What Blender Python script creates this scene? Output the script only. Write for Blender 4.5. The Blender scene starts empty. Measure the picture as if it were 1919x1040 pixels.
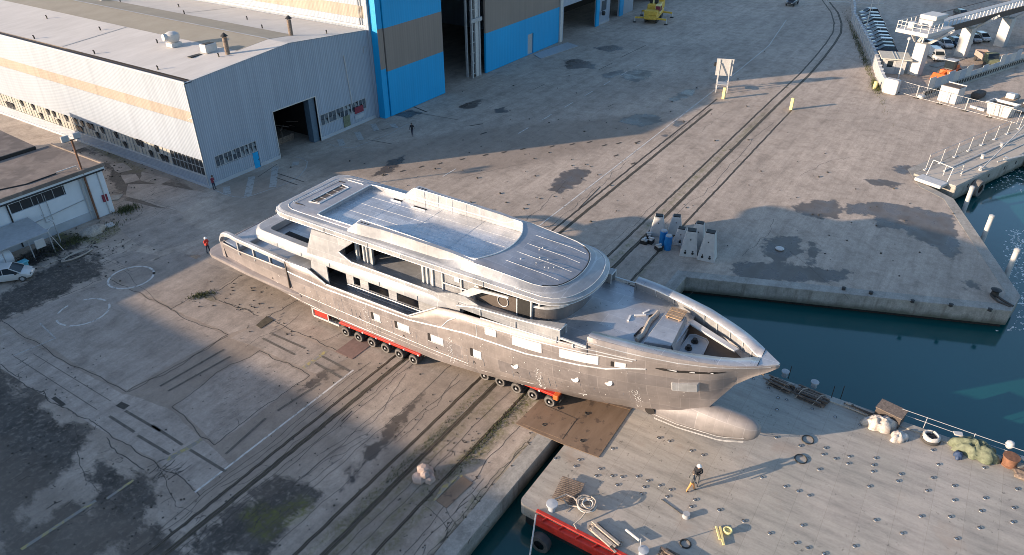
import bpy, bmesh, math, random
import numpy as np
from mathutils import Vector, Matrix, noise
random.seed(7)
R = math.radians
sc = bpy.context.scene
C = sc.collection
# ------------------------------------------------------------------ camera
FPX, PITCH, YAW, CAMZ = 1342.1, 0.56165, 0.57315, 35.5
fw = Vector((math.cos(YAW)*math.cos(PITCH), math.sin(YAW)*math.cos(PITCH), -math.sin(PITCH)))
rt = Vector((math.sin(YAW), -math.cos(YAW), 0.0))
up = rt.cross(fw)
cd = bpy.data.cameras.new('camera'); cam = bpy.data.objects.new('camera', cd); C.objects.link(cam)
m = Matrix((rt, up, -fw)).transposed().to_4x4(); m.translation = Vector((0, 0, CAMZ))
cam.matrix_world = m
cd.sensor_width = 36.0; cd.lens = FPX/1919*36.0; cd.clip_start = 0.5; cd.clip_end = 3000
sc.camera = cam
# ------------------------------------------------------------------ light
SUN_AZ, SUN_EL = 141.0, 12.4          # direction towards the sun, degrees from +X, and elevation
w = bpy.data.worlds.new('World'); sc.world = w; w.use_nodes = True
wn = w.node_tree; bg = wn.nodes['Background']
sky = wn.nodes.new('ShaderNodeTexSky'); sky.sky_type = 'NISHITA'; sky.sun_disc = False
sky.sun_elevation = R(SUN_EL); sky.sun_rotation = R(90-SUN_AZ); sky.air_density = 1.0; sky.dust_density = 1.0; sky.ozone_density = 2.4
wn.links.new(sky.outputs[0], bg.inputs[0]); bg.inputs[1].default_value = 0.15
sd = bpy.data.lights.new('sun', 'SUN'); sd.energy = 5.0; sd.angle = R(0.5); sd.color = (1.0, 0.77, 0.56)
sun = bpy.data.objects.new('sun', sd); C.objects.link(sun)
sdir = Vector((math.cos(R(SUN_AZ))*math.cos(R(SUN_EL)), math.sin(R(SUN_AZ))*math.cos(R(SUN_EL)), math.sin(R(SUN_EL))))
sun.rotation_euler = (-sdir).to_track_quat('-Z', 'Y').to_euler()
sun.location = sdir*200
sc.view_settings.view_transform = 'Standard'; sc.view_settings.look = 'None'
sc.cycles.filter_width = 0.9
sc.view_settings.gamma = 1.0; sc.view_settings.exposure = 1.0

def at(px, py, z=0.0):
    """photo pixel -> world point on the plane of height z (used only to place things on the ground)"""
    d = fw + rt*((px-959.5)/FPX) - up*((py-520)/FPX)
    k = (z-CAMZ)/d.z
    return Vector((d.x*k, d.y*k, z))

# ------------------------------------------------------------------ helpers
def tag(o, label=None, cat=None, group=None, kind=None):
    if label: o['label'] = label
    if cat: o['category'] = cat
    if group: o['group'] = group
    if kind: o['kind'] = kind
    return o

def thing(name, label, cat, loc=(0, 0, 0), rz=0.0, group=None):
    o = bpy.data.objects.new(name, None); C.objects.link(o)
    o.empty_display_size = 0.3
    o.location = loc; o.rotation_euler = (0, 0, rz)
    return tag(o, label, cat, group)

class MB:
    """collects shapes and links them as one mesh object"""
    def __init__(s): s.v = []; s.f = []; s.mi = []; s.cur = 0
    def mesh(s, vs, fs):
        n = len(s.v); s.v += [tuple(v) for v in vs]
        for f in fs: s.f.append([i+n for i in f]); s.mi.append(s.cur)
        return s
    def box(s, x0, x1, y0, y1, z0, z1):
        vs = [(x, y, z) for z in (z0, z1) for y in (y0, y1) for x in (x0, x1)]
        return s.mesh(vs, [(0, 2, 3, 1), (4, 5, 7, 6), (0, 1, 5, 4), (2, 6, 7, 3), (0, 4, 6, 2), (1, 3, 7, 5)])
    def tbox(s, c, d, n, l, wd, h, z0=0):
        """box centred at c (x,y) along angle d"""
        ca, sa = math.cos(d), math.sin(d); vs = []
        for z in (z0, z0+h):
            for b in (-wd/2, wd/2):
                for a in (-l/2, l/2): vs.append((c[0]+a*ca-b*sa, c[1]+a*sa+b*ca, z))
        return s.mesh(vs, [(0, 2, 3, 1), (4, 5, 7, 6), (0, 1, 5, 4), (2, 6, 7, 3), (0, 4, 6, 2), (1, 3, 7, 5)])
    def prism(s, poly, z0, z1, axis='z'):
        n = len(poly)
        def P(a, b, c):
            return {'z': (a, b, c), 'y': (a, c, b), 'x': (c, a, b)}[axis]
        vs = [P(a, b, z0) for a, b in poly]+[P(a, b, z1) for a, b in poly]
        fs = [tuple(range(n-1, -1, -1)), tuple(range(n, 2*n))]
        fs += [(i, (i+1) % n, n+(i+1) % n, n+i) for i in range(n)]
        return s.mesh(vs, fs)
    def loft(s, rings, closed=True, cap0=False, cap1=False):
        k = len(rings[0]); vs = [p for r in rings for p in r]; fs = []
        for i in range(len(rings)-1):
            for j in range(k if closed else k-1):
                a = i*k+j; b = i*k+(j+1) % k
                fs.append((a, b, b+k, a+k))
        if cap0: fs.append(tuple(range(k-1, -1, -1)))
        if cap1: fs.append(tuple(range((len(rings)-1)*k, len(rings)*k)))
        return s.mesh(vs, fs)
    def tube(s, pts, r, n=8, caps=True, r1=None):
        pts = [Vector(p) for p in pts]; rings = []
        for i, p in enumerate(pts):
            a = pts[max(0, i-1)]; b = pts[min(len(pts)-1, i+1)]; t = (b-a)
            t = t.normalized() if t.length > 1e-9 else Vector((0, 0, 1))
            u = Vector((0, 0, 1)).cross(t)
            if u.length < 0.05: u = Vector((1, 0, 0)).cross(t)
            u.normalize(); v = t.cross(u)
            rr = r if r1 is None else r+(r1-r)*i/max(1, len(pts)-1)
            rings.append([p+u*(rr*math.cos(2*math.pi*q/n))+v*(rr*math.sin(2*math.pi*q/n)) for q in range(n)])
        return s.loft(rings, True, caps, caps)
    def beam(s, a, b, wd, h):
        """rectangular bar from a to b"""
        a = Vector(a); b = Vector(b); t = (b-a).normalized()
        u = Vector((0, 0, 1)).cross(t)
        if u.length < 0.05: u = Vector((1, 0, 0))
        u.normalize(); v = t.cross(u)
        rg = [[p+u*(x*wd/2)+v*(y*h/2) for x, y in ((-1, -1), (1, -1), (1, 1), (-1, 1))] for p in (a, b)]
        return s.loft(rg, True, True, True)
    def lathe(s, prof, c=(0, 0, 0), n=16, axis='z', cap=True):
        rings = []
        for r, h in prof:
            rg = []
            for q in range(n):
                a = 2*math.pi*q/n; x, y = r*math.cos(a), r*math.sin(a)
                p = {'z': (x, y, h), 'x': (h, x, y), 'y': (y, h, x)}[axis]
                rg.append((c[0]+p[0], c[1]+p[1], c[2]+p[2]))
            rings.append(rg)
        return s.loft(rings, True, cap, cap)
    def torus(s, c, R0, r, n=24, k=8, tilt=0.0, sq=1.0):
        rings = []
        for i in range(n):
            a = 2*math.pi*i/n; rg = []
            for j in range(k):
                b = 2*math.pi*j/k
                x = (R0+r*math.cos(b))*math.cos(a); y = (R0+r*math.cos(b))*math.sin(a)*sq; z = r*math.sin(b)+x*tilt
                rg.append((c[0]+x, c[1]+y, c[2]+z))
            rings.append(rg)
        rings.append(rings[0])
        return s.loft(rings, True)
    def build(s, name, mat, parent=None, smooth=False, bevel=0.0, kind=None, seg=1, recalc=True):
        me = bpy.data.meshes.new(name); me.from_pydata([tuple(v) for v in s.v], [], s.f)
        mats = mat if isinstance(mat, (list, tuple)) else [mat]
        for q in mats: me.materials.append(q)
        if len(mats) > 1: me.polygons.foreach_set('material_index', s.mi)
        if recalc:
            b = bmesh.new(); b.from_mesh(me); bmesh.ops.recalc_face_normals(b, faces=b.faces); b.to_mesh(me); b.free()
        if smooth:
            me.polygons.foreach_set('use_smooth', [True]*len(me.polygons))
        me.update()
        o = bpy.data.objects.new(name, me); C.objects.link(o)
        if parent: o.parent = parent
        if smooth and smooth != 'all':
            me.set_sharp_from_angle(angle=R(38))
        if bevel > 0:
            md = o.modifiers.new('bevel', 'BEVEL'); md.width = bevel; md.segments = seg; md.limit_method = 'ANGLE'; md.angle_limit = R(40)
        if kind: o['kind'] = kind
        return o

def copy_tree(o, parent=None):
    c = o.copy(); C.objects.link(c); c.parent = parent
    for ch in [q for q in bpy.data.objects if q.parent == o]: copy_tree(ch, c)
    return c

def wall_holes(mb, a0, a1, z0, z1, y, th, holes, axis='x'):
    """upright wall plate along axis with rectangular holes [(a0,a1,z0,z1)]"""
    A = sorted({a0, a1, *[h[0] for h in holes], *[h[1] for h in holes]}); Z = sorted({z0, z1, *[h[2] for h in holes], *[h[3] for h in holes]})
    A = [a for a in A if a0 <= a <= a1]; Z = [z for z in Z if z0 <= z <= z1]
    solid = {}
    for i in range(len(A)-1):
        for j in range(len(Z)-1):
            ca, cz = (A[i]+A[i+1])/2, (Z[j]+Z[j+1])/2
            solid[i, j] = not any(h[0] < ca < h[1] and h[2] < cz < h[3] for h in holes)
    def P(a, yy, z): return (a, yy, z) if axis == 'x' else (yy, a, z)
    for (i, j), ok in solid.items():
        if not ok: continue
        a, b, c, d = A[i], A[i+1], Z[j], Z[j+1]
        for yy in (y, y+th): mb.mesh([P(a, yy, c), P(b, yy, c), P(b, yy, d), P(a, yy, d)], [(0, 1, 2, 3)])
        for (di, dj, e0, e1) in ((-1, 0, (a, c), (a, d)), (1, 0, (b, c), (b, d)), (0, -1, (a, c), (b, c)), (0, 1, (a, d), (b, d))):
            if not solid.get((i+di, j+dj), False):
                mb.mesh([P(e0[0], y, e0[1]), P(e1[0], y, e1[1]), P(e1[0], y+th, e1[1]), P(e0[0], y+th, e0[1])], [(0, 1, 2, 3)])
    return mb

# ------------------------------------------------------------------ materials
M = {}
class NT:
    def __init__(s, name):
        s.m = bpy.data.materials.new(name); s.m.use_nodes = True; s.t = s.m.node_tree
        s.b = s.t.nodes['Principled BSDF']; s.tc = s.t.nodes.new('ShaderNodeTexCoord'); s.o = s.tc.outputs['Object']
        M[name] = s.m
    def n(s, t, **k):
        q = s.t.nodes.new('ShaderNode'+t)
        for a, v in k.items(): setattr(q, a, v)
        return q
    def L(s, a, b): s.t.links.new(a, b)
    def noise(s, scale, detail=4, rough=0.55, vec=None, dist=0.0):
        q = s.n('TexNoise'); q.inputs['Scale'].default_value = scale; q.inputs['Detail'].default_value = detail
        q.inputs['Roughness'].default_value = rough; q.inputs['Distortion'].default_value = dist
        s.L(vec or s.o, q.inputs['Vector']); return q.outputs['Fac']
    def stretch(s, sx, sy, sz, rz=0.0):
        q = s.n('Mapping'); q.inputs['Scale'].default_value = (sx, sy, sz); q.inputs['Rotation'].default_value = (0, 0, rz)
        s.L(s.o, q.inputs['Vector']); return q.outputs[0]
    def ramp(s, fac, stops, interp='LINEAR'):
        q = s.n('ValToRGB'); q.color_ramp.interpolation = interp; e = q.color_ramp.elements
        while len(e) < len(stops): e.new(0.5)
        for i, (p, c) in enumerate(stops):
            e[i].position = p; e[i].color = (c, c, c, 1) if isinstance(c, (int, float)) else (*c, 1)
        s.L(fac, q.inputs[0]); return q.outputs[0]
    def mix(s, fac, a, b, mode='MIX'):
        q = s.n('Mix', data_type='RGBA', blend_type=mode)
        for k_, v in ((0, fac), (6, a), (7, b)):
            sock = q.inputs[k_]
            if isinstance(v, (int, float)): sock.default_value = v if k_ == 0 else (v, v, v, 1)
            elif isinstance(v, tuple): sock.default_value = (*v, 1)
            else: s.L(v, sock)
        return q.outputs[2]
    def math(s, op, a, b=0.0, clamp=False):
        q = s.n('Math', operation=op, use_clamp=clamp)
        for sock, v in ((q.inputs[0], a), (q.inputs[1], b)):
            if isinstance(v, (int, float)): sock.default_value = v
            else: s.L(v, sock)
        return q.outputs[0]
    def attr(s, name):
        q = s.n('Attribute'); q.attribute_name = name; return q.outputs['Fac']
    def set(s, color=None, rough=None, metal=None, spec=None):
        for k, v in (('Base Color', color), ('Roughness', rough), ('Metallic', metal), ('Specular IOR Level', spec)):
            if v is None: continue
            if isinstance(v, tuple): s.b.inputs[k].default_value = (*v, 1)
            elif isinstance(v, (int, float)): s.b.inputs[k].default_value = v
            else: s.L(v, s.b.inputs[k])
        return s
    def bump(s, h, strength=0.3, dist=0.02):
        q = s.n('Bump'); q.inputs['Strength'].default_value = strength; q.inputs['Distance'].default_value = dist
        s.L(h, q.inputs['Height']); s.L(q.outputs[0], s.b.inputs['Normal']); return s
    def rnd(s, lo=0.85, hi=1.1):
        q = s.n('ObjectInfo'); r = s.n('MapRange'); r.inputs['To Min'].default_value = lo; r.inputs['To Max'].default_value = hi
        s.L(q.outputs['Random'], r.inputs['Value']); return r.outputs[0]

def simple(name, col, rough=0.6, metal=0.0, var=0.18, scale=3.0, bump=0.0):
    t = NT(name); n = t.noise(scale, 5); k = t.ramp(n, [(0.3, 1-var), (0.7, 1+var*0.5)])
    t.set(t.mix(1.0, col, k, 'MULTIPLY'), rough, metal)
    if bump: t.bump(t.noise(scale*6, 3), bump)
    return t.m

def concrete(name, base, attrs=True, grain=1.0):
    t = NT(name)
    n1 = t.noise(0.07, 5, 0.6); n2 = t.noise(0.55, 6, 0.65, dist=0.4); n3 = t.noise(7.0, 4, 0.7); st = t.noise(0.5, 5, 0.6, t.stretch(0.12, 1.4, 1))
    st2 = t.noise(0.8, 5, 0.65, t.stretch(1.5, 0.15, 1))
    c = t.mix(t.ramp(n1, [(0.3, 0), (0.7, 1)]), tuple(x*0.84 for x in base), tuple(x*1.12 for x in base))
    c = t.mix(1.0, c, t.ramp(n2, [(0.25, 0.68), (0.5, 0.98), (0.75, 1.12)]), 'MULTIPLY')
    c = t.mix(0.65, c, t.ramp(st, [(0.3, 0.78), (0.6, 1.07)]), 'MULTIPLY')
    c = t.mix(0.35, c, t.ramp(t.noise(1.0, 7, 0.7, t.stretch(0.16, 2.6, 1)), [(0.35, 0.70), (0.55, 1.06)]), 'MULTIPLY')
    c = t.mix(0.3, c, t.ramp(st2, [(0.3, 0.85), (0.65, 1.05)]), 'MULTIPLY')
    c = t.mix(grain, c, t.ramp(n3, [(0.3, 0.80), (0.7, 1.10)]), 'MULTIPLY')
    c = t.mix(0.8, c, t.ramp(t.noise(2.2, 5, 0.7), [(0.3, 0.82), (0.6, 1.06)]), 'MULTIPLY')
    c = t.mix(1.0, c, t.rnd(0.90, 1.06), 'MULTIPLY')
    # scattered small dark spots and faint warm dirt
    sp = t.ramp(t.noise(1.7, 3, 0.5), [(0.66, 0), (0.72, 1)])
    c = t.mix(t.math('MULTIPLY', sp, 0.35), c, tuple(x*0.45 for x in base))
    rough = t.math('MULTIPLY', t.ramp(n2, [(0.3, 0.95), (0.7, 0.75)]), 1.0)
    if attrs:
        nd = t.math('SUBTRACT', t.noise(0.9, 7, 0.62), 0.5); nd2 = t.math('SUBTRACT', t.noise(0.5, 8, 0.7, t.stretch(1, 0.5, 1)), 0.5)
        def mask(an, amp, soft, src=nd):
            v = t.math('ADD', t.attr(an), t.math('MULTIPLY', src, amp))
            r = t.n('MapRange'); r.inputs['From Min'].default_value = -soft; r.inputs['From Max'].default_value = soft
            t.L(v, r.inputs['Value']); return r.outputs[0]
        # eroded dark asphalt
        ma = mask('asphalt', 6.0, 0.30, nd2)
        fine = t.ramp(t.noise(2.6, 8, 0.75), [(0.36, 0.62), (0.50, 1.0)])
        asph = t.mix(t.ramp(t.noise(0.35, 6, 0.7), [(0.35, 0), (0.65, 1)]), (0.040, 0.036, 0.032), (0.095, 0.086, 0.076))
        c = t.mix(t.math('MULTIPLY', ma, fine), c, asph)
        # moss and dirt along the grooves
        mm = mask('moss', 1.6, 0.35); mc = t.mix(t.ramp(t.noise(1.3, 5), [(0.4, 0), (0.6, 1)]), (0.075, 0.070, 0.035), (0.120, 0.125, 0.028))
        c = t.mix(t.math('MULTIPLY', mm, t.ramp(t.noise(4, 6, 0.7), [(0.38, 0.2), (0.6, 0.95)])), c, mc)
        # rust / warm dirt
        mr = mask('dirt', 4.0, 1.2); c = t.mix(t.math('MULTIPLY', mr, 0.50), c, (0.185, 0.148, 0.118))
        # wet
        mw = mask('wet', 2.8, 0.16); c = t.mix(t.math('MULTIPLY', mw, 0.84), c, (0.052, 0.045, 0.041))
        rough = t.mix(mw, rough, t.ramp(t.noise(0.4, 3), [(0.4, 0.22), (0.6, 0.5)]))
    if name == 'quay_concrete':      # weed band and streaks on the wall below the coping
        sp_ = t.n('SeparateXYZ'); t.L(t.o, sp_.inputs[0]); zz = sp_.outputs[2]
        e1 = t.n('MapRange'); e1.inputs['From Min'].default_value = -0.85; e1.inputs['From Max'].default_value = -1.35; t.L(t.math('ADD', zz, t.math('MULTIPLY', t.math('SUBTRACT', t.noise(0.8, 5), 0.5), 0.9)), e1.inputs['Value'])
        c = t.mix(t.math('MULTIPLY', e1.outputs[0], 0.8), c, (0.07, 0.075, 0.05))
        sk_ = t.ramp(t.noise(1.0, 6, 0.7, t.stretch(1.6, 1.6, 0.10)), [(0.52, 0), (0.62, 1)]); b1 = t.n('MapRange'); b1.inputs['From Min'].default_value = -0.05; b1.inputs['From Max'].default_value = -0.15; t.L(zz, b1.inputs['Value'])
        c = t.mix(t.math('MULTIPLY', t.math('MULTIPLY', sk_, b1.outputs[0]), 0.45), c, (0.11, 0.09, 0.07))
    t.set(c, rough, 0.0, 0.35)
    t.bump(t.math('ADD', n3, t.math('MULTIPLY', n2, 2.0)), 0.35, 0.02)
    return t.m
concrete('yard_concrete', (0.47, 0.392, 0.325))
concrete('slab_concrete', (0.37, 0.315, 0.27), attrs=False)
concrete('quay_concrete', (0.38, 0.36, 0.325), attrs=False)
simple('crack_dark', (0.065, 0.058, 0.05), 0.95, var=0.4, scale=8)
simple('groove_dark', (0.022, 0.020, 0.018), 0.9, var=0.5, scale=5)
simple('groove_dirt', (0.085, 0.072, 0.050), 0.95, var=0.5, scale=2.5)
simple('rail_steel', (0.14, 0.11, 0.09), 0.5, 0.7)
def paint(name, col, wear=0.5, sc_=2.0):
    t = NT(name); n = t.noise(sc_, 8, 0.75); f = t.ramp(n, [(wear-0.06, 0), (wear+0.04, 1)])
    c = t.mix(f, (0.22, 0.205, 0.19), col); t.set(c, 0.8); return t.m
paint('line_white', (0.55, 0.53, 0.50), 0.46); paint('line_yellow', (0.36, 0.30, 0.12), 0.53); paint('line_faint', (0.36, 0.35, 0.33), 0.46)

def alu(name, base, rough=0.42, metal=0.75, plates=True, sx=0.55, sz=0.8):
    t = NT(name)
    n1 = t.noise(0.35, 4, 0.6); n2 = t.noise(2.2, 6, 0.7, dist=0.6); n3 = t.noise(1.1, 5, 0.6, t.stretch(1.0, 1.0, 0.25))
    c = t.mix(t.ramp(n1, [(0.35, 0), (0.65, 1)]), tuple(x*0.82 for x in base), tuple(x*1.10 for x in base))
    c = t.mix(0.5, c, t.ramp(n2, [(0.3, 0.82), (0.6, 1.05)]), 'MULTIPLY')
    c = t.mix(0.5, c, t.ramp(n3, [(0.35, 0.82), (0.65, 1.08)]), 'MULTIPLY')
    if plates:
        sep = t.n('SeparateXYZ'); t.L(t.o, sep.inputs[0]); cm = t.n('CombineXYZ')
        t.L(sep.outputs[0], cm.inputs[0]); t.L(sep.outputs[2] if plates == 'side' else sep.outputs[1], cm.inputs[1])
        br = t.n('TexBrick'); br.offset = 0.37; t.L(cm.outputs[0], br.inputs['Vector'])
        br.inputs['Scale'].default_value = 1.0; br.inputs['Brick Width'].default_value = 3.1 if plates == 'side' else 5.0
        br.inputs['Row Height'].default_value = 1.25 if plates == 'side' else 1.35; br.inputs['Mortar Size'].default_value = 0.022; br.inputs['Mortar Smooth'].default_value = 0.4
        br.inputs['Color1'].default_value = (0.80, 0.81, 0.84, 1); br.inputs['Color2'].default_value = (1.10, 1.08, 1.06, 1); br.inputs['Mortar'].default_value = (1.28, 1.28, 1.28, 1)
        c = t.mix(0.85, c, br.outputs['Color'], 'MULTIPLY')
        br2 = t.n('TexBrick'); t.L(cm.outputs[0], br2.inputs['Vector']); br2.offset = 0.0
        br2.inputs['Scale'].default_value = 1.0; br2.inputs['Brick Width'].default_value = 0.62; br2.inputs['Row Height'].default_value = 30.0; br2.inputs['Mortar Size'].default_value = 0.012
        br2.inputs['Color1'].default_value = (1, 1, 1, 1); br2.inputs['Color2'].default_value = (0.96, 0.96, 0.96, 1); br2.inputs['Mortar'].default_value = (1.22, 1.22, 1.22, 1)
        c = t.mix(0.6 if plates == 'side' else 0.15, c, br2.outputs['Color'], 'MULTIPLY')
    # scorch marks and chalk at welds
    sp = t.ramp(t.noise(3.3, 4, 0.6), [(0.70, 0), (0.76, 1)]); c = t.mix(t.math('MULTIPLY', sp, 0.25), c, tuple(x*0.5 for x in base))
    sp = t.ramp(t.noise(5.0, 3, 0.6), [(0.70, 0), (0.75, 1)]); c = t.mix(t.math('MULTIPLY', sp, 0.5), c, (0.75, 0.74, 0.72))
    t.set(c, t.ramp(n2, [(0.3, rough-0.08), (0.7, rough+0.12)]), metal)
    t.bump(t.noise(0.9, 3, 0.5), 0.25, 0.05)
    return t.m
alu('wheelhouse_shaded', (0.20, 0.185, 0.18), 0.42, 0.45, 'side')  # darker plating colour carries the shade under the roof overhang
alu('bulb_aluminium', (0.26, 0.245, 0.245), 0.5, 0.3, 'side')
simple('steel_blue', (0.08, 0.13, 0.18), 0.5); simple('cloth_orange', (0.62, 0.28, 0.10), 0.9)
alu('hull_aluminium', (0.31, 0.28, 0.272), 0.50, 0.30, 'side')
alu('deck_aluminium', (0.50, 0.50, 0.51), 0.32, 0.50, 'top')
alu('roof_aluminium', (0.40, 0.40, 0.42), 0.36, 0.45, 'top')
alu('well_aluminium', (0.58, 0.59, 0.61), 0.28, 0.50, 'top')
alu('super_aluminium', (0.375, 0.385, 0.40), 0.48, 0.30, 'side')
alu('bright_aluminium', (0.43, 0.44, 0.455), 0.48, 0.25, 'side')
alu('weld_bright', (0.60, 0.61, 0.62), 0.5, 0.2, False)
simple('plastic_white', (0.72, 0.71, 0.69), 0.5, var=0.06)
simple('interior_dark', (0.020, 0.017, 0.016), 0.8)  # near-black; behind the yacht's openings it paints in the unlit interior
simple('interior_brown', (0.085, 0.068, 0.058), 0.8)
simple('tyre', (0.055, 0.052, 0.050), 0.85, var=0.3)
simple('tyre_dusty', (0.16, 0.15, 0.14), 0.9, var=0.3)
simple('red_paint', (0.52, 0.035, 0.022), 0.42, var=0.25)
simple('white_paint', (0.48, 0.475, 0.465), 0.5, var=0.10)
simple('grey_paint', (0.36, 0.37, 0.38), 0.5, var=0.15)
simple('black_part', (0.018, 0.018, 0.018), 0.6)
simple('chrome', (0.80, 0.80, 0.80), 0.25, 1.0, var=0.05)
simple('wood', (0.36, 0.25, 0.16), 0.8, var=0.3, scale=6)
simple('wood_old', (0.20, 0.155, 0.125), 0.9, var=0.5, scale=6)
simple('rope_white', (0.50, 0.485, 0.46), 0.9, var=0.25, scale=12)
simple('rope_pale', (0.40, 0.35, 0.30), 0.9, var=0.3, scale=12)
simple('tarp_green', (0.15, 0.17, 0.11), 0.7, var=0.35, scale=5, bump=0.5)
simple('tarp_blue', (0.04, 0.07, 0.14), 0.6, var=0.3)
simple('blue_barrel', (0.01, 0.16, 0.42), 0.4, var=0.1)
simple('yellow_paint', (0.66, 0.42, 0.06), 0.5, var=0.25)
simple('yellow_pale', (0.72, 0.62, 0.28), 0.6, var=0.15)
simple('rust', (0.20, 0.095, 0.055), 0.85, var=0.4, scale=4)
simple('skin', (0.42, 0.25, 0.18), 0.6); simple('cloth_black', (0.018, 0.019, 0.024), 0.9); simple('cloth_beige', (0.46, 0.33, 0.20), 0.9)
simple('cloth_red', (0.62, 0.05, 0.03), 0.8); simple('cloth_maroon', (0.20, 0.03, 0.05), 0.85); simple('cloth_navy', (0.03, 0.035, 0.06), 0.9); simple('cloth_grey', (0.10, 0.105, 0.11), 0.9)
simple('helmet_white', (0.82, 0.82, 0.80), 0.35, var=0.04)
simple('orange_paint', (0.62, 0.13, 0.03), 0.5)
simple('glass_dark', (0.02, 0.028, 0.035), 0.08, var=0.1)
simple('green_weed', (0.075, 0.085, 0.03), 0.95, var=0.5, scale=9)
simple('stone_pink', (0.40, 0.31, 0.27), 0.9, var=0.2, scale=5)
def corr(name, col, pitch=0.28, depth=0.5, alt=0.10, rough=0.5, streak=0.12):
    """corrugated sheet: ribs run up the wall, spaced along x+y"""
    t = NT(name); sep = t.n('SeparateXYZ'); t.L(t.o, sep.inputs[0])
    a = t.math('ADD', sep.outputs[0], sep.outputs[1]); s_ = t.math('SINE', t.math('MULTIPLY', a, 2*math.pi/pitch))
    f = t.math('ADD', t.math('MULTIPLY', s_, 0.5), 0.5)
    c = t.mix(f, tuple(x*(1-alt) for x in col), tuple(x*(1+alt*0.4) for x in col))
    st = t.noise(1.0, 6, 0.65, t.stretch(1.2, 1.2, 0.06)); big = t.noise(0.10, 4)
    c = t.mix(1.0, c, t.ramp(st, [(0.3, 1-streak), (0.6, 1.03)]), 'MULTIPLY')
    c = t.mix(1.0, c, t.ramp(big, [(0.3, 0.93), (0.7, 1.04)]), 'MULTIPLY')
    t.set(c, rough, 0.0, 0.4); t.bump(f, depth, 0.04); return t.m
corr('wall_corrugated', (0.31, 0.36, 0.43), alt=0.16); corr('khaki_sheet', (0.40, 0.34, 0.27), alt=0.06, streak=0.2)
corr('tan_sheet', (0.34, 0.295, 0.25), alt=0.08, streak=0.25)
corr('door_blue', (0.002, 0.30, 0.60), pitch=0.5, depth=0.15, alt=0.03, streak=0.05)
corr('door_khaki', (0.23, 0.19, 0.165), pitch=0.5, depth=0.15, alt=0.03, streak=0.1)
simple('wall_plinth', (0.38, 0.41, 0.45), 0.8, var=0.12, scale=1)
t = NT('roof_sheet'); n_ = t.noise(0.9, 6, 0.7, t.stretch(0.25, 1.0, 1)); c = t.mix(t.ramp(n_, [(0.3, 0), (0.7, 1)]), (0.48, 0.455, 0.43), (0.57, 0.545, 0.52))
c = t.mix(0.6, c, t.ramp(t.noise(0.15, 5), [(0.3, 0.88), (0.7, 1.05)]), 'MULTIPLY'); t.set(c, 0.75); t.bump(t.noise(3, 3), 0.2)
t = NT('roof_khaki'); c = t.mix(t.ramp(t.noise(0.4, 6, 0.7), [(0.3, 0), (0.7, 1)]), (0.26, 0.235, 0.19), (0.31, 0.285, 0.235)); t.set(c, 0.8)
t = NT('roof_old'); c = t.mix(t.ramp(t.noise(0.5, 7, 0.7, dist=0.5), [(0.3, 0), (0.7, 1)]), (0.13, 0.105, 0.09), (0.25, 0.21, 0.185))
c = t.mix(t.ramp(t.noise(0.25, 6, 0.6), [(0.5, 0), (0.56, 0.6)]), c, (0.09, 0.075, 0.068)); t.set(c, 0.85)
simple('wall_render', (0.60, 0.64, 0.68), 0.85, var=0.08, scale=0.8)
t = NT('barge_steel')
n1 = t.noise(0.12, 5, 0.6, t.stretch(1, 1, 1)); n2 = t.noise(0.9, 8, 0.75, t.stretch(1.7, 0.28, 1, -0.12)); n3 = t.noise(6, 4, 0.7)
c = t.mix(t.ramp(n1, [(0.35, 0), (0.65, 1)]), (0.34, 0.32, 0.275), (0.43, 0.385, 0.335))
c = t.mix(0.95, c, t.ramp(n2, [(0.32, 0.66), (0.5, 0.97), (0.66, 1.14)]), 'MULTIPLY')
c = t.mix(0.8, c, t.ramp(n3, [(0.3, 0.88), (0.7, 1.06)]), 'MULTIPLY')
br = t.n('TexBrick'); br.offset = 0.5; t.L(t.o, br.inputs['Vector']); br.inputs['Scale'].default_value = 1.0
br.inputs['Brick Width'].default_value = 6.0; br.inputs['Row Height'].default_value = 1.8; br.inputs['Mortar Size'].default_value = 0.012
br.inputs['Color1'].default_value = (0.93, 0.93, 0.93, 1); br.inputs['Color2'].default_value = (1.04, 1.04, 1.04, 1); br.inputs['Mortar'].default_value = (0.72, 0.7, 0.68, 1)
c = t.mix(0.8, c, br.outputs['Color'], 'MULTIPLY')
sp = t.ramp(t.noise(2.4, 6, 0.7), [(0.60, 0), (0.66, 1)]); gate = t.ramp(t.noise(0.35, 3), [(0.45, 0), (0.6, 1)])
c = t.mix(t.math('MULTIPLY', t.math('MULTIPLY', sp, gate), 0.75), c, (0.05, 0.045, 0.04))
wr = t.ramp(t.noise(0.28, 4), [(0.60, 0), (0.72, 0.45)]); c = t.mix(wr, c, (0.33, 0.25, 0.19))
t.set(c, t.ramp(n2, [(0.3, 0.5), (0.7, 0.8)]), 0.0, 0.5); t.bump(t.math('ADD', n3, n2), 0.25)
t = NT('steel_plate_brown'); n2 = t.noise(0.8, 7, 0.7, t.stretch(0.3, 1.3, 1)); c = t.mix(t.ramp(n2, [(0.3, 0), (0.7, 1)]), (0.15, 0.10, 0.066), (0.24, 0.17, 0.12))
sp = t.ramp(t.noise(1.2, 7, 0.75), [(0.57, 0), (0.60, 1)]); c = t.mix(t.math('MULTIPLY', sp, 0.75), c, (0.075, 0.055, 0.045)); t.set(c, 0.6); t.bump(n2, 0.2)
t = NT('water')
wv = t.noise(0.55, 5, 0.55, dist=0.5); wv2 = t.noise(2.6, 3, 0.5)
c = t.mix(t.ramp(t.noise(0.03, 3), [(0.35, 0), (0.65, 1)]), (0.005, 0.058, 0.056), (0.007, 0.074, 0.078)); t.set(c, 0.10, 0.0, 0.9)
t.b.inputs['IOR'].default_value = 1.40
t.bump(t.math('ADD', wv, t.math('MULTIPLY', wv2, 0.25)), 0.05, 0.12)

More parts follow.
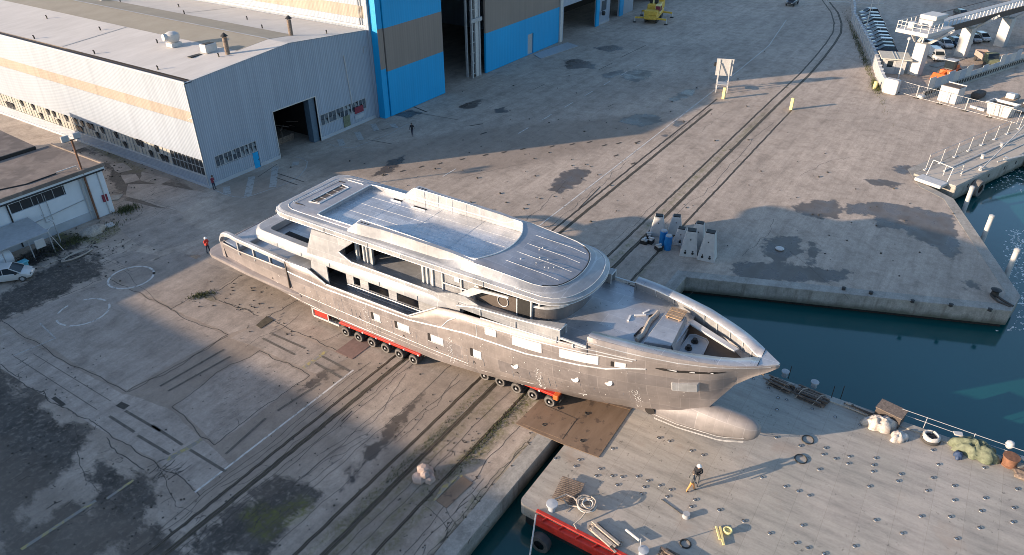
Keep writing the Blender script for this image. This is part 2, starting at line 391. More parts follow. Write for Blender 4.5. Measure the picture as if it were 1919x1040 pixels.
# ------------------------------------------------------------------ ground
QP = [(56.2, 17.0), (66.2, -8.7), (69.4, -9.3), (88.4, -2.2), (90.6, 0.6), (94.6, 2.2), (118, -7.2), (700, -239)]  # edge of the quay east of the basin
LAND = [(-900, 17.0)]+QP+[(900, -239), (900, 900), (-900, 900)]
def poly_sd(px, py, poly):
    """signed distance (numpy), positive inside"""
    d = np.full(px.shape, 1e9); ins = np.zeros(px.shape, bool); n = len(poly)
    for i in range(n):
        ax, ay = poly[i][0], poly[i][1]; bx, by = poly[(i+1) % n][0], poly[(i+1) % n][1]
        ex, ey = bx-ax, by-ay; L2 = ex*ex+ey*ey+1e-12
        k = np.clip(((px-ax)*ex+(py-ay)*ey)/L2, 0, 1); d = np.minimum(d, np.hypot(px-ax-k*ex, py-ay-k*ey))
        if abs(ey) > 1e-12:
            cr = ((ay > py) != (by > py)) & (px < ex*(py-ay)/ey+ax); ins ^= cr
    return np.where(ins, d, -d)
def line_sd(px, py, pts, half):
    d = np.full(px.shape, 1e9)
    for (ax, ay), (bx, by) in zip(pts[:-1], pts[1:]):
        ex, ey = bx-ax, by-ay; L2 = ex*ex+ey*ey+1e-12
        k = np.clip(((px-ax)*ex+(py-ay)*ey)/L2, 0, 1); d = np.minimum(d, np.hypot(px-ax-k*ex, py-ay-k*ey))
    return half-d
def PX(*pts): return [tuple(at(x, y)[:2]) for x, y in pts]
def make_grid(name, x0, x1, y0, y1, st):
    xs = np.linspace(x0, x1, int(round((x1-x0)/st))+1); ys = np.linspace(y0, y1, int(round((y1-y0)/st))+1)
    X, Y = np.meshgrid(xs, ys, indexing='ij'); nx, ny = X.shape; X = X.ravel(); Y = Y.ravel()
    inside = poly_sd(X, Y, LAND) >= -1e-3 if y0 < 17 else np.ones(X.shape, bool)
    idx = np.arange(nx*ny).reshape(nx, ny); q = np.stack([idx[:-1, :-1], idx[1:, :-1], idx[1:, 1:], idx[:-1, 1:]], -1).reshape(-1, 4)
    q = q[inside[q].all(1)]
    used = np.unique(q); mp = -np.ones(nx*ny, int); mp[used] = np.arange(len(used)); q = mp[q]; X = X[used]; Y = Y[used]
    return X, Y, q
WET = [PX((1058, 113), (1085, 110), (1117, 121), (1113, 130), (1095, 127), (1062, 131)), PX((1125, 140), (1165, 130), (1168, 138), (1135, 147)),
       PX((1168, 137), (1190, 130), (1222, 134), (1218, 144), (1190, 155), (1165, 145)), PX((1165, 225), (1190, 214), (1235, 214), (1240, 228), (1200, 238), (1160, 228)),
       PX((1255, 185), (1285, 168), (1308, 165), (1298, 177), (1270, 188), (1258, 192)), PX((858, 200), (880, 190), (905, 186), (890, 203), (865, 204)), PX((925, 204), (945, 201), (950, 211), (930, 212)),
       PX((1262, 225), (1285, 226), (1275, 236), (1260, 236)), PX((1240, 256), (1256, 248), (1252, 255)), PX((1190, 46), (1230, 36), (1310, 24), (1305, 40), (1240, 57), (1215, 50)),
       PX((1485, 385), (1525, 376), (1565, 375), (1582, 392), (1570, 410), (1530, 408), (1500, 400)), PX((1588, 383), (1640, 378), (1700, 385), (1790, 405), (1785, 430), (1740, 430), (1700, 415), (1640, 405), (1590, 400)),
       PX((1640, 405), (1720, 420), (1795, 430), (1800, 470), (1790, 490), (1755, 465), (1720, 450), (1690, 430), (1645, 425)), PX((1435, 450), (1470, 443), (1500, 447), (1503, 475), (1480, 488), (1450, 488), (1430, 475)),
       PX((1515, 450), (1535, 455), (1532, 490), (1515, 495)), PX((1370, 500), (1390, 490), (1450, 492), (1520, 500), (1580, 505), (1598, 510), (1580, 525), (1500, 528), (1420, 525), (1378, 516)),
       PX((1665, 318), (1690, 310), (1720, 312), (1728, 325), (1690, 325)), PX((1615, 335), (1650, 337), (1690, 343), (1680, 350), (1640, 349)), PX((1805, 530), (1820, 525), (1835, 535), (1825, 542), (1808, 540)),
       PX((285, 492), (290, 480), (330, 482), (345, 475), (372, 478), (360, 492), (330, 495), (300, 502)), PX((1030, 355), (1050, 325), (1080, 313), (1108, 322), (1085, 345), (1050, 362)), PX((218, 485), (250, 488), (245, 495), (222, 492)),
       PX((640, 690), (600, 720), (560, 735), (590, 700)), PX((1110, 90), (1150, 84), (1172, 92), (1140, 97)), PX((735, 215), (770, 206), (790, 212), (765, 222)), PX((700, 330), (730, 300), (760, 292), (740, 320)),
       PX((790, 740), (730, 830), (690, 870), (640, 920), (680, 850), (740, 780))]
ASPH = [PX((-80, 640), (0, 690), (55, 760), (130, 790), (160, 800), (170, 840), (100, 880), (30, 930), (-20, 1000), (-90, 940)), PX((30, 690), (60, 720), (90, 745), (60, 760), (10, 720)),
        PX((-20, 900), (120, 830), (170, 800), (140, 870), (60, 930), (0, 990)), PX((0, 960), (60, 990), (130, 940), (170, 960), (200, 900), (280, 900), (300, 930), (270, 990), (180, 1040), (90, 1070), (-20, 1070)),
        PX((180, 860), (200, 860), (220, 880), (200, 920), (170, 900)), PX((0, 560), (70, 510), (130, 470), (170, 480), (200, 510), (100, 560), (0, 600)), PX((30, 480), (120, 440), (160, 455), (60, 500)),
        PX((225, 960), (300, 1000), (350, 1010), (330, 1060), (230, 1060)), PX((430, 950), (520, 900), (600, 920), (560, 980), (470, 1040), (330, 1060)), PX((190, 300), (300, 330), (360, 350), (330, 380), (250, 400), (210, 340)),
        PX((-10, 215), (150, 270), (240, 310), (200, 290), (100, 280), (0, 240))]
MOSS = [([(12, 23.0), (33, 22.9)], 0.22), ([(14, 24.2), (34, 24.1)], 0.16), ([(15, 20.6), (34, 20.7)], 0.30), ([(17, 18.2), (31, 18.3)], 0.12), ([(40, 24.1), (108, 24.1)], 0.10), ([(44, 20.8), (60, 20.8)], 0.06), (PX((990, 740), (900, 830), (800, 910), (700, 1010), (650, 1060)), 0.32), (PX((850, 790), (820, 830), (790, 840)), 0.5), (PX((1010, 730), (940, 800), (880, 860)), 0.6), (PX((560, 950), (500, 990), (480, 960)), 0.8),
        (PX((360, 552), (390, 560)), 0.7), (PX((1240, 400), (1300, 330), (1420, 230)), 0.10), (PX((920, 760), (905, 775)), 0.4), (PX((745, 880), (700, 930), (640, 1000)), 0.35), (PX((100, 440), (180, 450), (230, 420)), 0.8), (PX((160, 260), (260, 320)), 0.7),
        ([(130.5, 12.0), (127.5, 11.2), (126, 10.4)], 0.9), ([(150, 17.8), (140, 14.8)], 0.25)]
DIRT = [PX((185, 280), (280, 300), (390, 352), (340, 372), (240, 345), (215, 330)), PX((0, 610), (200, 540), (420, 600), (640, 640), (760, 700), (560, 880), (380, 980), (250, 880), (100, 760)), PX((560, 300), (900, 240), (1250, 210), (1250, 250), (900, 330), (600, 330)), PX((420, 620), (640, 650), (760, 690), (600, 860), (420, 960), (330, 930), (480, 790)), PX((780, 690), (950, 720), (960, 760), (760, 1040), (600, 1040)), PX((200, 500), (420, 540), (440, 600), (300, 640)),
        PX((400, 330), (520, 320), (560, 400), (430, 420)), PX((0, 650), (240, 760), (400, 880), (380, 960), (150, 800), (0, 700)), PX((210, 330), (340, 370), (330, 430), (220, 450)), PX((-50, 800), (300, 1000), (300, 1100), (-100, 1100))]
def ground_part(name, x0, x1, y0, y1, st):
    X, Y, q = make_grid(name, x0, x1, y0, y1, st)
    me = bpy.data.meshes.new(name); me.vertices.add(len(X)); me.vertices.foreach_set('co', np.stack([X, Y, np.zeros_like(X)], -1).ravel())
    me.loops.add(q.size); me.loops.foreach_set('vertex_index', q.ravel()); me.polygons.add(len(q)); me.polygons.foreach_set('loop_start', np.arange(0, q.size, 4)); me.polygons.foreach_set('loop_total', np.full(len(q), 4))
    me.update(); me.validate()
    def put(nm, val):
        a = me.attributes.new(nm, 'FLOAT', 'POINT'); a.data.foreach_set('value', val.astype(np.float32))
    def acc(polys, fn):
        v = np.full(X.shape, -8.0)
        for pl in polys:
            P_ = pl[0] if isinstance(pl, tuple) else pl
            ax = [p[0] for p in P_]; ay = [p[1] for p in P_]
            k = (X > min(ax)-8) & (X < max(ax)+8) & (Y > min(ay)-8) & (Y < max(ay)+8)
            if k.any(): v[k] = np.maximum(v[k], fn(X[k], Y[k], pl))
        return v
    put('wet', acc(WET, lambda x, y, p: poly_sd(x, y, p))); put('asphalt', acc(ASPH, lambda x, y, p: poly_sd(x, y, p)))
    put('moss', acc(MOSS, lambda x, y, p: line_sd(x, y, p[0], p[1]))); put('dirt', acc(DIRT, lambda x, y, p: poly_sd(x, y, p)))
    me.materials.append(M['yard_concrete'])
    o = bpy.data.objects.new(name, me); C.objects.link(o); o['kind'] = 'structure'; return o
ground = ground_part('yard_ground', 2, 134, 17, 95, 0.3)
quay = ground_part('quay_ground', 53, 134, -14, 17, 0.3)
g = MB()      # the yard beyond the detailed part
g.mesh([(-900, 17, 0), (2, 17, 0), (2, 95, 0), (2, 900, 0), (-900, 900, 0)], [(0, 1, 2, 3, 4)])
g.mesh([(2, 95, 0), (134, 95, 0), (134, 900, 0), (2, 900, 0)], [(0, 1, 2, 3)])
g.mesh([(134, -13.7, 0), (700, -239, 0), (900, -239, 0), (900, 900, 0), (134, 900, 0), (134, 95, 0), (134, 17, 0)], [(0, 1, 2, 3, 4, 5, 6)])
far = g.build('far_ground', M['yard_concrete'], kind='structure', recalc=False)
for nm in ('wet', 'asphalt', 'moss', 'dirt'):
    a = far.data.attributes.new(nm, 'FLOAT', 'POINT'); a.data.foreach_set('value', [-9.0]*len(far.data.vertices))
g = MB(); g.mesh([(-900, -900, -1.9), (900, -900, -1.9), (900, 200, -1.9), (-900, 200, -1.9)], [(0, 1, 2, 3)]); g.build('harbour_water', M['water'], kind='structure')
# quay walls with a projecting coping, dark recess under the slab
g = MB(); g2 = MB(); g3 = MB()
EDGE = [(-300, 17.0), (56.2, 17.0)]+QP[1:]
def offs(pts, d):
    out = []
    for i, p in enumerate(pts):
        a = Vector(pts[max(0, i-1)]); b = Vector(pts[min(len(pts)-1, i+1)]); q = Vector(p)
        n1 = (q-a) if i else (b-q); n2 = (b-q) if i < len(pts)-1 else (q-a)
        n1.normalize(); n2.normalize(); t_ = (n1+n2).normalized(); k = 1/max(0.5, t_.dot(n1)); out.append((q.x-t_.y*d*k, q.y+t_.x*d*k))
    return out
E2 = [Vector(p).to_tuple() for p in EDGE]; IN = offs(E2, 1.1); IN2 = offs(E2, 0.35)
for i in range(len(E2)-1):
    a, b, c_, d_ = E2[i], E2[i+1], IN[i+1], IN[i]; e, f_ = IN2[i+1], IN2[i]
    g.mesh([(*a, 0.02), (*b, 0.02), (*c_, 0.02), (*d_, 0.02), (*a, -1.45), (*b, -1.45), (*e, -1.45), (*f_, -1.45), (*c_, -0.05), (*d_, -0.05)],
           [(0, 1, 2, 3), (0, 4, 5, 1), (4, 7, 6, 5), (3, 2, 8, 9)])
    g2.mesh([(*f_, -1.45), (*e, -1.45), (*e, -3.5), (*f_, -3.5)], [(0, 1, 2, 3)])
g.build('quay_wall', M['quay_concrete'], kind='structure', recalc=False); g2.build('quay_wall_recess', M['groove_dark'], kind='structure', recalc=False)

# ------------------------------------------------------------------ rails let into the yard
def strip(mb, pts, wd, z):
    o1 = offs(pts, wd/2); o2 = offs(pts, -wd/2)
    for i in range(len(pts)-1): mb.mesh([(*o1[i], z), (*o2[i], z), (*o2[i+1], z), (*o1[i+1], z)], [(0, 1, 2, 3)])
def wob(pts, step, amp, seed):
    rg = random.Random(seed); out = []
    for a, b in zip(pts[:-1], pts[1:]):
        L = math.dist(a, b); n = max(1, int(L/step)); dx, dy = (b[0]-a[0])/L, (b[1]-a[1])/L
        for i in range(n):
            k = i/n; j = rg.uniform(-amp, amp) if 0 < i else 0; out.append((a[0]+(b[0]-a[0])*k-dy*j, a[1]+(b[1]-a[1])*k+dx*j))
    out.append(pts[-1]); return out
curve = [(128.4, 0), (140.2, .35), (152.2, .95), (162.0, 1.75), (170.8, 3.4), (181.6, 6.4), (195, 11.5), (215, 21)]
TR = [('32.0', [(8, 32.05), (108, 32.05)]), ('31.2', [(8, 31.15), (103, 31.15)]), ('24.8', [(4, 24.85), (110, 24.85)]+[(x, 24.75+y) for x, y in curve]), ('23.4', [(4, 23.45), (110, 23.45)]+[(x, 23.25+y) for x, y in curve]),
      ('21', [(4, 21.05), (108.9, 21.05)])]
for i, (nm, pl) in enumerate(TR):
    d_, r_, e_ = MB(), MB(), MB(); pw = wob(pl, 1.3, 0.03, i)
    strip(d_, wob(pl, 0.5, 0.035, 40+i), (0.24, 0.38, 0.26, 0.40, 0.24)[i], 0.0045); strip(e_, wob(pl, 0.8, 0.015, 60+i), 0.11, 0.009)
    strip(r_, pl, 0.06, 0.016)
    rail = d_.build('rail_groove', M['groove_dirt'], kind='structure'); e_.build('groove_bed', M['groove_dark'], rail); r_.build('rail', M['rail_steel'], rail)

simple('slot_dirt', (0.135, 0.118, 0.10), 0.95, var=.4)
simple('tread_dirt', (0.22, 0.19, 0.165), 0.95)
# ------------------------------------------------------------------ painted lines and marks
MK = [0]
def mark(name, mat, strips):
    mb = MB(); MK[0] += 1
    for pts, wd in strips: strip(mb, pts, wd, 0.012+MK[0]*0.0007)
    o = mb.build(name, M[mat], kind='structure'); return o
mark('white_line', 'line_white', [([(15.2, 33.6), (29.5, 33.6)], 0.15), ([(46, 33.7), (112, 33.9), (144, 34.45), (168, 37.5)], 0.16)])
mark('dashed_line', 'line_white', [([(x, 49.9), (x+2.7, 49.95)], 0.16) for x in (62, 78.9, 85.3, 91.8, 98.2, 104.7, 111.1, 117.5)])
mark('front_zone_line', 'line_faint', [(PX((398, 354), (420, 364), (440, 369), (460, 370), (480, 364), (500, 357), (522, 350), (545, 340), (563, 328), (574, 314), (576, 303), (565, 296), (552, 294)), 0.14),
      (PX((612, 268), (630, 275), (648, 277), (665, 276), (685, 268), (700, 263), (735, 249), (765, 232)), 0.14)])
mark('zebra_bar', 'line_faint', [(PX(a, b), w_) for a, b, w_ in (((424, 350), (426, 364), .8), ((472, 331), (464, 368), .8), ((516, 312), (511, 351), .8), ((555, 303), (553, 310), .8), ((637, 261), (642, 273), .8), ((669, 247), (677, 262), .8), ((699, 232), (706, 245), .8), ((735, 232), (742, 240), .8))])
def ring(c, r, gaps, wd, sq=1.0):
    out = []
    for a0, a1 in gaps:
        n = max(2, int((a1-a0)/8)); out.append(([(c[0]+r*math.cos(R(a0+(a1-a0)*i/n)), c[1]+r*sq*math.sin(R(a0+(a1-a0)*i/n))) for i in range(n+1)], wd))
    return out
mark('painted_ring', 'line_white', ring((28.2, 60.4), 1.95, [(-40, 330)], 0.20)); mark('painted_ring', 'line_white', ring((22.6, 58.7), 2.05, [(-150, -20), (0, 60), (95, 130), (160, 200)], 0.17))
mark('bay_line', 'line_faint', [(PX((75, 606), (104, 634), (25, 667)), 0.12)])
mark('yellow_mark', 'line_yellow', [(PX((612, 658), (568, 690)), 0.30), (PX((378, 824), (312, 862)), 0.34), (PX((180, 938), (40, 1030)), 0.25), (PX((250, 900), (200, 935)), 0.2), (PX((866, 890), (832, 912), (815, 940)), 0.22)])
mark('slot_cover', 'slot_dirt', [(PX(a, b), 0.20) for a, b in (((506, 624), (572, 653)), ((492, 634), (553, 665)), ((604, 668), (656, 696)), ((590, 680), (640, 708)), ((420, 655), (300, 724)), ((432, 668), (315, 733)), ((600, 718), (520, 770)), ((498, 784), (423, 851)),
      ((205, 780), (252, 810)), ((258, 816), (318, 852)), ((235, 770), (300, 808)), ((285, 797), (342, 834)), ((356, 843), (423, 884)))] + [(PX((25, 667), (182, 768)), 0.05), (PX((62, 663), (208, 752)), 0.05)])
mark('tread_mark', 'tread_dirt', [(PX((x, y), (x+8, y-4)), 0.07) for x0, y0, dx, dy, n in ((430, 700, -2.5, 12, 10), (462, 690, -4, 12, 11), (500, 690, -3.2, 13, 9), (525, 590, -3, 6, 8)) for x, y in [(x0+dx*i, y0+dy*i) for i in range(n)]])
mark('skid_mark', 'crack_dark', [(PX((x, y), (x+9, y-3)), .28) for x, y in ((716, 330), (750, 322), (785, 314), (820, 308), (862, 300), (905, 292), (940, 287), (975, 281), (1030, 276), (1068, 272), (1100, 268), (1128, 274), (1155, 270), (1190, 268), (1150, 293), (1182, 308))]+[(PX(a, b), w_) for a, b, w_ in (((520, 325), (570, 341), .12), ((518, 333), (558, 347), .12), ((483, 332), (519, 308), .08), ((700, 246), (742, 238), .10), ((745, 205), (860, 225), .08), ((775, 200), (800, 210), .25), ((1163, 108), (1210, 85), .12), ((1122, 131), (1148, 118), .12),
      ((1000, 168), (1022, 157), .1), ((880, 236), (905, 232), .2), ((900, 252), (912, 248), .3), ((1140, 200), (1150, 195), .1), ((440, 230), (450, 226), .2), ((690, 262), (735, 270), .12), ((1085, 390), (1125, 350), .12), ((100, 745), (120, 760), .3), ((222, 757), (238, 764), .5), ((640, 790), (660, 770), .1))])
# ------------------------------------------------------------------ cracks and joints
def jag(pts, amp, seed, depth=4):
    rg = random.Random(seed); out = [tuple(p) for p in pts]
    for d in range(depth):
        n = [out[0]]
        for a, b in zip(out[:-1], out[1:]):
            L = math.dist(a, b)
            if L > 0.35:
                j = rg.gauss(0, amp)*min(1, L/3); n.append(((a[0]+b[0])/2-(b[1]-a[1])/L*j, (a[1]+b[1])/2+(b[0]-a[0])/L*j))
            n.append(b)
        out = n
    return out
CR = []
for y_, a_, c_ in ((18.25, 17, 31), (19.6, 15, 33), (22.2, 12, 34), (26.1, 9, 33), (27.6, 14, 35), (28.9, 10, 30), (30.2, 8, 33), (30.6, 9, 33), (32.6, 9, 30), (33.05, 12, 31), (19.0, 16, 26), (22.7, 16, 28)):
    n_ = max(2, int((c_-a_)/4)); CRX = [(a_+(c_-a_)*i/n_, y_+random.uniform(-.15, .15)) for i in range(n_+1)]; globals().setdefault('CRW', []).append(CRX)
CR += [((200, 520), (320, 580), (427, 627)), ((427, 627), (237, 735)), ((237, 735), (0, 600)), ((0, 603), (200, 520)), ((320, 579), (370, 552), (400, 550), (452, 515)), ((400, 555), (475, 585)), ((420, 565), (470, 585), (485, 592)), ((512, 600), (555, 622), (605, 645), (667, 670)),
      ((0, 682), (50, 725), (95, 755), (145, 780), (210, 820), (260, 850), (320, 885), (375, 930)), ((200, 820), (220, 850), (270, 880)), ((322, 762), (403, 700), (486, 657)), ((486, 657), (540, 680), (580, 704)), ((580, 704), (402, 834)), ((402, 834), (322, 762)), ((240, 735), (330, 690), (427, 630)),
      ((490, 600), (600, 540)), ((220, 500), (320, 580)), ((120, 445), (230, 500), (250, 510)), ((210, 390), (240, 370), (330, 390), (300, 400)), ((330, 350), (400, 360)), ((280, 408), (350, 368)), ((250, 380), (330, 350)), ((700, 640), (560, 540), (540, 560)), ((460, 650), (520, 620), (560, 590)),
      ((650, 760), (440, 910), (350, 1000)), ((700, 800), (560, 900), (480, 960)), ((760, 700), (700, 790), (600, 850)), ((560, 900), (600, 870), (690, 820)), ((995, 820), (900, 920), (800, 1040)), ((835, 950), (860, 990)), ((880, 920), (920, 960)), ((800, 950), (850, 1000)), ((740, 1000), (830, 900)), ((860, 860), (940, 800)),
      ((90, 860), (20, 900)), ((0, 730), (40, 760), (60, 790)), ((230, 460), (330, 405)), ((600, 640), (700, 600)), ((1245, 265), (1330, 200)), ((1060, 340), (1000, 400), (960, 430)), ((1130, 470), (1230, 380)), ((1390, 480), (1440, 440), (1450, 410)), ((1300, 545), (1250, 600)), ((860, 335), (990, 305)),
      ((140, 790), (160, 900), (230, 960)), ((300, 880), (330, 950), (420, 990)), ((0, 870), (60, 830), (150, 800)), ((1360, 210), (1310, 250)), ((0, 335), (60, 350), (110, 330)), ((440, 1000), (560, 920), (650, 850)), ((860, 700), (820, 760), (740, 830)), ((1500, 330), (1560, 300), (1640, 290)), ((1590, 560), (1480, 470)),
      ((1450, 230), (1350, 330), (1240, 430)), ((1020, 430), (1100, 370), (1180, 300))]
mb = MB()
for i, cpts in enumerate(CR):
    w_ = 0.055 if i < 16 else 0.03
    J = jag(PX(*cpts), 0.16, i); strip(mb, J, w_, 0.0085)
    if i % 3 == 0:
        for k in range(3, len(J)-3, 9):
            a = J[k]; rg = random.Random(k+i); b = (a[0]+rg.uniform(-.8, .8), a[1]+rg.uniform(-.8, .8)); strip(mb, jag([a, b], .1, k), 0.03, 0.009)
for i, J in enumerate(CRW): strip(mb, jag(J, .10, 300+i, 3), .035, 0.0082)
mb.build('ground_cracks', M['crack_dark'], kind='structure')
# crazed concrete near the lower left edge of the apron
mb = MB(); rg = random.Random(3)
for cx, cy, n, sp in ((310, 880, 30, 15), (450, 960, 30, 45), (400, 985, 20, 40), (1060, 520, 10, 40), (190, 300, 40, 40), (260, 360, 30, 40), (150, 480, 40, 50), (90, 520, 30, 50), (60, 700, 20, 40), (850, 860, 12, 40), (850, 990, 14, 50), (200, 460, 30, 30), (120, 900, 20, 60)):
    for i in range(n):
        a = at(cx+rg.gauss(0, sp), cy+rg.gauss(0, sp*.5)); b = (a.x+rg.gauss(0, .6), a.y+rg.gauss(0, .25))
        strip(mb, jag([tuple(a[:2]), b], .12, i, 3), rg.uniform(.02, .06), 0.0095)
mb.build('crazed_patches', M['crack_dark'], kind='structure')
# raised concrete slabs that can be told apart
SL = [((3, 604), (198, 523), (322, 582), (424, 628), (238, 732)), ((325, 762), (402, 702), (486, 660), (540, 683), (577, 704), (403, 831)), ((325, 578), (371, 555), (478, 590), (505, 602), (430, 626)),
      ((205, 517), (250, 505), (330, 470), (450, 515), (400, 547), (322, 575)), ((430, 634), (488, 604), (560, 630), (655, 672), (590, 700), (488, 653)), ((0, 690), (0, 610), (230, 738), (315, 765), (398, 838), (430, 870), (372, 922), (320, 880), (210, 816), (95, 750), (50, 722)),
      ((220, 372), (330, 395), (345, 408), (262, 462), (226, 430), (214, 395)), ((240, 345), (300, 345), (395, 365), (345, 398), (235, 368)), ((205, 308), (230, 305), (248, 318), (222, 324)), ((226, 328), (255, 326), (262, 338), (235, 344)), ((265, 322), (320, 336), (300, 346), (262, 338)), ((200, 480), (250, 470), (300, 480), (240, 500)), ((240, 440), (330, 412), (400, 440), (300, 470))]
for i, pl in enumerate(SL):
    P_ = PX(*pl); cx = sum(p[0] for p in P_)/len(P_); cy = sum(p[1] for p in P_)/len(P_)
    J = jag(P_+[P_[0]], 0.07, 90+i, 4)[:-1]; J = [(cx+(x-cx)*0.994, cy+(y-cy)*0.994) for x, y in J]
    mb = MB(); mb.prism(J, -0.05, 0.004+i*0.0004)
    o = mb.build('concrete_slab', M['slab_concrete'], ground); 
# loose litter: stones and scraps scattered over the yard
mb = MB(); rg = random.Random(11)
def chip(mb, p, s):
    pts = [(p[0]+s*rg.uniform(.5, 1)*math.cos(a+rg.uniform(-.3, .3)), p[1]+s*rg.uniform(.5, 1)*math.sin(a)) for a in (0, 1.2, 2.4, 3.7, 5.0)]
    mb.prism(pts, 0.0, s*rg.uniform(.3, .8))
for cx, cy, sx, sy, n, s in ((150, 460, 60, 25, 150, .10), (200, 310, 60, 30, 110, .10), (300, 960, 140, 50, 160, .06), (100, 760, 80, 60, 130, .06), (880, 870, 80, 60, 120, .06), (700, 900, 120, 80, 120, .05), (600, 700, 120, 60, 90, .06), (450, 560, 80, 40, 60, .08), (950, 330, 200, 60, 70, .12), (1600, 420, 120, 60, 40, .1), (1200, 250, 200, 80, 60, .12), (850, 1000, 60, 40, 70, .06)):
    for i in range(n):
        a = at(cx+rg.gauss(0, sx), cy+rg.gauss(0, sy))
        if poly_sd(np.array([a.x]), np.array([a.y]), LAND)[0] > 1: chip(mb, a, s*rg.uniform(.4, 1.5))
tag(mb.build('gravel_litter', M['crack_dark'], kind='stuff'), 'dark crumbs and scraps scattered over the yard concrete', 'litter')
# ------------------------------------------------------------------ the yacht, in its own axes: s along the hull towards the bow, t towards the near side, z up
TH = R(1.5)
def SW(s, t, z=0.0):
    """yacht axes -> world"""
    return Vector((37.1+(s-30)*math.sin(TH)-t*math.cos(TH), 16.1-(s-30)*math.cos(TH)-t*math.sin(TH), z))
yacht = thing('motor_yacht', 'unpainted bare aluminium superyacht hull carried across the yard on red trailers', 'yacht', SW(0, 0, 0), -math.pi/2+TH)
def lp(s, t, z): return (s, -t, z)
class SB(MB):
    def poly(s, pts, z0, z1): return s.prism([(a, -b) for a, b in pts], z0, z1)
    def side(s, pts, t0, t1): return s.prism([(a, b) for a, b in pts], -t0, -t1, axis='y')
    def bx(s, s0, s1, t0, t1, z0, z1): return s.box(s0, s1, min(-t0, -t1), max(-t0, -t1), z0, z1)
    def tb(s, pts, r, n=6): return s.tube([lp(*p) for p in pts], r, n)
def itp(x, xs, ys): return float(np.interp(x, xs, ys))
SX = [-5.6, -2, 4, 10, 18, 22, 26, 30, 33, 36, 37.7, 39, 40, 40.8, 41.3]
LV = [  # (t values, z values) from keel to sheer
 ([.30, .4, .35, .3, .3, .3, .28, .25, .4, .45, .22, .06, .05, .04, .02], [2.1, 1.7, .95, .45, .35, .35, .35, .4, .6, 1.6, 2.9, 5.3, 6.4, 7.1, 7.62]),
 ([3.15, 3.55, 3.8, 3.95, 3.95, 3.6, 2.8, 1.7, 1.05, .72, .36, .12, .08, .06, .03], [2.3, 2.0, 1.35, 1.15, 1.2, 1.3, 1.2, 1.0, 1.3, 2.2, 3.3, 5.6, 6.55, 7.2, 7.66]),
 ([3.3, 3.72, 4.02, 4.15, 4.15, 4.0, 3.55, 2.8, 1.95, 1.15, .65, .30, .16, .10, .04], [2.6, 2.35, 1.9, 1.8, 1.9, 2.1, 2.2, 2.3, 2.7, 3.4, 4.1, 5.95, 6.7, 7.3, 7.69]),
 ([3.45, 3.85, 4.18, 4.25, 4.25, 4.2, 4.0, 3.5, 2.85, 2.0, 1.3, .60, .32, .16, .06], [3.0, 3.0, 3.0, 3.1, 3.2, 3.3, 3.5, 3.8, 4.3, 4.9, 5.4, 6.4, 6.95, 7.42, 7.72]),
 ([3.55, 3.95, 4.28, 4.32, 4.32, 4.3, 4.27, 3.98, 3.5, 2.7, 1.95, 1.05, .60, .25, .08], [4.0, 4.2, 4.3, 4.3, 4.4, 5.0, 5.3, 5.8, 6.3, 6.7, 6.9, 7.1, 7.3, 7.55, 7.75]),
]
ZT = ([-5.9, -5.6, 3.18, 3.2, 5.8, 7.6, 15.9, 16.3, 18.6, 20.5, 24, 28.4, 30.35, 30.36, 32, 36, 41.3], [4.3, 4.42, 4.75, 5.55, 5.6, 4.78, 4.78, 4.9, 6.5, 6.75, 7.0, 7.35, 7.5, 8.35, 8.35, 8.2, 7.85])
TT = ([-5.6, -3, 3, 16, 28, 30.4, 32, 34, 36, 38, 39, 40, 40.8, 41.3], [3.6, 4.02, 4.3, 4.32, 4.32, 4.15, 3.98, 3.62, 3.12, 2.35, 1.85, 1.15, .5, .1])
def ztop(s): return itp(s, *ZT)
def ttop(s): return itp(s, *TT)
def section(s):
    pts = [(itp(s, SX, a), itp(s, SX, b)) for a, b in LV]
    zt = ztop(s); tt = ttop(s); pz = pts[-1]
    # keep the upper levels under the sheer
    pts = [(a, min(b, zt-0.02*(5-i))) for i, (a, b) in enumerate(pts)]
    pts.append(((pz[0]+tt)/2, (min(pz[1], zt)+zt)/2)); pts.append((tt, zt)); return pts
def hull_t(s, z):
    p = section(s); return float(np.interp(z, [q[1] for q in p], [q[0] for q in p]))
st_ = sorted(set([-5.6, -5.3, -5, -4.5, -4, -3, -2, -1, 0, 1, 2, 3.18, 3.2, 4, 5, 5.8, 6.4, 7, 7.6, 9, 11, 13, 15, 15.9, 16.3, 17, 17.8, 18.6, 19.5, 20.5, 22, 23.5, 25, 26.5, 28, 28.4, 29.4, 30.35, 30.36, 31, 32, 33, 34, 35, 36, 36.8, 37.3, 37.7, 38.2, 38.7, 39, 39.5, 40, 40.4, 40.8, 41.1, 41.3]))
hb = SB(); rings = []
for s in st_:
    p = section(s); rings.append([lp(s, a, b) for a, b in reversed(p)]+[lp(s, -a, b) for a, b in p])
hb.loft(rings, closed=False); k = len(rings[0])
for i in range(len(rings)-1): hb.mesh([rings[i][k//2-1], rings[i][k//2], rings[i+1][k//2], rings[i+1][k//2-1]], [])
hb.mesh(rings[0], [tuple(range(k))])
hb.mesh(rings[-1], [tuple(range(k))])
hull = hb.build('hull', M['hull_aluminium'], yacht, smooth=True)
sm = hull.modifiers.new('plate', 'SOLIDIFY'); sm.thickness = 0.09; sm.offset = 0
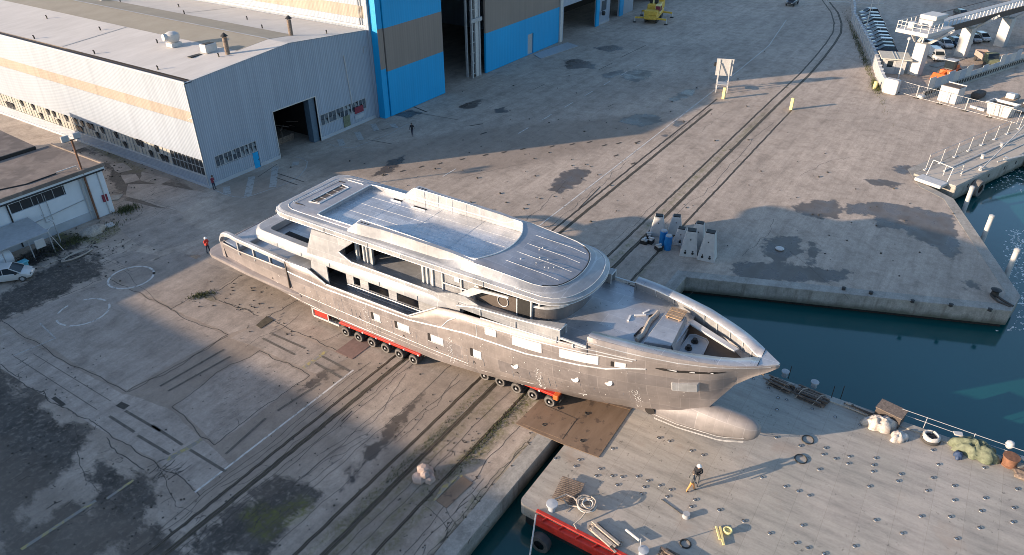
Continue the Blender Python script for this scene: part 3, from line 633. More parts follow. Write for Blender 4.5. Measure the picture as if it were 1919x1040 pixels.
# bulbous bow
bb = SB(); rings = []
for s, zc, rz_, ry in ((31.5, .95, .35, .25), (33, 1.15, .75, .6), (34.5, 1.35, 1.05, .85), (36, 1.45, 1.2, .98), (37.5, 1.66, 1.24, .92), (39, 1.86, 1.12, .86), (40, 1.98, 1.0, .78), (40.6, 2.06, .84, .66), (40.95, 2.12, .62, .49), (41.12, 2.15, .40, .3), (41.2, 2.16, .12, .1)):
    rings.append([lp(s, ry*math.sin(a), zc+rz_*math.cos(a)*(1.0 if math.cos(a) > 0 else 0.95)) for a in [2*math.pi*i/20 for i in range(20)]])
bb.loft(rings, True, True, True); bb.build('bulbous_bow', M['bulb_aluminium'], yacht, smooth=True)
wl = SB()
for dz in (.05, -.30, -.42):
    wl.tb([(s, itp(s, [33, 36, 39, 40.6], [.62, 1.0, 1.0, .72])*math.sqrt(max(.05, 1-(dz/1.25-.25)**2))+.01, itp(s, [33, 36, 39, 40.6], [1.0, 1.2, 1.5, 2.0])+dz-.15) for s in np.linspace(34.3, 40.4, 12)], .014, 5)
wl.build('bulb_weld', M['weld_bright'], yacht)
tn = SB(); tn.lathe([(.34, -.95), (.34, .95)], (34.0, 0, 1.35), 20, 'y'); tn.build('bow_thruster_tunnel', M['interior_dark'], yacht)
# deck plates
def deck_poly(s0, s1, z, inset=.08, n=14, tmax=9):
    ss = np.linspace(s0, s1, n); e = [(float(s), min(hull_t(float(s), z)-inset, tmax)) for s in ss]
    return e+[(a, -b) for a, b in reversed(e)]
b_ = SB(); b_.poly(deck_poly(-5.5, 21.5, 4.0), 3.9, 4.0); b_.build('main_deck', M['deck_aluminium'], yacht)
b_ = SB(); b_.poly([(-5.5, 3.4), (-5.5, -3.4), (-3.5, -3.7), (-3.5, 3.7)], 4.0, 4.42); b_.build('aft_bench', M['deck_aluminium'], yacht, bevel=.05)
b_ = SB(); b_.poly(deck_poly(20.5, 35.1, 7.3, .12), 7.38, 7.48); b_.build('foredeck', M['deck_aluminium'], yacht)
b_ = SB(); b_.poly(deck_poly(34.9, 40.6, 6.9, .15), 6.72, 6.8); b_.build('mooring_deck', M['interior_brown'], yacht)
# swimming platform and the ledge that runs forward from it
pl = [(-8.15, 2.6), (-8.0, 3.3), (-7.6, 3.75), (-7.0, 4.0), (-5.6, 4.12), (-2, 4.33), (3.5, 4.42), (4.2, 4.2)]
lo = [(-8.0, 2.5), (-7.8, 3.15), (-7.4, 3.6), (-6.8, 3.85), (-5.6, 3.98), (-2, 4.18), (3.2, 4.32), (4.0, 4.2)]
def both(p): return [(a, b) for a, b in p]+[(a, -b) for a, b in reversed(p)]
P1, P2 = both(pl), both(lo); b_ = SB()
dz = lambda s: itp(s, [-8, -5.6, 4.2], [0, 0, -.30])
b_.loft([[lp(a, b*.96, 2.42+dz(a)) for a, b in P2], [lp(a, b, 2.56+dz(a)) for a, b in P1], [lp(a, b, 2.84+dz(a)) for a, b in P1], [lp(a, b*.985, 2.92+dz(a)) for a, b in P2]], True, True, True)
b_.build('swim_platform', M['hull_aluminium'], yacht, smooth=True)
# aft bulwark openings: cap rail on posts
def capline(s0, s1, zf, tf, w_, h, n=20, side=1):
    ss = np.linspace(s0, s1, n); rg_ = []
    for s in ss:
        t_, z_ = tf(s), zf(s)
        rg_.append([lp(s, side*(t_-w_), z_), lp(s, side*(t_-w_), z_+h*.8), lp(s, side*(t_-w_*.8), z_+h), lp(s, side*(t_-.05), z_+h), lp(s, side*(t_+.02), z_+h*.75), lp(s, side*(t_+.02), z_)])
    return rg_
zc_ = lambda s: itp(s, [-6.1, -5.9, -5.5, -5.0, -4.4, -3.8, 3.2], [4.2, 4.55, 5.0, 5.25, 5.38, 5.42, 5.28])
for sd_ in (1, -1):
    b_ = SB(); b_.loft(capline(-6.05, 3.2, lambda s: zc_(s)-.05, lambda s: itp(s, [-6.1, -5, -3, 3.2], [3.5, 3.72, 4.02, 4.3]), .42, .34, 34, sd_), True, True, True)
    b_.build('bulwark_cap', M['bright_aluminium'], yacht, smooth=True)
    for s in (-5.95, -3.0, -.95, 1.15, 3.1):
        b_ = SB(); t_ = itp(s, [-6.1, -5, -3, 3.2], [3.5, 3.72, 4.02, 4.3]); b_.bx(s-.07, s+.07, sd_*(t_-.22), sd_*(t_-.02), ztop(s)-.5, zc_(s)+.05); b_.build('bulwark_post', M['bright_aluminium'], yacht)
    b_ = SB(); b_.poly([(-5.9, sd_*3.4), (-5.5, sd_*3.3), (-5.5, sd_*3.62), (-5.9, sd_*3.58)], 2.9, 4.35); b_.build('transom_pillar', M['hull_aluminium'], yacht)
# rub rails and weld lines
def trim(pts, r=.05, mat='weld_bright', name='rub_rail', out=.0):
    for sd_ in (1, -1):
        b_ = SB(); q = []
        for (a, z0), (b, z1) in zip(pts[:-1], pts[1:]):
            n = max(1, int(abs(b-a)/.8))
            for i in range(n): s = a+(b-a)*i/n; z = z0+(z1-z0)*i/n; q.append((s, sd_*(hull_t(s, z)+.03+out), z))
        s, z = pts[-1]; q.append((s, sd_*(hull_t(s, z)+.03+out), z)); b_.tb(q, r, 6); b_.build(name, M[mat], yacht)
trim([(3.3, 4.55), (7.6, 4.30), (16, 4.42), (19, 4.85), (21, 5.12), (26, 5.30), (31.6, 5.98), (33.0, 6.5), (34.1, 6.72)], .075, 'bright_aluminium')
trim([(7.7, 4.76), (15.9, 4.76), (18.6, 6.46)], .07, 'bright_aluminium', 'bulwark_edge'); trim([(3.3, 5.55), (5.8, 5.58), (7.6, 4.78)], .07, 'bright_aluminium', 'bulwark_edge')
trim([(3.4, 2.6), (11.5, 2.45), (21, 2.2)], .025, 'weld_bright', 'weld_line'); trim([(12, 2.0), (22, 1.9), (30, 2.4)], .018, 'weld_bright', 'weld_line')
trim([(-5, 2.3), (0, 1.95), (6, 1.5), (14, 1.45)], .03, 'weld_bright', 'weld_line'); trim([(30.4, 7.9), (36, 7.8), (40.9, 7.68)], .05, 'bright_aluminium', 'sheer_line')
trim([(19.0, 4.95), (19.6, 5.7), (20.3, 6.2), (20.9, 6.3), (21.6, 6.28), (26, 6.62), (31, 7.05), (33.3, 7.2)], .055, 'bright_aluminium', 'window_band_edge')
trim([(22.4, 6.95), (28.4, 7.3), (33.5, 7.38)], .06, 'bright_aluminium', 'deck_edge'); trim([(22.0, 6.35), (22.05, 5.2)], .04, 'weld_bright', 'weld_line')
for sgn in (1, -1):   # plates, covered windows and lower ports set into the side
    def plate(s0, s1, z0, z1, name, mat, th=.035, r=0):
        b_ = SB(); n = 3; A_ = []
        for i in range(n+1):
            s = s0+(s1-s0)*i/n; za = z0[0]+(z0[1]-z0[0])*i/n; zb = z1[0]+(z1[1]-z1[0])*i/n
            A_.append([lp(s, sgn*(hull_t(s, za)+.04), za), lp(s, sgn*(hull_t(s, za)+.05+th), za), lp(s, sgn*(hull_t(s, zb)+.05+th), zb), lp(s, sgn*(hull_t(s, zb)+.04), zb)])
        b_.loft(A_, True, True, True); return b_.build(name, M[mat], yacht)
    for a in ((22.75, 23.65, (5.75, 5.8), (6.33, 6.36)), (24.95, 27.2, (5.72, 5.82), (6.45, 6.62)), (28.5, 31.15, (5.98, 6.22), (6.72, 6.95))): plate(*a, 'covered_window', 'plastic_white')
    plate(32.2, 32.9, (6.42, 6.5), (6.85, 6.9), 'covered_window', 'plastic_white'); plate(31.95, 32.15, (6.38, 6.4), (6.8, 6.82), 'window_slot', 'interior_dark')
    for s0, s1, z0, z1 in ((12.15, 13.0, 3.1, 3.72), (14.5, 15.85, 3.15, 3.75), (17.65, 19.0, 3.2, 3.82), (21.4, 22.3, 3.25, 3.92)):
        f_ = plate(s0, s1, (z0, z0), (z1, z1), 'hull_window', 'plastic_white', .02); f2 = plate(s0-.02, s0+.22, (z0-.03, z0-.03), (z1+.03, z1+.03), 'window_reveal', 'interior_dark', .04); f2.parent = f_
        f2 = plate(s0-.06, s1+.06, (z0-.1, z0-.1), (z0-.03, z0-.03), 'window_sill', 'weld_bright', .03); f2.parent = f_
    for s, z in ((25.0, 3.75), (29.45, 4.2), (31.7, 4.62)):
        t_ = hull_t(s, z); b_ = SB(); b_.lathe([(.30, -.05), (.30, .06)], (s, -sgn*(t_+.0), z), 16, 'y'); f_ = b_.build('porthole', M['plastic_white'], yacht)
        b_ = SB(); b_.lathe([(.22, -.05), (.22, .075)], (s-.16, -sgn*(t_+.0), z+.12), 14, 'y'); b_.build('porthole_recess', M['interior_dark'], f_)
    for s, z in ((15.2, 2.55), (18.3, 2.62), (21.6, 2.6), (25.1, 3.05), (.9, 2.95), (10.8, 2.7)):
        t_ = hull_t(s, z); b_ = SB(); b_.prism([(s-.13, z-.08), (s, z+.16), (s+.13, z-.08), (s, z)], -sgn*(t_+.02), -sgn*(t_+.06), axis='y'); b_.build('hull_mark', M['black_part'], yacht)
    # long slot and anchor pocket
    b_ = SB(); rr = []
    for s in np.linspace(34.7, 38.6, 10): z = itp(s, [34.7, 38.6], [6.98, 7.12]); t_ = hull_t(s, z); h = .09 if 34.9 < s < 38.4 else .02; rr.append([lp(s, sgn*(t_+.04), z-h), lp(s, sgn*(t_+.07), z-h), lp(s, sgn*(t_+.09), z+h), lp(s, sgn*(t_+.04), z+h)])
    b_.loft(rr, True, True, True); slot = b_.build('fairlead_slot', M['interior_dark'], yacht)
    for s in (35.6, 36.6, 37.6):
        z = 7.05; b_ = SB(); t_ = hull_t(s, z); b_.tb([(s-.35, sgn*(t_+.11), z), (s+.35, sgn*(hull_t(s+.35, z)+.11), z+.02)], .045); b_.build('roller', M['bright_aluminium'], slot)
    b_ = SB(); rr = []
    for s, zl, zh, o in ((35.6, 4.95, 5.7, .04), (35.7, 4.9, 5.75, .16), (37.15, 5.05, 5.95, .34), (37.2, 5.05, 5.95, .04)): rr.append([lp(s, sgn*(hull_t(s, zl)-.02), zl), lp(s, sgn*(hull_t(s, zl)+o), zl), lp(s, sgn*(hull_t(s, zh)+o), zh), lp(s, sgn*(hull_t(s, zh)-.02), zh)])
    b_.loft(rr, True, True, True); b_.build('anchor_pocket', M['bright_aluminium'], yacht)
    b_ = SB(); b_.bx(3.16, 3.24, sgn*4.22, sgn*4.37, 2.9, 5.5); b_.build('plate_seam', M['interior_brown'], yacht)
# chalk marks and tack welds dotted over the shell
b_ = SB(); rg = random.Random(5)
for i in range(110):
    s = rg.uniform(-5, 39); z = rg.choice((rg.uniform(1.8, 6.6), rg.gauss(3.0, .25), rg.gauss(4.5, .2))); zt = ztop(s)
    if z > zt-.2 or z < 1.7: continue
    if s > 36.5 and z < 6.0: continue
    r_ = rg.uniform(.012, .035); t_ = hull_t(s, z)+.055; b_.bx(s-r_, s+r_, t_, t_+.012, z-r_*.6, z+r_*.6)
b_.build('tack_welds', M['plastic_white'], yacht, kind='stuff')
# frames, longitudinal and vertical weld beads
b_ = SB()
for i in range(70):
    s = 4.5+i*.46
    if s > 33: break
    z0, z1 = rg.uniform(1.75, 2.6), rg.uniform(3.2, 4.1)
    if rg.random() < .55: b_.tb([(s, hull_t(s, z0)+.052, z0), (s, hull_t(s, z1)+.052, z1)], .012, 4)
for s in (11.6, 19.6, 26.8, 33.4):
    z0, z1 = 1.6, min(4.3, ztop(s)); 
    for k in range(26):
        z = z0+(z1-z0)*k/26; 
        for q in range(2): r_ = rg.uniform(.02, .045); a = s+rg.uniform(-.25, .25); t_ = hull_t(a, z)+.05; b_.bx(a-r_, a+r_, t_, t_+.012, z-.02, z+.02)
b_.build('weld_beads', M['weld_bright'], yacht, kind='stuff')

# --- bow bulwark: broad cap and inner faces
def inn(s): return max(0.0, ttop(s)-itp(s, [30.4, 34, 37, 39, 40.3], [.75, .78, .85, .95, 1.2]))
ss = list(np.linspace(30.4, 40.2, 22))
for sd_ in (1, -1):
    b_ = SB(); rr = []
    for s in ss: z = ztop(s); rr.append([lp(s, sd_*(ttop(s)+.02), z-.02), lp(s, sd_*(ttop(s)-.12), z+.09), lp(s, sd_*(inn(s)+.05), z+.02), lp(s, sd_*inn(s), z-.12)])
    b_.loft(rr, False); rr2 = []
    b_.build('bow_cap', M['deck_aluminium'], yacht, smooth='all')
    b_ = SB(); b_.loft([[lp(s, sd_*(inn(s)+.04), ztop(s)-.08), lp(s, sd_*max(.02, hull_t(s, 7.3)-.18), 7.0 if s > 34.9 else 7.45)] for s in ss], False); b_.build('bulwark_inner', M['super_aluminium'], yacht)
    b_ = SB(); b_.tb([(s, sd_*(inn(s)+.02), ztop(s)-.06) for s in ss], .045); b_.build('cap_edge', M['weld_bright'], yacht)
    b_ = SB(); b_.mesh([lp(30.38, sd_*4.15, 7.45), lp(30.38, sd_*3.4, 7.45), lp(30.38, sd_*3.4, 8.28), lp(30.38, sd_*4.15, 8.42)], [(0, 1, 2, 3)]); b_.build('bulwark_end', M['super_aluminium'], yacht)
    for s in (32, 33.4, 34.8, 35.8, 36.8, 37.8, 38.8, 39.5):   # stanchions under the cap
        b_ = SB(); b_.tb([(s, sd_*(inn(s)-.02), ztop(s)-.1), (s, sd_*max(.02, hull_t(s, 7.3)-.22), 7.05 if s > 34.9 else 7.5)], .035); b_.build('bulwark_stay', M['weld_bright'], yacht)
b_ = SB(); b_.poly([(40.2, inn(40.2)), (40.2, ttop(40.2)), (40.8, .5), (41.3, .1), (41.3, -.1), (40.8, -.5), (40.2, -ttop(40.2)), (40.2, -inn(40.2))], 7.80, 7.93); b_.build('stemhead', M['deck_aluminium'], yacht, bevel=.04)
for k_ in (1, -1): b_ = SB(); b_.bx(28.5, 30.4, k_*4.22, k_*4.34, 7.55, 7.68); b_.bx(29.4, 29.5, k_*4.22, k_*4.34, 7.2, 7.6); b_.build('low_rail', M['weld_bright'], yacht)
# foredeck fittings
b_ = SB(); b_.poly([(33.35, 2.1), (33.35, -1.75), (34.75, -1.9), (35.05, 1.6)], 7.48, 7.85); b_.build('sunpad_base', M['deck_aluminium'], yacht, bevel=.06)
b_ = SB(); b_.mesh([lp(35.05, 1.6, 7.85), lp(34.75, -1.9, 7.85), lp(35.0, -2.0, 6.8), lp(35.5, 1.6, 6.8)], [(0, 1, 2, 3)]); b_.build('well_bulkhead', M['super_aluminium'], yacht)
for k_ in range(4):
    b_ = SB(); b_.tb([(34.95-.1+.12*k_, 1.5-.1*k_, 7.8-.25*k_), (34.72+.1*k_, -1.7, 7.8-.25*k_)], .035); b_.build('handrail', M['weld_bright'], yacht)
b_ = SB(); b_.poly([(34.9, -1.85), (35.1, -2.35), (38.7, -.75), (38.5, -.35)], 7.35, 7.5); b_.build('well_coaming', M['bright_aluminium'], yacht, bevel=.03)
b_ = SB(); b_.poly([(35.2, .9), (35.3, -1.3), (35.6, -1.55), (36.4, -1.45), (36.65, -1.2), (36.75, .3), (36.6, 1.2), (35.3, 1.3)], 6.8, 6.9); hp = b_.build('deck_hatch', M['super_aluminium'], yacht, bevel=.03)
b_ = SB(); b_.tb([(35.25, .9, 6.92), (35.3, -1.3, 6.92), (35.6, -1.55, 6.92), (36.4, -1.45, 6.92), (36.65, -1.2, 6.92), (36.75, .3, 6.92)], .035); b_.build('hatch_rim', M['bright_aluminium'], hp)
for s, t_ in ((35.75, .15), (35.85, -.75)):
    b_ = SB(); b_.lathe([(.24, 6.9), (.24, 6.97), (.12, 6.97), (.12, 7.12), (.16, 7.16)], (s, -t_, 0), 12); f_ = b_.build('hatch_fitting', M['black_part'], yacht)
# hose roll along the sunpad and loose timber
mb = MB(); q = [SW(32.85+.25*math.sin(i*.7)*.3, 2.0-i*.36, 7.66+.05*math.sin(i*2.1)) for i in range(11)]; mb.tube(q, .17, 8)
tag(mb.build('rolled_fender', M['rope_pale'], smooth=True), 'long pale rolled fender lying across the foredeck before the sunpad base', 'fender')
mb = MB(); q = [SW(32.5, 1.5, 7.56), SW(32.6, .6, 7.62), SW(32.9, -.1, 7.6), SW(32.5, -1.0, 7.6), SW(32.9, -1.7, 7.6)]; mb.tube(q, .07, 6)
tag(mb.build('black_hose', M['black_part'], smooth=True), 'black hose lying beside the pale rolled fender on the foredeck', 'hose')
pal = thing('timber_stack', 'reddish timber planks stacked at the far end of the sunpad base', 'timber', SW(34.1, -1.75, 7.85), -math.pi/2+TH)
for k_ in range(5):
    mb = MB(); mb.box(-.55, .55, -.62+k_*.26, -.42+k_*.26, .06, .12+.01*(k_ % 2)); mb.build('plank', M['wood'], pal)
for k_ in (-.4, .4):
    mb = MB(); mb.box(k_-.05, k_+.05, -.65, .68, 0, .06); mb.build('batten', M['wood'], pal)
for i, (s, t_, l) in enumerate(((31.9, -.9, .8), (32.1, -1.5, .6), (31.4, -.2, .7))):
    mb = MB(); mb.tbox(SW(s, t_)[:2], R(-50+30*i), 0, l, .12, .08, 7.49)
    tag(mb.build('offcut', M['plastic_white']), ['white offcut bar lying nearest the timber stack on the foredeck', 'short white offcut bar beside the far bulwark on the foredeck', 'white offcut bar lying alone towards the wheelhouse'][i], 'offcut')
# ------------------------------------------------------------------ yacht superstructure
def smooth_house(t0, s0, s1, z0, z1, holes, name, mat='super_aluminium', th=.1):
    for sd_ in (1, -1):
        b_ = SB(); y_ = -sd_*t0; wall_holes(b_, s0, s1, z0, z1, y_-(th if sd_ == -1 else 0), th, holes); b_.build(name, M[mat], yacht)
# main deck house
smooth_house(3.0, 5.6, 19.6, 4.0, 6.42, [(6.4, 8.6, 4.02, 6.0), (9.35, 10.05, 4.6, 6.0), (10.9, 12.95, 4.55, 6.0), (13.75, 15.85, 4.55, 6.0)], 'main_deck_house', 'bright_aluminium')
for sd_ in (1, -1):
    b_ = SB(); b_.mesh([lp(6.2, sd_*3.05, 4.0), lp(6.2, sd_*3.05, 6.4), lp(5.6, -sd_*3.0, 6.4), lp(5.6, -sd_*3.0, 4.0)], [(0, 1, 2, 3)])
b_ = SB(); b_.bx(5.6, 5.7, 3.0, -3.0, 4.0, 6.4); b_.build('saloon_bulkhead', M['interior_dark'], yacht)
b_ = SB(); b_.bx(5.8, 19.5, 1.4, 1.5, 4.0, 6.4); b_.bx(5.8, 19.5, -1.4, -1.5, 4.0, 6.4); b_.build('inner_bulkhead', M['interior_dark'], yacht)  # coloured near-black so the deck house openings look unlit inside
b_ = SB(); b_.tb([(8.8, 3.12, 4.5), (18.4, 3.12, 4.5)], .06); b_.tb([(9.9, 3.35, 4.35), (19.4, 3.35, 4.4)], .05); b_.build('side_deck_sill', M['super_aluminium'], yacht)
# stair cover plate on the side between the aft deck and the house
for sd_ in (1, -1):
    b_ = SB(); b_.poly([(3.3, sd_*4.28), (3.3, sd_*2.5), (5.7, sd_*2.45), (5.9, sd_*4.3)], 5.5, 5.62); b_.build('stair_cover', M['super_aluminium'], yacht, bevel=.03)
    b_ = SB(); b_.side([(3.3, 4.0), (3.3, 5.5), (5.9, 5.5), (5.9, 4.0)], sd_*2.45, sd_*2.55); b_.build('stair_side', M['super_aluminium'], yacht)
    b_ = SB(); b_.side([(5.9, 5.5), (6.0, 6.5), (7.65, 6.42), (7.65, 4.6), (7.4, 4.75)], sd_*3.92, sd_*4.02); b_.build('side_gusset', M['bright_aluminium'], yacht)
# upper deck: slab, ring round the aft cockpit and the side bulwark
def star(poly, c, n):
    out = []
    for i in range(n):
        a = 2*math.pi*i/n; dx, dy = math.cos(a), math.sin(a); best = 0
        for (x0, y0), (x1, y1) in zip(poly, poly[1:]+poly[:1]):
            ex, ey = x1-x0, y1-y0; den = dx*ey-dy*ex
            if abs(den) < 1e-9: continue
            k_ = ((x0-c[0])*ey-(y0-c[1])*ex)/den; u = ((x0-c[0])*dy-(y0-c[1])*dx)/den
            if k_ > 0 and -1e-6 <= u <= 1+1e-6: best = max(best, k_)
        out.append((c[0]+dx*best, c[1]+dy*best))
    return out
def rnd_poly(poly, r, n=5):
    out = []; N_ = len(poly)
    for i in range(N_):
        p0, p1, p2 = Vector(poly[i-1]), Vector(poly[i]), Vector(poly[(i+1) % N_]); rr = r[i] if isinstance(r, (list, tuple)) else r
        if rr <= 0: out.append(tuple(p1)); continue
        a = (p0-p1).normalized(); b = (p2-p1).normalized(); rr = min(rr, (p0-p1).length*.49, (p2-p1).length*.49); A_ = p1+a*rr; B_ = p1+b*rr
        for k_ in range(n+1): u = k_/n; q = A_*(1-u)**2+p1*2*u*(1-u)+B_*u*u; out.append((q.x, q.y))
    return out
def sym(p): return p+[(a, -b) for a, b in reversed(p) if abs(b) > 1e-6]
U_out = rnd_poly(sym([(-1.15, 3.75), (4, 4.0), (12, 4.16), (20.2, 4.2)]), [1.3, .5, .5, 0, 0, .5, .5, 1.3])
U_in = rnd_poly(sym([(.35, 3.0), (5.9, 3.2)]), [.5, .1, .1, .5]); cU = (3.0, 0.0)
NU = 120
so = star(U_out, cU, NU); so_lo = star([(cU[0]+(a-cU[0])*.97, b*.95) for a, b in U_out], cU, NU); si = star(U_in, cU, NU)
mid = star([(cU[0]+(a-cU[0])*.985 if a < 3 else a, b*.955) for a, b in U_out], cU, NU)
b_ = SB(); L_ = lambda pts, z: [lp(a, b, z) for a, b in pts]
b_.loft([L_(so_lo, 6.15), L_(so, 6.35), L_(so, 6.75), L_(mid, 7.12), L_([(a*.86+b_2[0]*.14, b*.86+b_2[1]*.14) for (a, b), b_2 in zip(mid, si)], 7.2)], True)
b_.build('upper_deck_ring', M['bright_aluminium'], yacht, smooth=True)
b_ = SB(); rg2 = [L_([(a*.86+q[0]*.14, b*.86+q[1]*.14) for (a, b), q in zip(mid, si)], 7.2), L_(si, 7.16), L_(si, 6.6)]; b_.loft(rg2, True); b_.build('cockpit_coaming', M['bright_aluminium'], yacht, smooth=True)
b_ = SB(); b_.poly([(a, b) for a, b in rnd_poly(sym([(-.8, 3.5), (4, 3.75), (20.6, 3.95)]), [1.2, .4, 0, 0, .4, 1.2])], 6.42, 6.55); b_.build('upper_deck', M['deck_aluminium'], yacht)
b_ = SB(); b_.poly([(1.4, 2.4), (1.4, 1.8), (5.0, 2.0), (5.0, 2.6)], 6.56, 6.62); b_.build('cockpit_hatch', M['interior_dark'], yacht)
b_ = SB(); b_.poly([(4.9, 2.9), (4.4, 1.8), (5.7, 1.9), (5.8, 2.9)], 6.56, 6.8); b_.build('cockpit_step', M['super_aluminium'], yacht)
for sd_ in (1, -1):
    a_, c_ = sd_*3.86, sd_*3.98
    b_ = SB(); b_.side([(5.7, 7.15), (6.6, 9.25), (10.75, 9.32), (9.15, 8.0), (10.4, 7.45), (12.5, 7.42), (19.7, 7.42), (20.4, 6.9), (20.4, 6.5), (5.5, 6.5)], a_, c_); b_.build('side_screen', M['bright_aluminium'], yacht)
    b_ = SB(); b_.side([(20.2, 7.42), (19.5, 7.42), (21.6, 8.95), (24.4, 9.15), (24.4, 9.0), (22.3, 8.78)], sd_*3.84, sd_*3.96); b_.build('belt_rail', M['weld_bright'], yacht)
    b_ = SB(); b_.tb([(9.1, sd_*3.92, 8.0), (10.4, sd_*3.95, 7.46), (19.6, sd_*4.0, 7.44)], .07); b_.tb([(9.1, sd_*3.92, 8.0), (10.75, sd_*3.92, 9.3)], .05); b_.build('screen_edge', M['weld_bright'], yacht)
# upper house with openings, mullions and grey panels
smooth_house(3.05, 8.8, 21.4, 6.55, 9.5, [(8.9, 10.0, 6.6, 9.1), (10.45, 10.85, 6.6, 9.1), (11.85, 16.5, 6.6, 9.2)], 'upper_deck_house')
for sd_ in (1, -1):
    for s, w_ in ((10.25, .12), (10.95, .12), (11.3, .08), (11.75, .16), (16.6, .14), (17.0, .08), (17.45, .16), (18.35, .10), (20.0, .1)):
        b_ = SB(); b_.bx(s-w_/2, s+w_/2, sd_*3.03, sd_*3.17, 6.6, 9.3); b_.build('mullion', M['weld_bright'], yacht)
    b_ = SB(); b_.tb([(18.5, sd_*3.2, 7.9), (21.4, sd_*3.2, 7.95)], .05); b_.build('panel_batten', M['weld_bright'], yacht)
    b_ = SB(); b_.bx(19.45, 19.85, sd_*3.08, sd_*3.2, 8.35, 8.85); b_.build('white_tag', M['plastic_white'], yacht)
b_ = SB(); b_.bx(8.8, 8.9, 3.0, -3.0, 6.55, 9.3); b_.bx(10.9, 11.0, 2.6, -2.6, 6.55, 9.3); b_.build('cross_bulkhead', M['interior_dark'], yacht)  # same painted-in dark across the aft part of the upper opening
b_ = SB(); b_.bx(9, 21, .8, .9, 6.55, 9.3); b_.bx(9, 21, 1.0, 3.0, 6.55, 6.6); b_.build('centre_bulkhead', M['interior_dark'], yacht)  # bulkhead and floor coloured near-black as the inner shade of the opening
b_ = SB(); b_.mesh([lp(14.4, .95, 8.0), lp(16.4, .95, 7.4), lp(16.4, .95, 8.3)], [(0, 1, 2)]); b_.build('sunlit_patch', M['super_aluminium'], yacht)  # pale triangle put in as a patch of sun on the dark bulkhead
# wheelhouse
Wp = rnd_poly(sym([(21.2, 3.25), (26.6, 3.25), (27.7, 2.3), (28.2, 0)]), [0, .7, .8, .6, .8, .7, 0]); Wc = (24.5, 0)
sw = star(Wp, Wc, 72); b_ = SB(); sc_ = lambda k_: [(Wc[0]+(a-Wc[0])*k_, b*k_) for a, b in sw]
b_.loft([L_(sw, 7.45), L_(sc_(.995), 8.45)], True); b_.build('wheelhouse_wall', M['wheelhouse_shaded'], yacht, smooth=True)
b_ = SB(); b_.loft([L_(sc_(.93), 8.40), L_(sc_(.93), 9.4)], True); b_.build('wheelhouse_window', M['glass_dark'], yacht, smooth=True)
b_ = SB(); b_.loft([L_(sc_(.99), 8.40), L_(sc_(1.02), 8.50), L_(sc_(.99), 8.60), L_(sc_(.92), 8.58)], True); b_.build('window_ledge', M['weld_bright'], yacht)
for i in range(0, 72, 6):
    a, b = sc_(.97)[i]; b_ = SB(); b_.bx(a-.06, a+.06, b+.06, b-.06, 8.5, 9.35); b_.build('window_post', M['bright_aluminium'], yacht)
for sd_ in (1, -1):
    b_ = SB(); b_.bx(24.8, 25.75, sd_*3.2, sd_*3.38, 7.5, 9.2); b_.build('wheelhouse_door', M['black_part'], yacht)
    for a_ in (24.68, 25.77): b_ = SB(); b_.bx(a_, a_+.1, sd_*3.22, sd_*3.42, 7.5, 9.25); b_.build('door_frame', M['weld_bright'], yacht)
    b_ = SB(); b_.bx(21.6, 24.6, sd_*3.2, sd_*3.32, 7.5, 8.9); b_.build('wheelhouse_side', M['interior_brown'], yacht)
    b_ = SB(); b_.torus((0, 0, 0), .42, .03, 18, 5); o = b_.build('ring_frame', M['weld_bright'], yacht); o.rotation_euler = (R(90), 0, 0); o.location = (23.6, -sd_*3.36, 8.2)
# side bulwark of the foredeck with its broad cap
for sd_ in (1, -1):
    b_ = SB(); rr = []
    for s in np.linspace(20.4, 28.5, 16):
        zt = itp(s, [20.4, 22, 25, 28.5], [7.3, 7.72, 7.92, 8.28]); w_ = itp(s, [20.4, 26, 27.5, 28.5], [.14, .18, .55, .70])
        rr.append([lp(s, sd_*4.3, 7.1), lp(s, sd_*4.34, zt-.08), lp(s, sd_*4.24, zt), lp(s, sd_*(4.24-w_), zt), lp(s, sd_*(4.2-w_), zt-.1), lp(s, sd_*(4.2-w_), 7.5)])
    b_.loft(rr, False, True, True); b_.mesh(rr[-1], [(0, 1, 2, 3, 4, 5)]); b_.mesh(rr[0], [(0, 1, 2, 3, 4, 5)]); b_.build('deck_bulwark', M['super_aluminium'], yacht, recalc=True)
    b_ = SB(); b_.tb([(s, sd_*4.34, itp(s, [20.4, 22, 25, 28.5], [7.27, 7.69, 7.89, 8.24])) for s in np.linspace(20.4, 28.5, 12)]+[(28.52, sd_*4.32, 7.5)], .05); b_.tb([(28.52, sd_*3.5, 7.5), (28.52, sd_*3.52, 8.22), (28.52, sd_*4.28, 8.26)], .05); b_.build('bulwark_edge', M['weld_bright'], yacht)
    b_ = SB()
    for s in (22.4, 25.2, 28.3): b_.tb([(s, sd_*4.37, 7.15), (s, sd_*4.37, 7.68)], .035)
    b_.build('bulwark_weld', M['weld_bright'], yacht)
    b_ = SB(); b_.side([(17.6, 7.5), (18.4, 7.5), (19.9, 8.0), (21.0, 8.05), (22.2, 7.7), (22.6, 7.35), (20.4, 7.2)], sd_*4.02, sd_*4.1); b_.build('bulwark_gusset', M['bright_aluminium'], yacht)
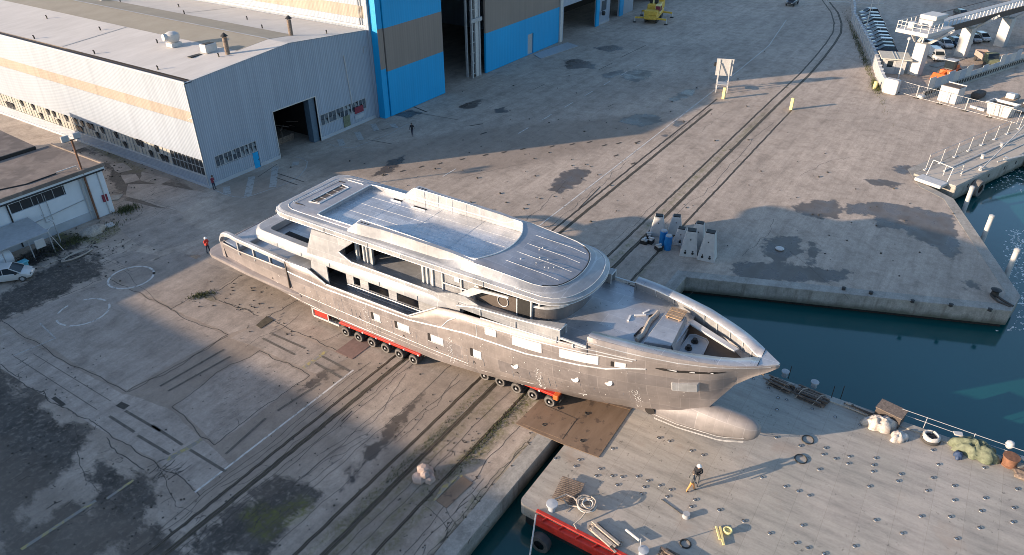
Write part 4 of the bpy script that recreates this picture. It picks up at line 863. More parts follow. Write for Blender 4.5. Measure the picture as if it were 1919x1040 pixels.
# sundeck roof with its well
Ro = rnd_poly(sym([(2.35, 3.5), (3.3, 4.1), (14, 4.22), (22, 4.22), (27.3, 4.0), (28.5, 3.1), (29.1, 1.5), (29.25, 0)]), [.5, 1.0, 1, 1, 1.6, 1.0, .9, .8, .9, 1.0, 1.6, 1, 1, 1.0, .5][:15])
Ri = rnd_poly(sym([(6.55, 3.2), (21.3, 3.15), (22.2, 1.6), (22.45, 0)]), [.35, .3, 1.0, .8, 1.0, .3, .35]); Rc = (14.5, 0.0); NR = 200
ro = star(Ro, Rc, NR); ri = star(Ri, Rc, NR)
def ins(pts, d, c=Rc):
    n = len(pts); out = []
    for i, p in enumerate(pts):
        a = Vector(pts[i-1]); b = Vector(pts[(i+1) % n]); t_ = (b-a).normalized(); out.append((p[0]-t_.y*d, p[1]+t_.x*d))
    return out
lz = lambda pts, f: [lp(a, b, f(a)) for a, b in pts]
bot = lambda s: itp(s, [2, 18, 24, 29.5], [9.28, 9.28, 9.27, 9.32]); low = lambda s: itp(s, [2, 18, 24, 29.5], [9.55, 9.55, 9.50, 9.45]); rim = lambda s: itp(s, [2, 22, 29.5], [9.92, 9.92, 9.62]); top = lambda s: itp(s, [2, 19.8, 20.9, 22.5, 26, 29.4, 30], [10.12, 10.15, 10.64, 10.60, 10.42, 10.08, 9.98])
topo = lambda s: itp(s, [2, 18.5, 20.0, 20.9, 22.5, 25, 28, 30], [10.07, 10.09, 10.42, 10.62, 10.56, 10.36, 10.05, 9.80])
c1 = ins(ro, .28)
Rt = rnd_poly(sym([(3.1, 2.9), (3.95, 3.42), (14, 3.52), (22, 3.50), (26.3, 3.25), (27.3, 2.55), (27.75, 1.2), (27.85, 0)]), [.5, 1.0, 1, 1, 1.2, .9, .8, .5, .8, .9, 1.2, 1, 1, 1.0, .5][:15]); c3 = star(Rt, Rc, NR)
for nm_, ra, rb in (('roof_soffit_edge', lz(ins(ro, .30), bot), lz(ro, low)), ('roof_fascia', lz(ro, low), lz(ro, rim)), ('roof_shoulder', lz(ro, rim), lz(c1, lambda s: rim(s)+.14))): b_ = SB(); b_.loft([ra, rb], True); b_.build(nm_, M['super_aluminium'], yacht, smooth='all')
b_ = SB(); b_.loft([lz(c1, lambda s: rim(s)+.14), lz(c3, topo)], True); b_.build('roof_edge', M['super_aluminium'], yacht, smooth='all')
for rg_, f_, r_ in ((c3, lambda s: topo(s)+.01, .028), (ro, rim, .03), (ro, low, .03)):
    b_ = SB(); b_.tb([(a, b, f_(a)) for a, b in rg_]+[(rg_[0][0], rg_[0][1], f_(rg_[0][0]))], r_, 5); b_.build('edge_bead', M['weld_bright'], yacht)
# aft slot through the roof: build the deck surface as strips with holes
slot_q = [(4.45, -1.9), (4.45, 1.85), (5.4, 1.7), (5.4, -1.75)]
b_ = SB(); b_.loft([lz(c3, topo), [lp(a*.5+c[0]*.5, b*.5+c[1]*.5, (topo(a)+top(c[0])+.05)/2+.05) for (a, b), c in zip(c3, ri)], lz(ri, lambda s: top(s)+.05)], True); roof = b_.build('roof_deck', M['roof_aluminium'], yacht, smooth='all')
b_ = SB(); b_.poly(slot_q, 9.9, 10.175); sl = b_.build('roof_slot', M['interior_brown'], yacht)
b_ = SB(); b_.tb([(a, b, 10.19) for a, b in slot_q+slot_q[:1]], .05); b_.build('slot_rim', M['weld_bright'], sl)
for k_ in range(5):
    b_ = SB(); b_.bx(4.5, 5.35, -1.5+k_*.75, -1.46+k_*.75, 10.17, 10.2); b_.build('slot_bar', M['super_aluminium'], sl)
for a_, c_, d_ in ((3.6, 5.7, 2.45), (3.7, 4.4, -2.42)): b_ = SB(); b_.bx(a_, c_, d_, d_+.07, 10.08, 10.16); b_.build('roof_slit', M['interior_dark'], yacht)
b_ = SB(); b_.tb([(3.4, 2.5, 10.17), (3.6, -2.4, 10.17), (4.2, -2.9, 10.17), (6.0, -2.85, 10.2)], .03); b_.build('roof_weld', M['weld_bright'], yacht)
b_ = SB(); b_.loft([lz(ri, lambda s: top(s)+.05), lz(ri, lambda s: 9.80)], True); b_.build('well_wall', M['super_aluminium'], yacht)
b_ = SB(); b_.tb([(a, b, top(a)+.07) for a, b in ri]+[(ri[0][0], ri[0][1], top(22)+.07)], .05); b_.build('well_rim', M['weld_bright'], yacht)
b_ = SB(); b_.poly(rnd_poly(sym([(6.5, 3.22), (21.4, 3.2), (22.3, 1.6), (22.5, 0)]), [.3, .3, 1, .8, 1, .3, .3]), 9.72, 9.84); b_.build('sundeck_floor', M['well_aluminium'], yacht)
for a, b, l, w_ in ((9.4, -2.35, .9, .35), (11.6, -2.2, 1.3, .3)):
    b_ = SB(); b_.bx(a, a+l, b, b-w_, 9.84, 9.855); b_.build('floor_opening', M['interior_dark'], yacht)
    b_ = SB(); b_.bx(a-.06, a+l+.06, b+.05, b+.0, 9.84, 9.93); b_.build('opening_lip', M['weld_bright'], yacht)
b_ = SB()
for t_ in (-1.9, -.6, .8, 2.1): b_.tb([(6.7, t_, 9.845), (21.4, t_*.98, 9.845)], .012, 4)
for s in (10.2, 14.0, 17.9): b_.tb([(s, -3.1, 9.845), (s, 3.1, 9.845)], .01, 4)
b_.build('floor_weld', M['weld_bright'], yacht)
for t_ in (-2.1, -.75, .6, 2.0):
    b_ = SB(); b_.tb([(23.0, t_, top(23.0)+.01), (26, t_, top(26)+.005), (27.4-abs(t_)*.15, t_*.98, top(27.4)+.0)], .014, 4); b_.build('roof_seam', M['weld_bright'], yacht)
b_ = SB(); q = [p for p in star(Ro, (24, 0), 90) if p[0] > 25.5]; q = [p for p in c1 if p[0] > 24.6]; q.sort(key=lambda p: math.atan2(p[1], p[0]-24)); b_.tb([(a, b, rim(a)+.16) for a, b in q], .03); b_.build('visor_ridge', M['weld_bright'], yacht)
b_ = SB(); q2 = [p for p in c3 if p[0] > 25.8]; q2.sort(key=lambda p: math.atan2(p[1], p[0]-24)); b_.tb([(a-.07, b*.975, topo(a)+.02) for a, b in q2], .035); b_.build('visor_groove', M['black_part'], yacht)
for i in range(9):
    s = 24.5+rg.uniform(-1, 2.2); t_ = rg.uniform(-1.2, 1.4); b_ = SB(); b_.bx(s, s+.12, t_, t_+.1, 10.2, 10.22) if False else b_.bx(s, s+.08, t_, t_+.08, top(s)-.02, top(s)+.03); b_.build('roof_pad', M['weld_bright'], yacht)
for sd_ in (1, -1):   # raised screens along both sides of the sundeck
    b_ = SB(); rr = []
    for s in np.linspace(10.3, 21.4, 26):
        zt = itp(s, [10.3, 11.1, 16, 19.5, 21.4], [10.2, 10.98, 10.92, 10.82, 10.64]); w_ = itp(s, [10.3, 11.6, 13.4, 21.4], [.6, .6, .40, .30]); ti = itp(s, [10.3, 21.4], [3.17, 3.12]); z0 = 9.85
        rr.append([lp(s, sd_*ti, z0), lp(s, sd_*ti, zt), lp(s, sd_*(ti+w_), zt), lp(s, sd_*(ti+w_+.08), 10.08), lp(s, sd_*(ti+w_), 10.0)])
    b_.loft(rr, False); b_.mesh(rr[0], [(0, 1, 2, 3, 4)]); b_.build('sundeck_screen', M['bright_aluminium'], yacht)
    b_ = SB(); b_.tb([(s, sd_*3.17, itp(s, [10.3, 11.1, 16, 21.4], [10.22, 11.0, 10.92, 10.66])) for s in np.linspace(10.3, 21.4, 26)], .035); b_.build('screen_edge', M['weld_bright'], yacht)
    b_ = SB()
    for s in np.arange(12.2, 20.8, 1.35): b_.tb([(s, sd_*3.14, 9.85), (s, sd_*3.14, itp(s, [11.1, 16, 20.5], [10.9, 10.85, 10.65]))], .018, 4)
    b_.build('screen_weld', M['weld_bright'], yacht)
    for k_ in range(3):
        b_ = SB(); b_.lathe([(.1, 0), (.1, .03)], (11.5+k_*.3, -sd_*3.45, 10.95), 10); b_.build('cable_hole', M['black_part'], yacht)
    b_ = SB()
    for s in (4.6, 8.2, 12.5, 15.6, 19.2, 22.6): b_.tb([(s, sd_*4.22, low(s)), (s, sd_*4.22, rim(s))], .028, 4); 
    for s in (8.3, 12.4, 16.1, 19.0): b_.tb([(s, sd_*4.0, 9.3), (s, sd_*4.23, 9.52)], .025, 4)
    b_.build('fascia_weld', M['weld_bright'], yacht)
    b_ = SB()
    for s in (-.2, 2.2, 5.0, 8.1, 13.2, 16.8): b_.tb([(s, sd_*itp(s, [-1, 4, 12, 20], [3.8, 4.03, 4.19, 4.23]), 6.4), (s, sd_*itp(s, [-1, 4, 12, 20], [3.8, 4.03, 4.19, 4.23]), 6.75)], .025, 4)
    b_.build('ring_weld', M['weld_bright'], yacht)
# ------------------------------------------------------------------ self-propelled trailers under the hull
def trailer(s0, n, t0, pack, label):
    tr = thing('modular_trailer', label, 'trailer', SW(s0, t0, 0), -math.pi/2+TH)
    L_ = n*1.4
    mb = MB(); mb.box(-.6, L_-.7, -.12, 2.3, 1.02, 1.22); mb.build('chassis', M['red_paint'], tr, bevel=.03)
    mb = MB(); mb.box(-.5, L_-.8, .35, 1.8, .62, .98); mb.build('underframe', M['black_part'], tr)
    for i in range(n):
        x = i*1.4
        mb = MB(); mb.box(x-.09, x+.09, .2, 2.0, .40, .56); mb.tube([(x, .55, .5), (x+.35, .55, .98)], .09, 8); mb.build('axle_arm', M['interior_dark'], tr)
        for y, nm in ((0.0, 'wheel'), (.45, 'wheel'), (1.6, 'wheel'), (2.05, 'wheel')):
            mb = MB(); mb.lathe([(.24, -.17), (.40, -.17), (.45, -.12), (.46, 0), (.45, .12), (.40, .17), (.24, .17)], (x, y, .46), 20, 'y', cap=False); w_ = mb.build(nm, M['tyre'], tr, smooth=True)
            mb = MB(); mb.lathe([(.26, -.15), (.235, -.06), (.10, -.05), (.10, -.16), (.06, -.18), (0.01, -.18)], (x, y, .46), 16, 'y', cap=False); mb.build('rim', M['interior_dark'], w_, smooth=True)
            mb = MB(); mb.lathe([(.085, -.20), (.085, -.15)], (x, y, .46), 10, 'y'); mb.build('hub_cap', M['grey_paint'], w_)
            mb = MB(); mb.lathe([(.40, -.175), (.30, -.172)], (x, y, .46), 20, 'y', cap=False); mb.build('tyre_wall', M['tyre_dusty'], w_)
    for i in range(n):
        mb = MB(); mb.box(i*1.4+.45, i*1.4+.6, -.16, -.12, 1.04, 1.16); mb.build('side_plate', M['white_paint' if i % 2 else 'grey_paint'], tr)
    if pack:
        mb = MB(); mb.box(-3.7, -.75, 0.0, 2.1, .62, .74); mb.box(-3.7, -.75, -.04, .02, .62, .78); mb.box(-3.7, -.75, -.04, .02, 1.42, 1.52); mb.box(-3.72, -3.6, -.04, .02, .62, 1.52); mb.box(-1.95, -1.85, -.04, .02, .62, 1.5); f_ = mb.build('power_pack_frame', M['white_paint'], tr)
        mb = MB(); mb.box(-3.6, -2.0, .06, 2.0, .76, 1.40); mb.build('power_pack', M['red_paint'], tr, bevel=.04)
        mb = MB()
        for k_ in range(9): mb.tube([(-1.75+.1*k_, .1, .8+.05*(k_ % 3)), (-1.7+.1*k_, .12, 1.1), (-1.8+.1*k_, .1, 1.38)], .035, 5)
        mb.box(-1.8, -.8, .3, 1.9, .78, 1.35); mb.build('hydraulic_hoses', M['black_part'], tr)
    return tr
trailer(8.85, 6, 4.05, True, 'red six-axle modular trailer with power pack under the stern half of the yacht')
t2 = trailer(21.6, 5, 2.75, False, 'five-axle modular trailer under the forward half of the yacht')
mb = MB(); mb.box(5.9, 6.3, -.25, 1.0, .9, 1.3); mb.box(5.9, 6.1, .2, .4, .5, 1.0); mb.build('coupling', M['orange_paint'], t2, bevel=.03)
mb = MB()
for k_ in range(6): mb.tube([(6.2, .1*k_, 1.2), (6.5, .1*k_-.1, .9), (6.3, .1*k_, .6)], .03, 5)
mb.build('hoses', M['black_part'], t2)
cr = MB(); cr.tbox(SW(22.9, 2.9)[:2], -math.pi/2, 0, .5, .5, 1.0, 1.3) ; tag(cr.build('timber_pad', M['wood_old']), 'timber packing between trailer deck and forward hull bottom', 'packing')
# ------------------------------------------------------------------ corrugated hall on the left
hall = thing('corrugated_hall', 'low white corrugated hall with a pale shallow roof and a dark open doorway', 'hall', (44.8, 70.6, 0))
X0, X1, Y0, Y1, EV, RD = 0.0, 28.7, 0.0, 95.0, 12.3, 13.4
mb = MB(); wall_holes(mb, X0, X1, 0.45, EV-.3, Y0, .2, [(1.4, 7.4, 2.0, 3.4), (6.55, 7.45, 0.45, 2.05), (10.6, 17.6, .45, 6.0), (18.0, 26.7, 1.9, 3.4)])
mb.prism([(X0, EV-.3), (X0, EV), (14.7, RD), (27.0, EV+.1), (28.7, EV-.1), (28.7, EV-.3)], Y0, Y0+.2, axis='y'); mb.build('front_wall', M['wall_corrugated'], hall)
for a_, c_ in ((0, 6.55), (7.45, 10.6), (17.6, 28.7)): mb = MB(); mb.box(a_, c_, -.04, .22, 0, .44); mb.build('front_plinth', M['wall_plinth'], hall)
mb = MB(); wall_holes(mb, .02, Y1, 1.35+2.0, EV-.02, 0.0, .2, [(0.3, Y1-.2, 7.75, 9.05)], axis='y'); mb.build('side_wall', M['wall_corrugated'], hall)
mb = MB(); mb.box(.05, .18, .3, Y1-.2, 7.75, 9.05); mb.build('side_band', M['tan_sheet'], hall)
mb = MB(); mb.box(-.06, .2, .02, Y1, .32, 1.35); mb.build('side_base', M['wall_corrugated'], hall)
mb = MB(); mb.box(-.14, .2, -.05, Y1, 0, .32); mb.build('side_plinth', M['wall_plinth'], hall)
mb = MB(); mb.box(-.1, .25, .01, Y1, 1.35, 1.43); mb.build('side_sill', M['white_paint'], hall)
mb = MB(); mb.box(-.12, .02, .0, Y1, EV-.06, EV+.12); mb.build('side_trim', M['white_paint'], hall)
mb = MB(); mb.box(.02, .9, 0, Y1, EV-.12, EV-.04); mb.build('roof_gutter', M['interior_brown'], hall)
# window units of the side wall: frame with a few tilted panes
def win_unit(rg_, w_=1.46):
    f_ = MB()
    f_.box(.03, .12, 0, .06, 1.43, 3.35); f_.box(.03, .10, .06, w_, 2.36, 2.42); f_.box(.03, .10, w_/2-.03, w_/2+.03, 1.43, 3.35)
    return f_
side_meshes = []
rg = random.Random(9); nU = int((Y1-1)/1.5)
proto = None
gl = NT('pane_pale'); c = gl.mix(gl.rnd(0, 1), (0.30, 0.30, 0.27), (0.46, 0.44, 0.39)); gl.set(c, 0.4); gl.b.inputs['Roughness'].default_value = 0.35
gl = NT('pane_dark'); gl.set((0.03, 0.035, 0.04), 0.2)
gl = NT('pane_blue'); gl.set(gl.mix(gl.rnd(0, 1), (0.04, 0.055, 0.075), (0.13, 0.15, 0.17)), 0.15)
pane_me = None
for i in range(nU):
    y = .35+i*1.5
    if i == 0: f_ = win_unit(rg).build('window', M['grey_paint'], hall); fme = f_.data
    else: f_ = bpy.data.objects.new('window', fme); C.objects.link(f_); f_.parent = hall
    f_.location = (0, y, 0)
    if y > 60: continue
    for a in (0, 1):
        for b in (0, 1):
            if pane_me is None:
                mb = MB(); mb.box(0, .02, .03, .68, 0, .90); p_ = mb.build('pane', M['pane_pale'], f_); pane_me = p_.data; mb = MB(); mb.box(0, .02, .03, .68, 0, .90); q_ = mb.build('pane', M['pane_dark'], f_); pane_dk = q_.data; bpy.data.objects.remove(q_)
            else: p_ = bpy.data.objects.new('pane', pane_me); C.objects.link(p_); p_.parent = f_
            p_.location = (.07, a*.72, 1.44+b*.95)
            if y < 5.5: p_.data = pane_dk
            elif rg.random() < .16: p_.rotation_euler = (0, R(-13), 0); p_.data = pane_dk
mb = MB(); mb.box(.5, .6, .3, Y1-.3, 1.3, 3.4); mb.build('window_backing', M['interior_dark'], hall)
def front_windows(x0, x1, z0, z1, n):
    for i in range(n):
        a = x0+(x1-x0)*i/n; b = x0+(x1-x0)*(i+1)/n
        mb = MB(); mb.box(a, a+.07, -.02, .12, z0, z1); mb.box(b-.07, b, -.02, .12, z0, z1); mb.box(a+.07, b-.07, -.02, .12, z1-.07, z1); mb.box(a+.07, b-.07, -.03, .12, z0, z0+.08); mb.box((a+b)/2-.03, (a+b)/2+.03, .0, .1, z0+.08, z1-.07)
        f_ = mb.build('window', M['grey_paint'], hall)
        for k_ in (0, 1):
            for q_ in (0, 1):
                mb = MB(); w_ = (b-a)/2-.1; mb.box(0, w_, .05, .07, 0, (z1-z0)/2-.1); p_ = mb.build('pane', M['pane_blue'], f_); p_.location = (a+.08+k_*(w_+.05), 0, z0+.1+q_*(z1-z0-.1)/2)
                if random.random() < .35: p_.rotation_euler = (R(-20), 0, 0)
front_windows(1.4, 7.4, 2.05, 3.4, 5); front_windows(18.0, 26.7, 1.9, 3.4, 6)
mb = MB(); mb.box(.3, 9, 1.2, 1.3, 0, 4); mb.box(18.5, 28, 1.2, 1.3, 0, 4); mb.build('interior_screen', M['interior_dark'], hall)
mb = MB(); mb.box(6.6, 7.4, .02, .10, 0, 2.0); d_ = mb.build('side_door', M['door_blue'], hall); mb = MB(); mb.tube([(7.25, -.03, .95), (7.25, -.03, 1.1)], .02, 6); mb.build('handle', M['black_part'], d_)
mb = MB(); mb.box(10.5, 10.6, -.08, .2, 0, 6.1); mb.box(17.6, 17.75, -.08, .2, 0, 6.1); mb.box(10.6, 17.6, -.1, .2, 6.0, 6.14); mb.build('doorway_trim', M['white_paint'], hall)
mb = MB(); mb.box(16.6, 17.58, .22, 1.2, 0, 5.9); mb.build('sliding_door', M['steel_blue'], hall, bevel=.02)
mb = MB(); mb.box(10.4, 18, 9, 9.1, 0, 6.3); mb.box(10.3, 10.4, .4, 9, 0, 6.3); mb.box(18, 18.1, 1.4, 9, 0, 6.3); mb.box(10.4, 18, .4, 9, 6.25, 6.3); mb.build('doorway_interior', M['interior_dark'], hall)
mb = MB(); mb.tube([(23.5, -.05, 10), (24.0, -.05, 3.4), (24.0, -.05, 3.2)], .07, 6); mb.build('downpipe', M['white_paint'], hall)
mb = MB(); mb.tube([(27.3, -.05, 9.4), (27.3, -.05, 10.2), (27.5, -.3, 10.3)], .05, 6); mb.build('vent_pipe', M['grey_paint'], hall)
mb = MB(); mb.tube([(-.05, .1, 0), (-.05, .1, EV-.2)], .07, 6); mb.tube([(-.05, .1, 8.4), (-.25, .6, 8.2)], .05, 6); mb.build('downpipe', M['white_paint'], hall)
mb = MB(); mb.box(22.0, 23.2, -.12, -.04, .5, 2.0); mb.build('notice_board', M['tarp_green'], hall); mb = MB(); mb.box(24.3, 26.0, -.1, -.04, 1.7, 2.6); mb.build('red_notice', M['cloth_maroon'], hall); mb = MB(); mb.box(24.2, 26.0, -.1, -.04, .9, 1.5); mb.build('pale_notice', M['wall_plinth'], hall)
# roof as two slopes with a translucent ridge band
def rz_(x): return EV+(RD-EV)*x/14.7 if x < 14.7 else RD+(EV+.1-RD)*(x-14.7)/12.3
def roof_strip(x0, x1, nm, mat, dz=0.0, y0=0, y1=Y1):
    mb = MB(); xs = sorted({x0, x1, *([14.7] if x0 < 14.7 < x1 else [])})
    for a, b in zip(xs[:-1], xs[1:]): mb.mesh([(a, y0, rz_(a)+dz), (b, y0, rz_(b)+dz), (b, y1, rz_(b)+dz), (a, y1, rz_(a)+dz)], [(0, 1, 2, 3)])
    return mb.build(nm, M[mat], hall)
roof_strip(.9, 9.9, 'roof_sheet', 'roof_sheet'); roof_strip(9.9, 18.8, 'ridge_band', 'roof_khaki', .01, 3.5); roof_strip(9.9, 18.8, 'roof_sheet', 'roof_sheet', 0, 0, 3.5); roof_strip(18.8, 28.0, 'roof_sheet', 'roof_sheet')
roof_strip(14.6, 14.95, 'ridge_cap', 'bright_aluminium', .05, 3.5); roof_strip(.9, 28.0, 'verge_trim', 'white_paint', .03, -.1, .35)
mb = MB(); mb.box(0, .9, .2, Y1, EV-.1, EV-.05)
for yy in (25.5,): mb.box(.9, 9.8, yy, yy+.12, 0, 0)
mb = MB(); mb.mesh([(1, 25.4, rz_(1)+.03), (9.8, 25.4, rz_(9.8)+.03), (9.8, 25.6, rz_(9.8)+.03), (1, 25.6, rz_(1)+.03)], [(0, 1, 2, 3)]); mb.build('expansion_joint', M['grey_paint'], hall)
mb = MB(); mb.mesh([(19, 26.4, rz_(19)+.03), (27.8, 26.4, rz_(27.8)+.03), (27.8, 26.6, rz_(27.8)+.03), (19, 26.6, rz_(19)+.03)], [(0, 1, 2, 3)]); mb.build('expansion_joint', M['grey_paint'], hall)
def rp(px, py):
    q = at(px, py, 12.9); return (q.x-44.8, q.y-70.6)
for px, py in ((88, 34), (62, 65), (188, 56), (175, 93), (294, 122), (295, 80), (410, 106), (335, 12), (346, 28), (463, 35), (226, 5), (492, 55), (612, 61)):
    x, y = rp(px, py); mb = MB(); mb.tube([(x, y, rz_(x)), (x, y, rz_(x)+.35), (x-.12, y-.1, rz_(x)+.45)], .09, 6); mb.build('roof_vent_pipe', M['black_part'], hall)
def flue(px, py, name, h):
    x, y = rp(px, py); z = rz_(x); mb = MB(); mb.lathe([(.28, 0), (.28, h)], (x, y, z), 12); f_ = mb.build(name, M['wood_old'], hall); mb = MB(); mb.lathe([(.42, h+.15), (.42, h+.2), (.04, h+.55)], (x, y, z), 12); mb.tube([(x+.2, y, z+h), (x+.2, y, z+h+.2)], .03, 4); mb.tube([(x-.2, y, z+h), (x-.2, y, z+h+.2)], .03, 4); mb.build('cowl', M['black_part'], f_)
flue(427, 102, 'flue', 1.9); flue(546, 69, 'flue', 1.9)
x, y = rp(327, 86); z = rz_(x); mb = MB(); mb.box(x-.7, x+.7, y-.6, y+.6, z, z+.5); mb.build('fan_base', M['white_paint'], hall, bevel=.03); mb = MB(); mb.lathe([(.5, .5), (.75, .75), (.85, 1.1), (.8, 1.5), (.45, 1.7), (.05, 1.72)], (x, y, z), 14); mb.tube([(x, y, z+1.1), (x-1.1, y+.2, z+1.2)], .42, 10); mb.build('roof_fan', M['white_paint'], hall, smooth=True)
x, y = rp(393, 97); z = rz_(x); mb = MB(); mb.box(x-.8, x+.8, y-.5, y+.6, z, z+.95); mb.build('roof_unit', M['white_paint'], hall, bevel=.04); mb = MB(); mb.box(x-.6, x+.6, y-.3, y+.4, z+.95, z+1.0); mb.build('unit_grille', M['black_part'], hall)
x, y = rp(365, 103); z = rz_(x); mb = MB(); mb.box(x-.8, x+.8, y-.3, y+.3, z, z+.1); mb.build('roof_hatch', M['black_part'], hall)
x, y = rp(200, 2); z = rz_(x); mb = MB(); mb.box(x-1.0, x+1.0, y-.4, y+.4, z, z+.6); mb.build('roof_unit', M['white_paint'], hall, bevel=.04)
# ------------------------------------------------------------------ tall blue doored hall
tall = thing('tall_hall', 'tall shipyard hall with huge blue and khaki sliding doors standing partly open', 'hall', (73.5, 69.5, 0))
HT = 26.0
mb = MB(); mb.box(0, .25, 1.4, 95, 0, 13.6); mb.box(0, .25, 1.4, 95, 15.2, HT); mb.build('side_wall', M['wall_corrugated'], tall)
mb = MB(); mb.box(.05, .2, 1.4, 95, 13.6, 15.2); mb.build('side_band', M['tan_sheet'], tall)
mb = MB(); mb.box(-.25, 0, 1.3, 95, 12.5, 12.75); mb.build('flashing', M['white_paint'], tall)
for a in (1.55, 2.1, 2.5):
    mb = MB(); mb.tube([(-.08, a, 12.6), (-.08, a, HT)], .05, 5); mb.build('downpipe', M['grey_paint'], tall)
mb = MB(); mb.box(-.3, .65, .75, 1.38, 0, HT); mb.build('corner_pier', M['wall_corrugated'], tall)
mb = MB(); mb.box(.05, 1.1, -.4, .7, 0, HT); mb.build('door_post', M['door_blue'], tall); mb = MB(); mb.box(.05, 1.08, -.44, -.4, 7.0, 12.4); mb.build('door_post_band', M['door_khaki'], tall)
def big_door(x0, x1, y, bands, pdoor=None):
    d_ = None
    for z0, z1, mt in bands:
        mb = MB()
        if pdoor and z0 < 1: wall_holes(mb, x0, x1, z0, z1, y, .35, [(pdoor[0], pdoor[1], .1, 3.7)])
        else: mb.box(x0, x1, y, y+.35, z0, z1)
        o = mb.build('sliding_door' if d_ is None else 'door_panel', M[mt], d_ or tall); d_ = d_ or o
    return d_
big_door(1.25, 14.0, -.55, [(.05, 6.5, 'door_blue'), (6.5, 12.35, 'door_khaki'), (12.35, HT-3, 'door_blue')])
o = big_door(26.3, 51.0, .1, [(.05, 6.6, 'door_blue'), (6.6, 12.3, 'door_khaki'), (12.3, HT-3, 'door_blue')], (39.6, 41.6))
mb = MB(); mb.box(39.65, 41.55, .30, .40, .1, 3.65); mb.build('pass_door', M['grey_paint'], tall)
mb = MB(); mb.box(1.2, 51.2, -.6, .9, HT-3, HT); mb.build('door_header', M['door_blue'], tall)
mb = MB(); mb.box(51.0, 51.9, -.2, 1.2, 0, HT); mb.build('corner_pier', M['white_paint'], tall)
mb = MB(); mb.box(.25, 52, 95, 95.2, 0, HT); mb.box(51.9, 52.1, 1.2, 95, 0, HT); mb.build('far_walls', M['wall_corrugated'], tall)
mb = MB(); mb.mesh([(-.1, -.6, HT), (26, -.6, HT+2.5), (26, 95, HT+2.5), (-.1, 95, HT), (52.1, -.6, HT), (52.1, 95, HT)], [(0, 1, 2, 3), (1, 4, 5, 2)]); mb.build('roof', M['roof_sheet'], tall)
# steel column in the open gap, and the bracing seen in the dark
mb = MB()
for dx in (0, 2.1):
    mb.box(22.7+dx, 23.0+dx, .3, .6, 0, HT-3); mb.box(22.7+dx, 23.0+dx, 1.4, 1.7, 0, HT-3)
for i in range(13): z = .5+i*1.7; mb.box(22.7, 25.1, .62, .72, z, z+.16)
mb.box(22.4, 25.4, .1, .28, 8.9, 9.5); mb.build('lattice_column', M['grey_paint'], tall)
mb = MB(); mb.box(23.9, 25.05, .45, .6, 0, HT-3); mb.build('column_plate', M['white_paint'], tall)
mb = MB(); mb.beam((17.0, 9, 12.0), (20.6, 9, 8.6), .25, .3); mb.beam((20.6, 9, 8.6), (22.2, 9, 10), .25, .3); mb.beam((20.6, 9, 8.6), (22.4, 9, 0), .22, .25); mb.box(14.2, 22.5, 9, 9.3, 12.2, 12.8); mb.build('roof_brace', M['grey_paint'], tall)
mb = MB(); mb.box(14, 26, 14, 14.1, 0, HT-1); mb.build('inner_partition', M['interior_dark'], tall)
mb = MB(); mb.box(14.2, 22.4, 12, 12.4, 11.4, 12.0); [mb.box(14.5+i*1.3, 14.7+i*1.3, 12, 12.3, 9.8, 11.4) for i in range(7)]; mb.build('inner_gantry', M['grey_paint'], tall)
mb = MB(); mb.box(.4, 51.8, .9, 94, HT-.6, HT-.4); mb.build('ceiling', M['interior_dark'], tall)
# ------------------------------------------------------------------ next hall to the right
h3 = thing('far_hall', 'white and pale blue walled workshop with dark open bays beside the tall blue hall', 'hall', (125.6, 69.6, 0))
mb = MB(); wall_holes(mb, .3, 60, 0, 10, 0, .3, [(.6, 14.4, 0, 6.3), (21, 25.6, 0, 5.5), (33, 45, 0, 6.0), (16.9, 19.3, 2.6, 4.6)]); mb.build('front_wall', M['wall_corrugated'], h3)
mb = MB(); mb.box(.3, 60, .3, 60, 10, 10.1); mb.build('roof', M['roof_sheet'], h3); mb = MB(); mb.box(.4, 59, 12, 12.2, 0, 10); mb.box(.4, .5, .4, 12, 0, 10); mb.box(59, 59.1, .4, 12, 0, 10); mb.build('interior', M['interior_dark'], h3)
mb = MB(); mb.box(14.2, 15.6, -.25, 0, 0, 6.5); mb.box(25.7, 27.5, -.2, 0, 0, 5.6); mb.build('sliding_door', M['door_blue'], h3); mb = MB(); mb.box(16.9, 19.3, .1, .2, 2.6, 4.6); mb.build('window', M['pane_blue'], h3)
mb = MB(); mb.box(15.7, 20.9, -.12, 0, 0, .5); mb.build('plinth', M['wall_plinth'], h3)
mb = MB(); mb.lathe([(.35, 0), (.42, .5), (.3, .8)], (142.2, 68.9, 2.0), 12); tag(mb.build('wall_light', M['black_part']), 'small dark round fitting on the white wall right of the far open bay', 'fitting')
mb = MB(); mb.mesh([(113, 66.8, .03), (124.5, 66.2, .03), (125.3, 68.6, .03), (114, 69.0, .03)], [(0, 1, 2, 3)])
mb = MB(); mb.prism([(112.5, 66.4), (124.0, 64.9), (125.2, 68.0), (114.2, 69.0)], .02, .10); tag(mb.build('steel_sheet', M['grey_paint']), 'flat grey sheet lying on the ground before the right blue door', 'sheet')
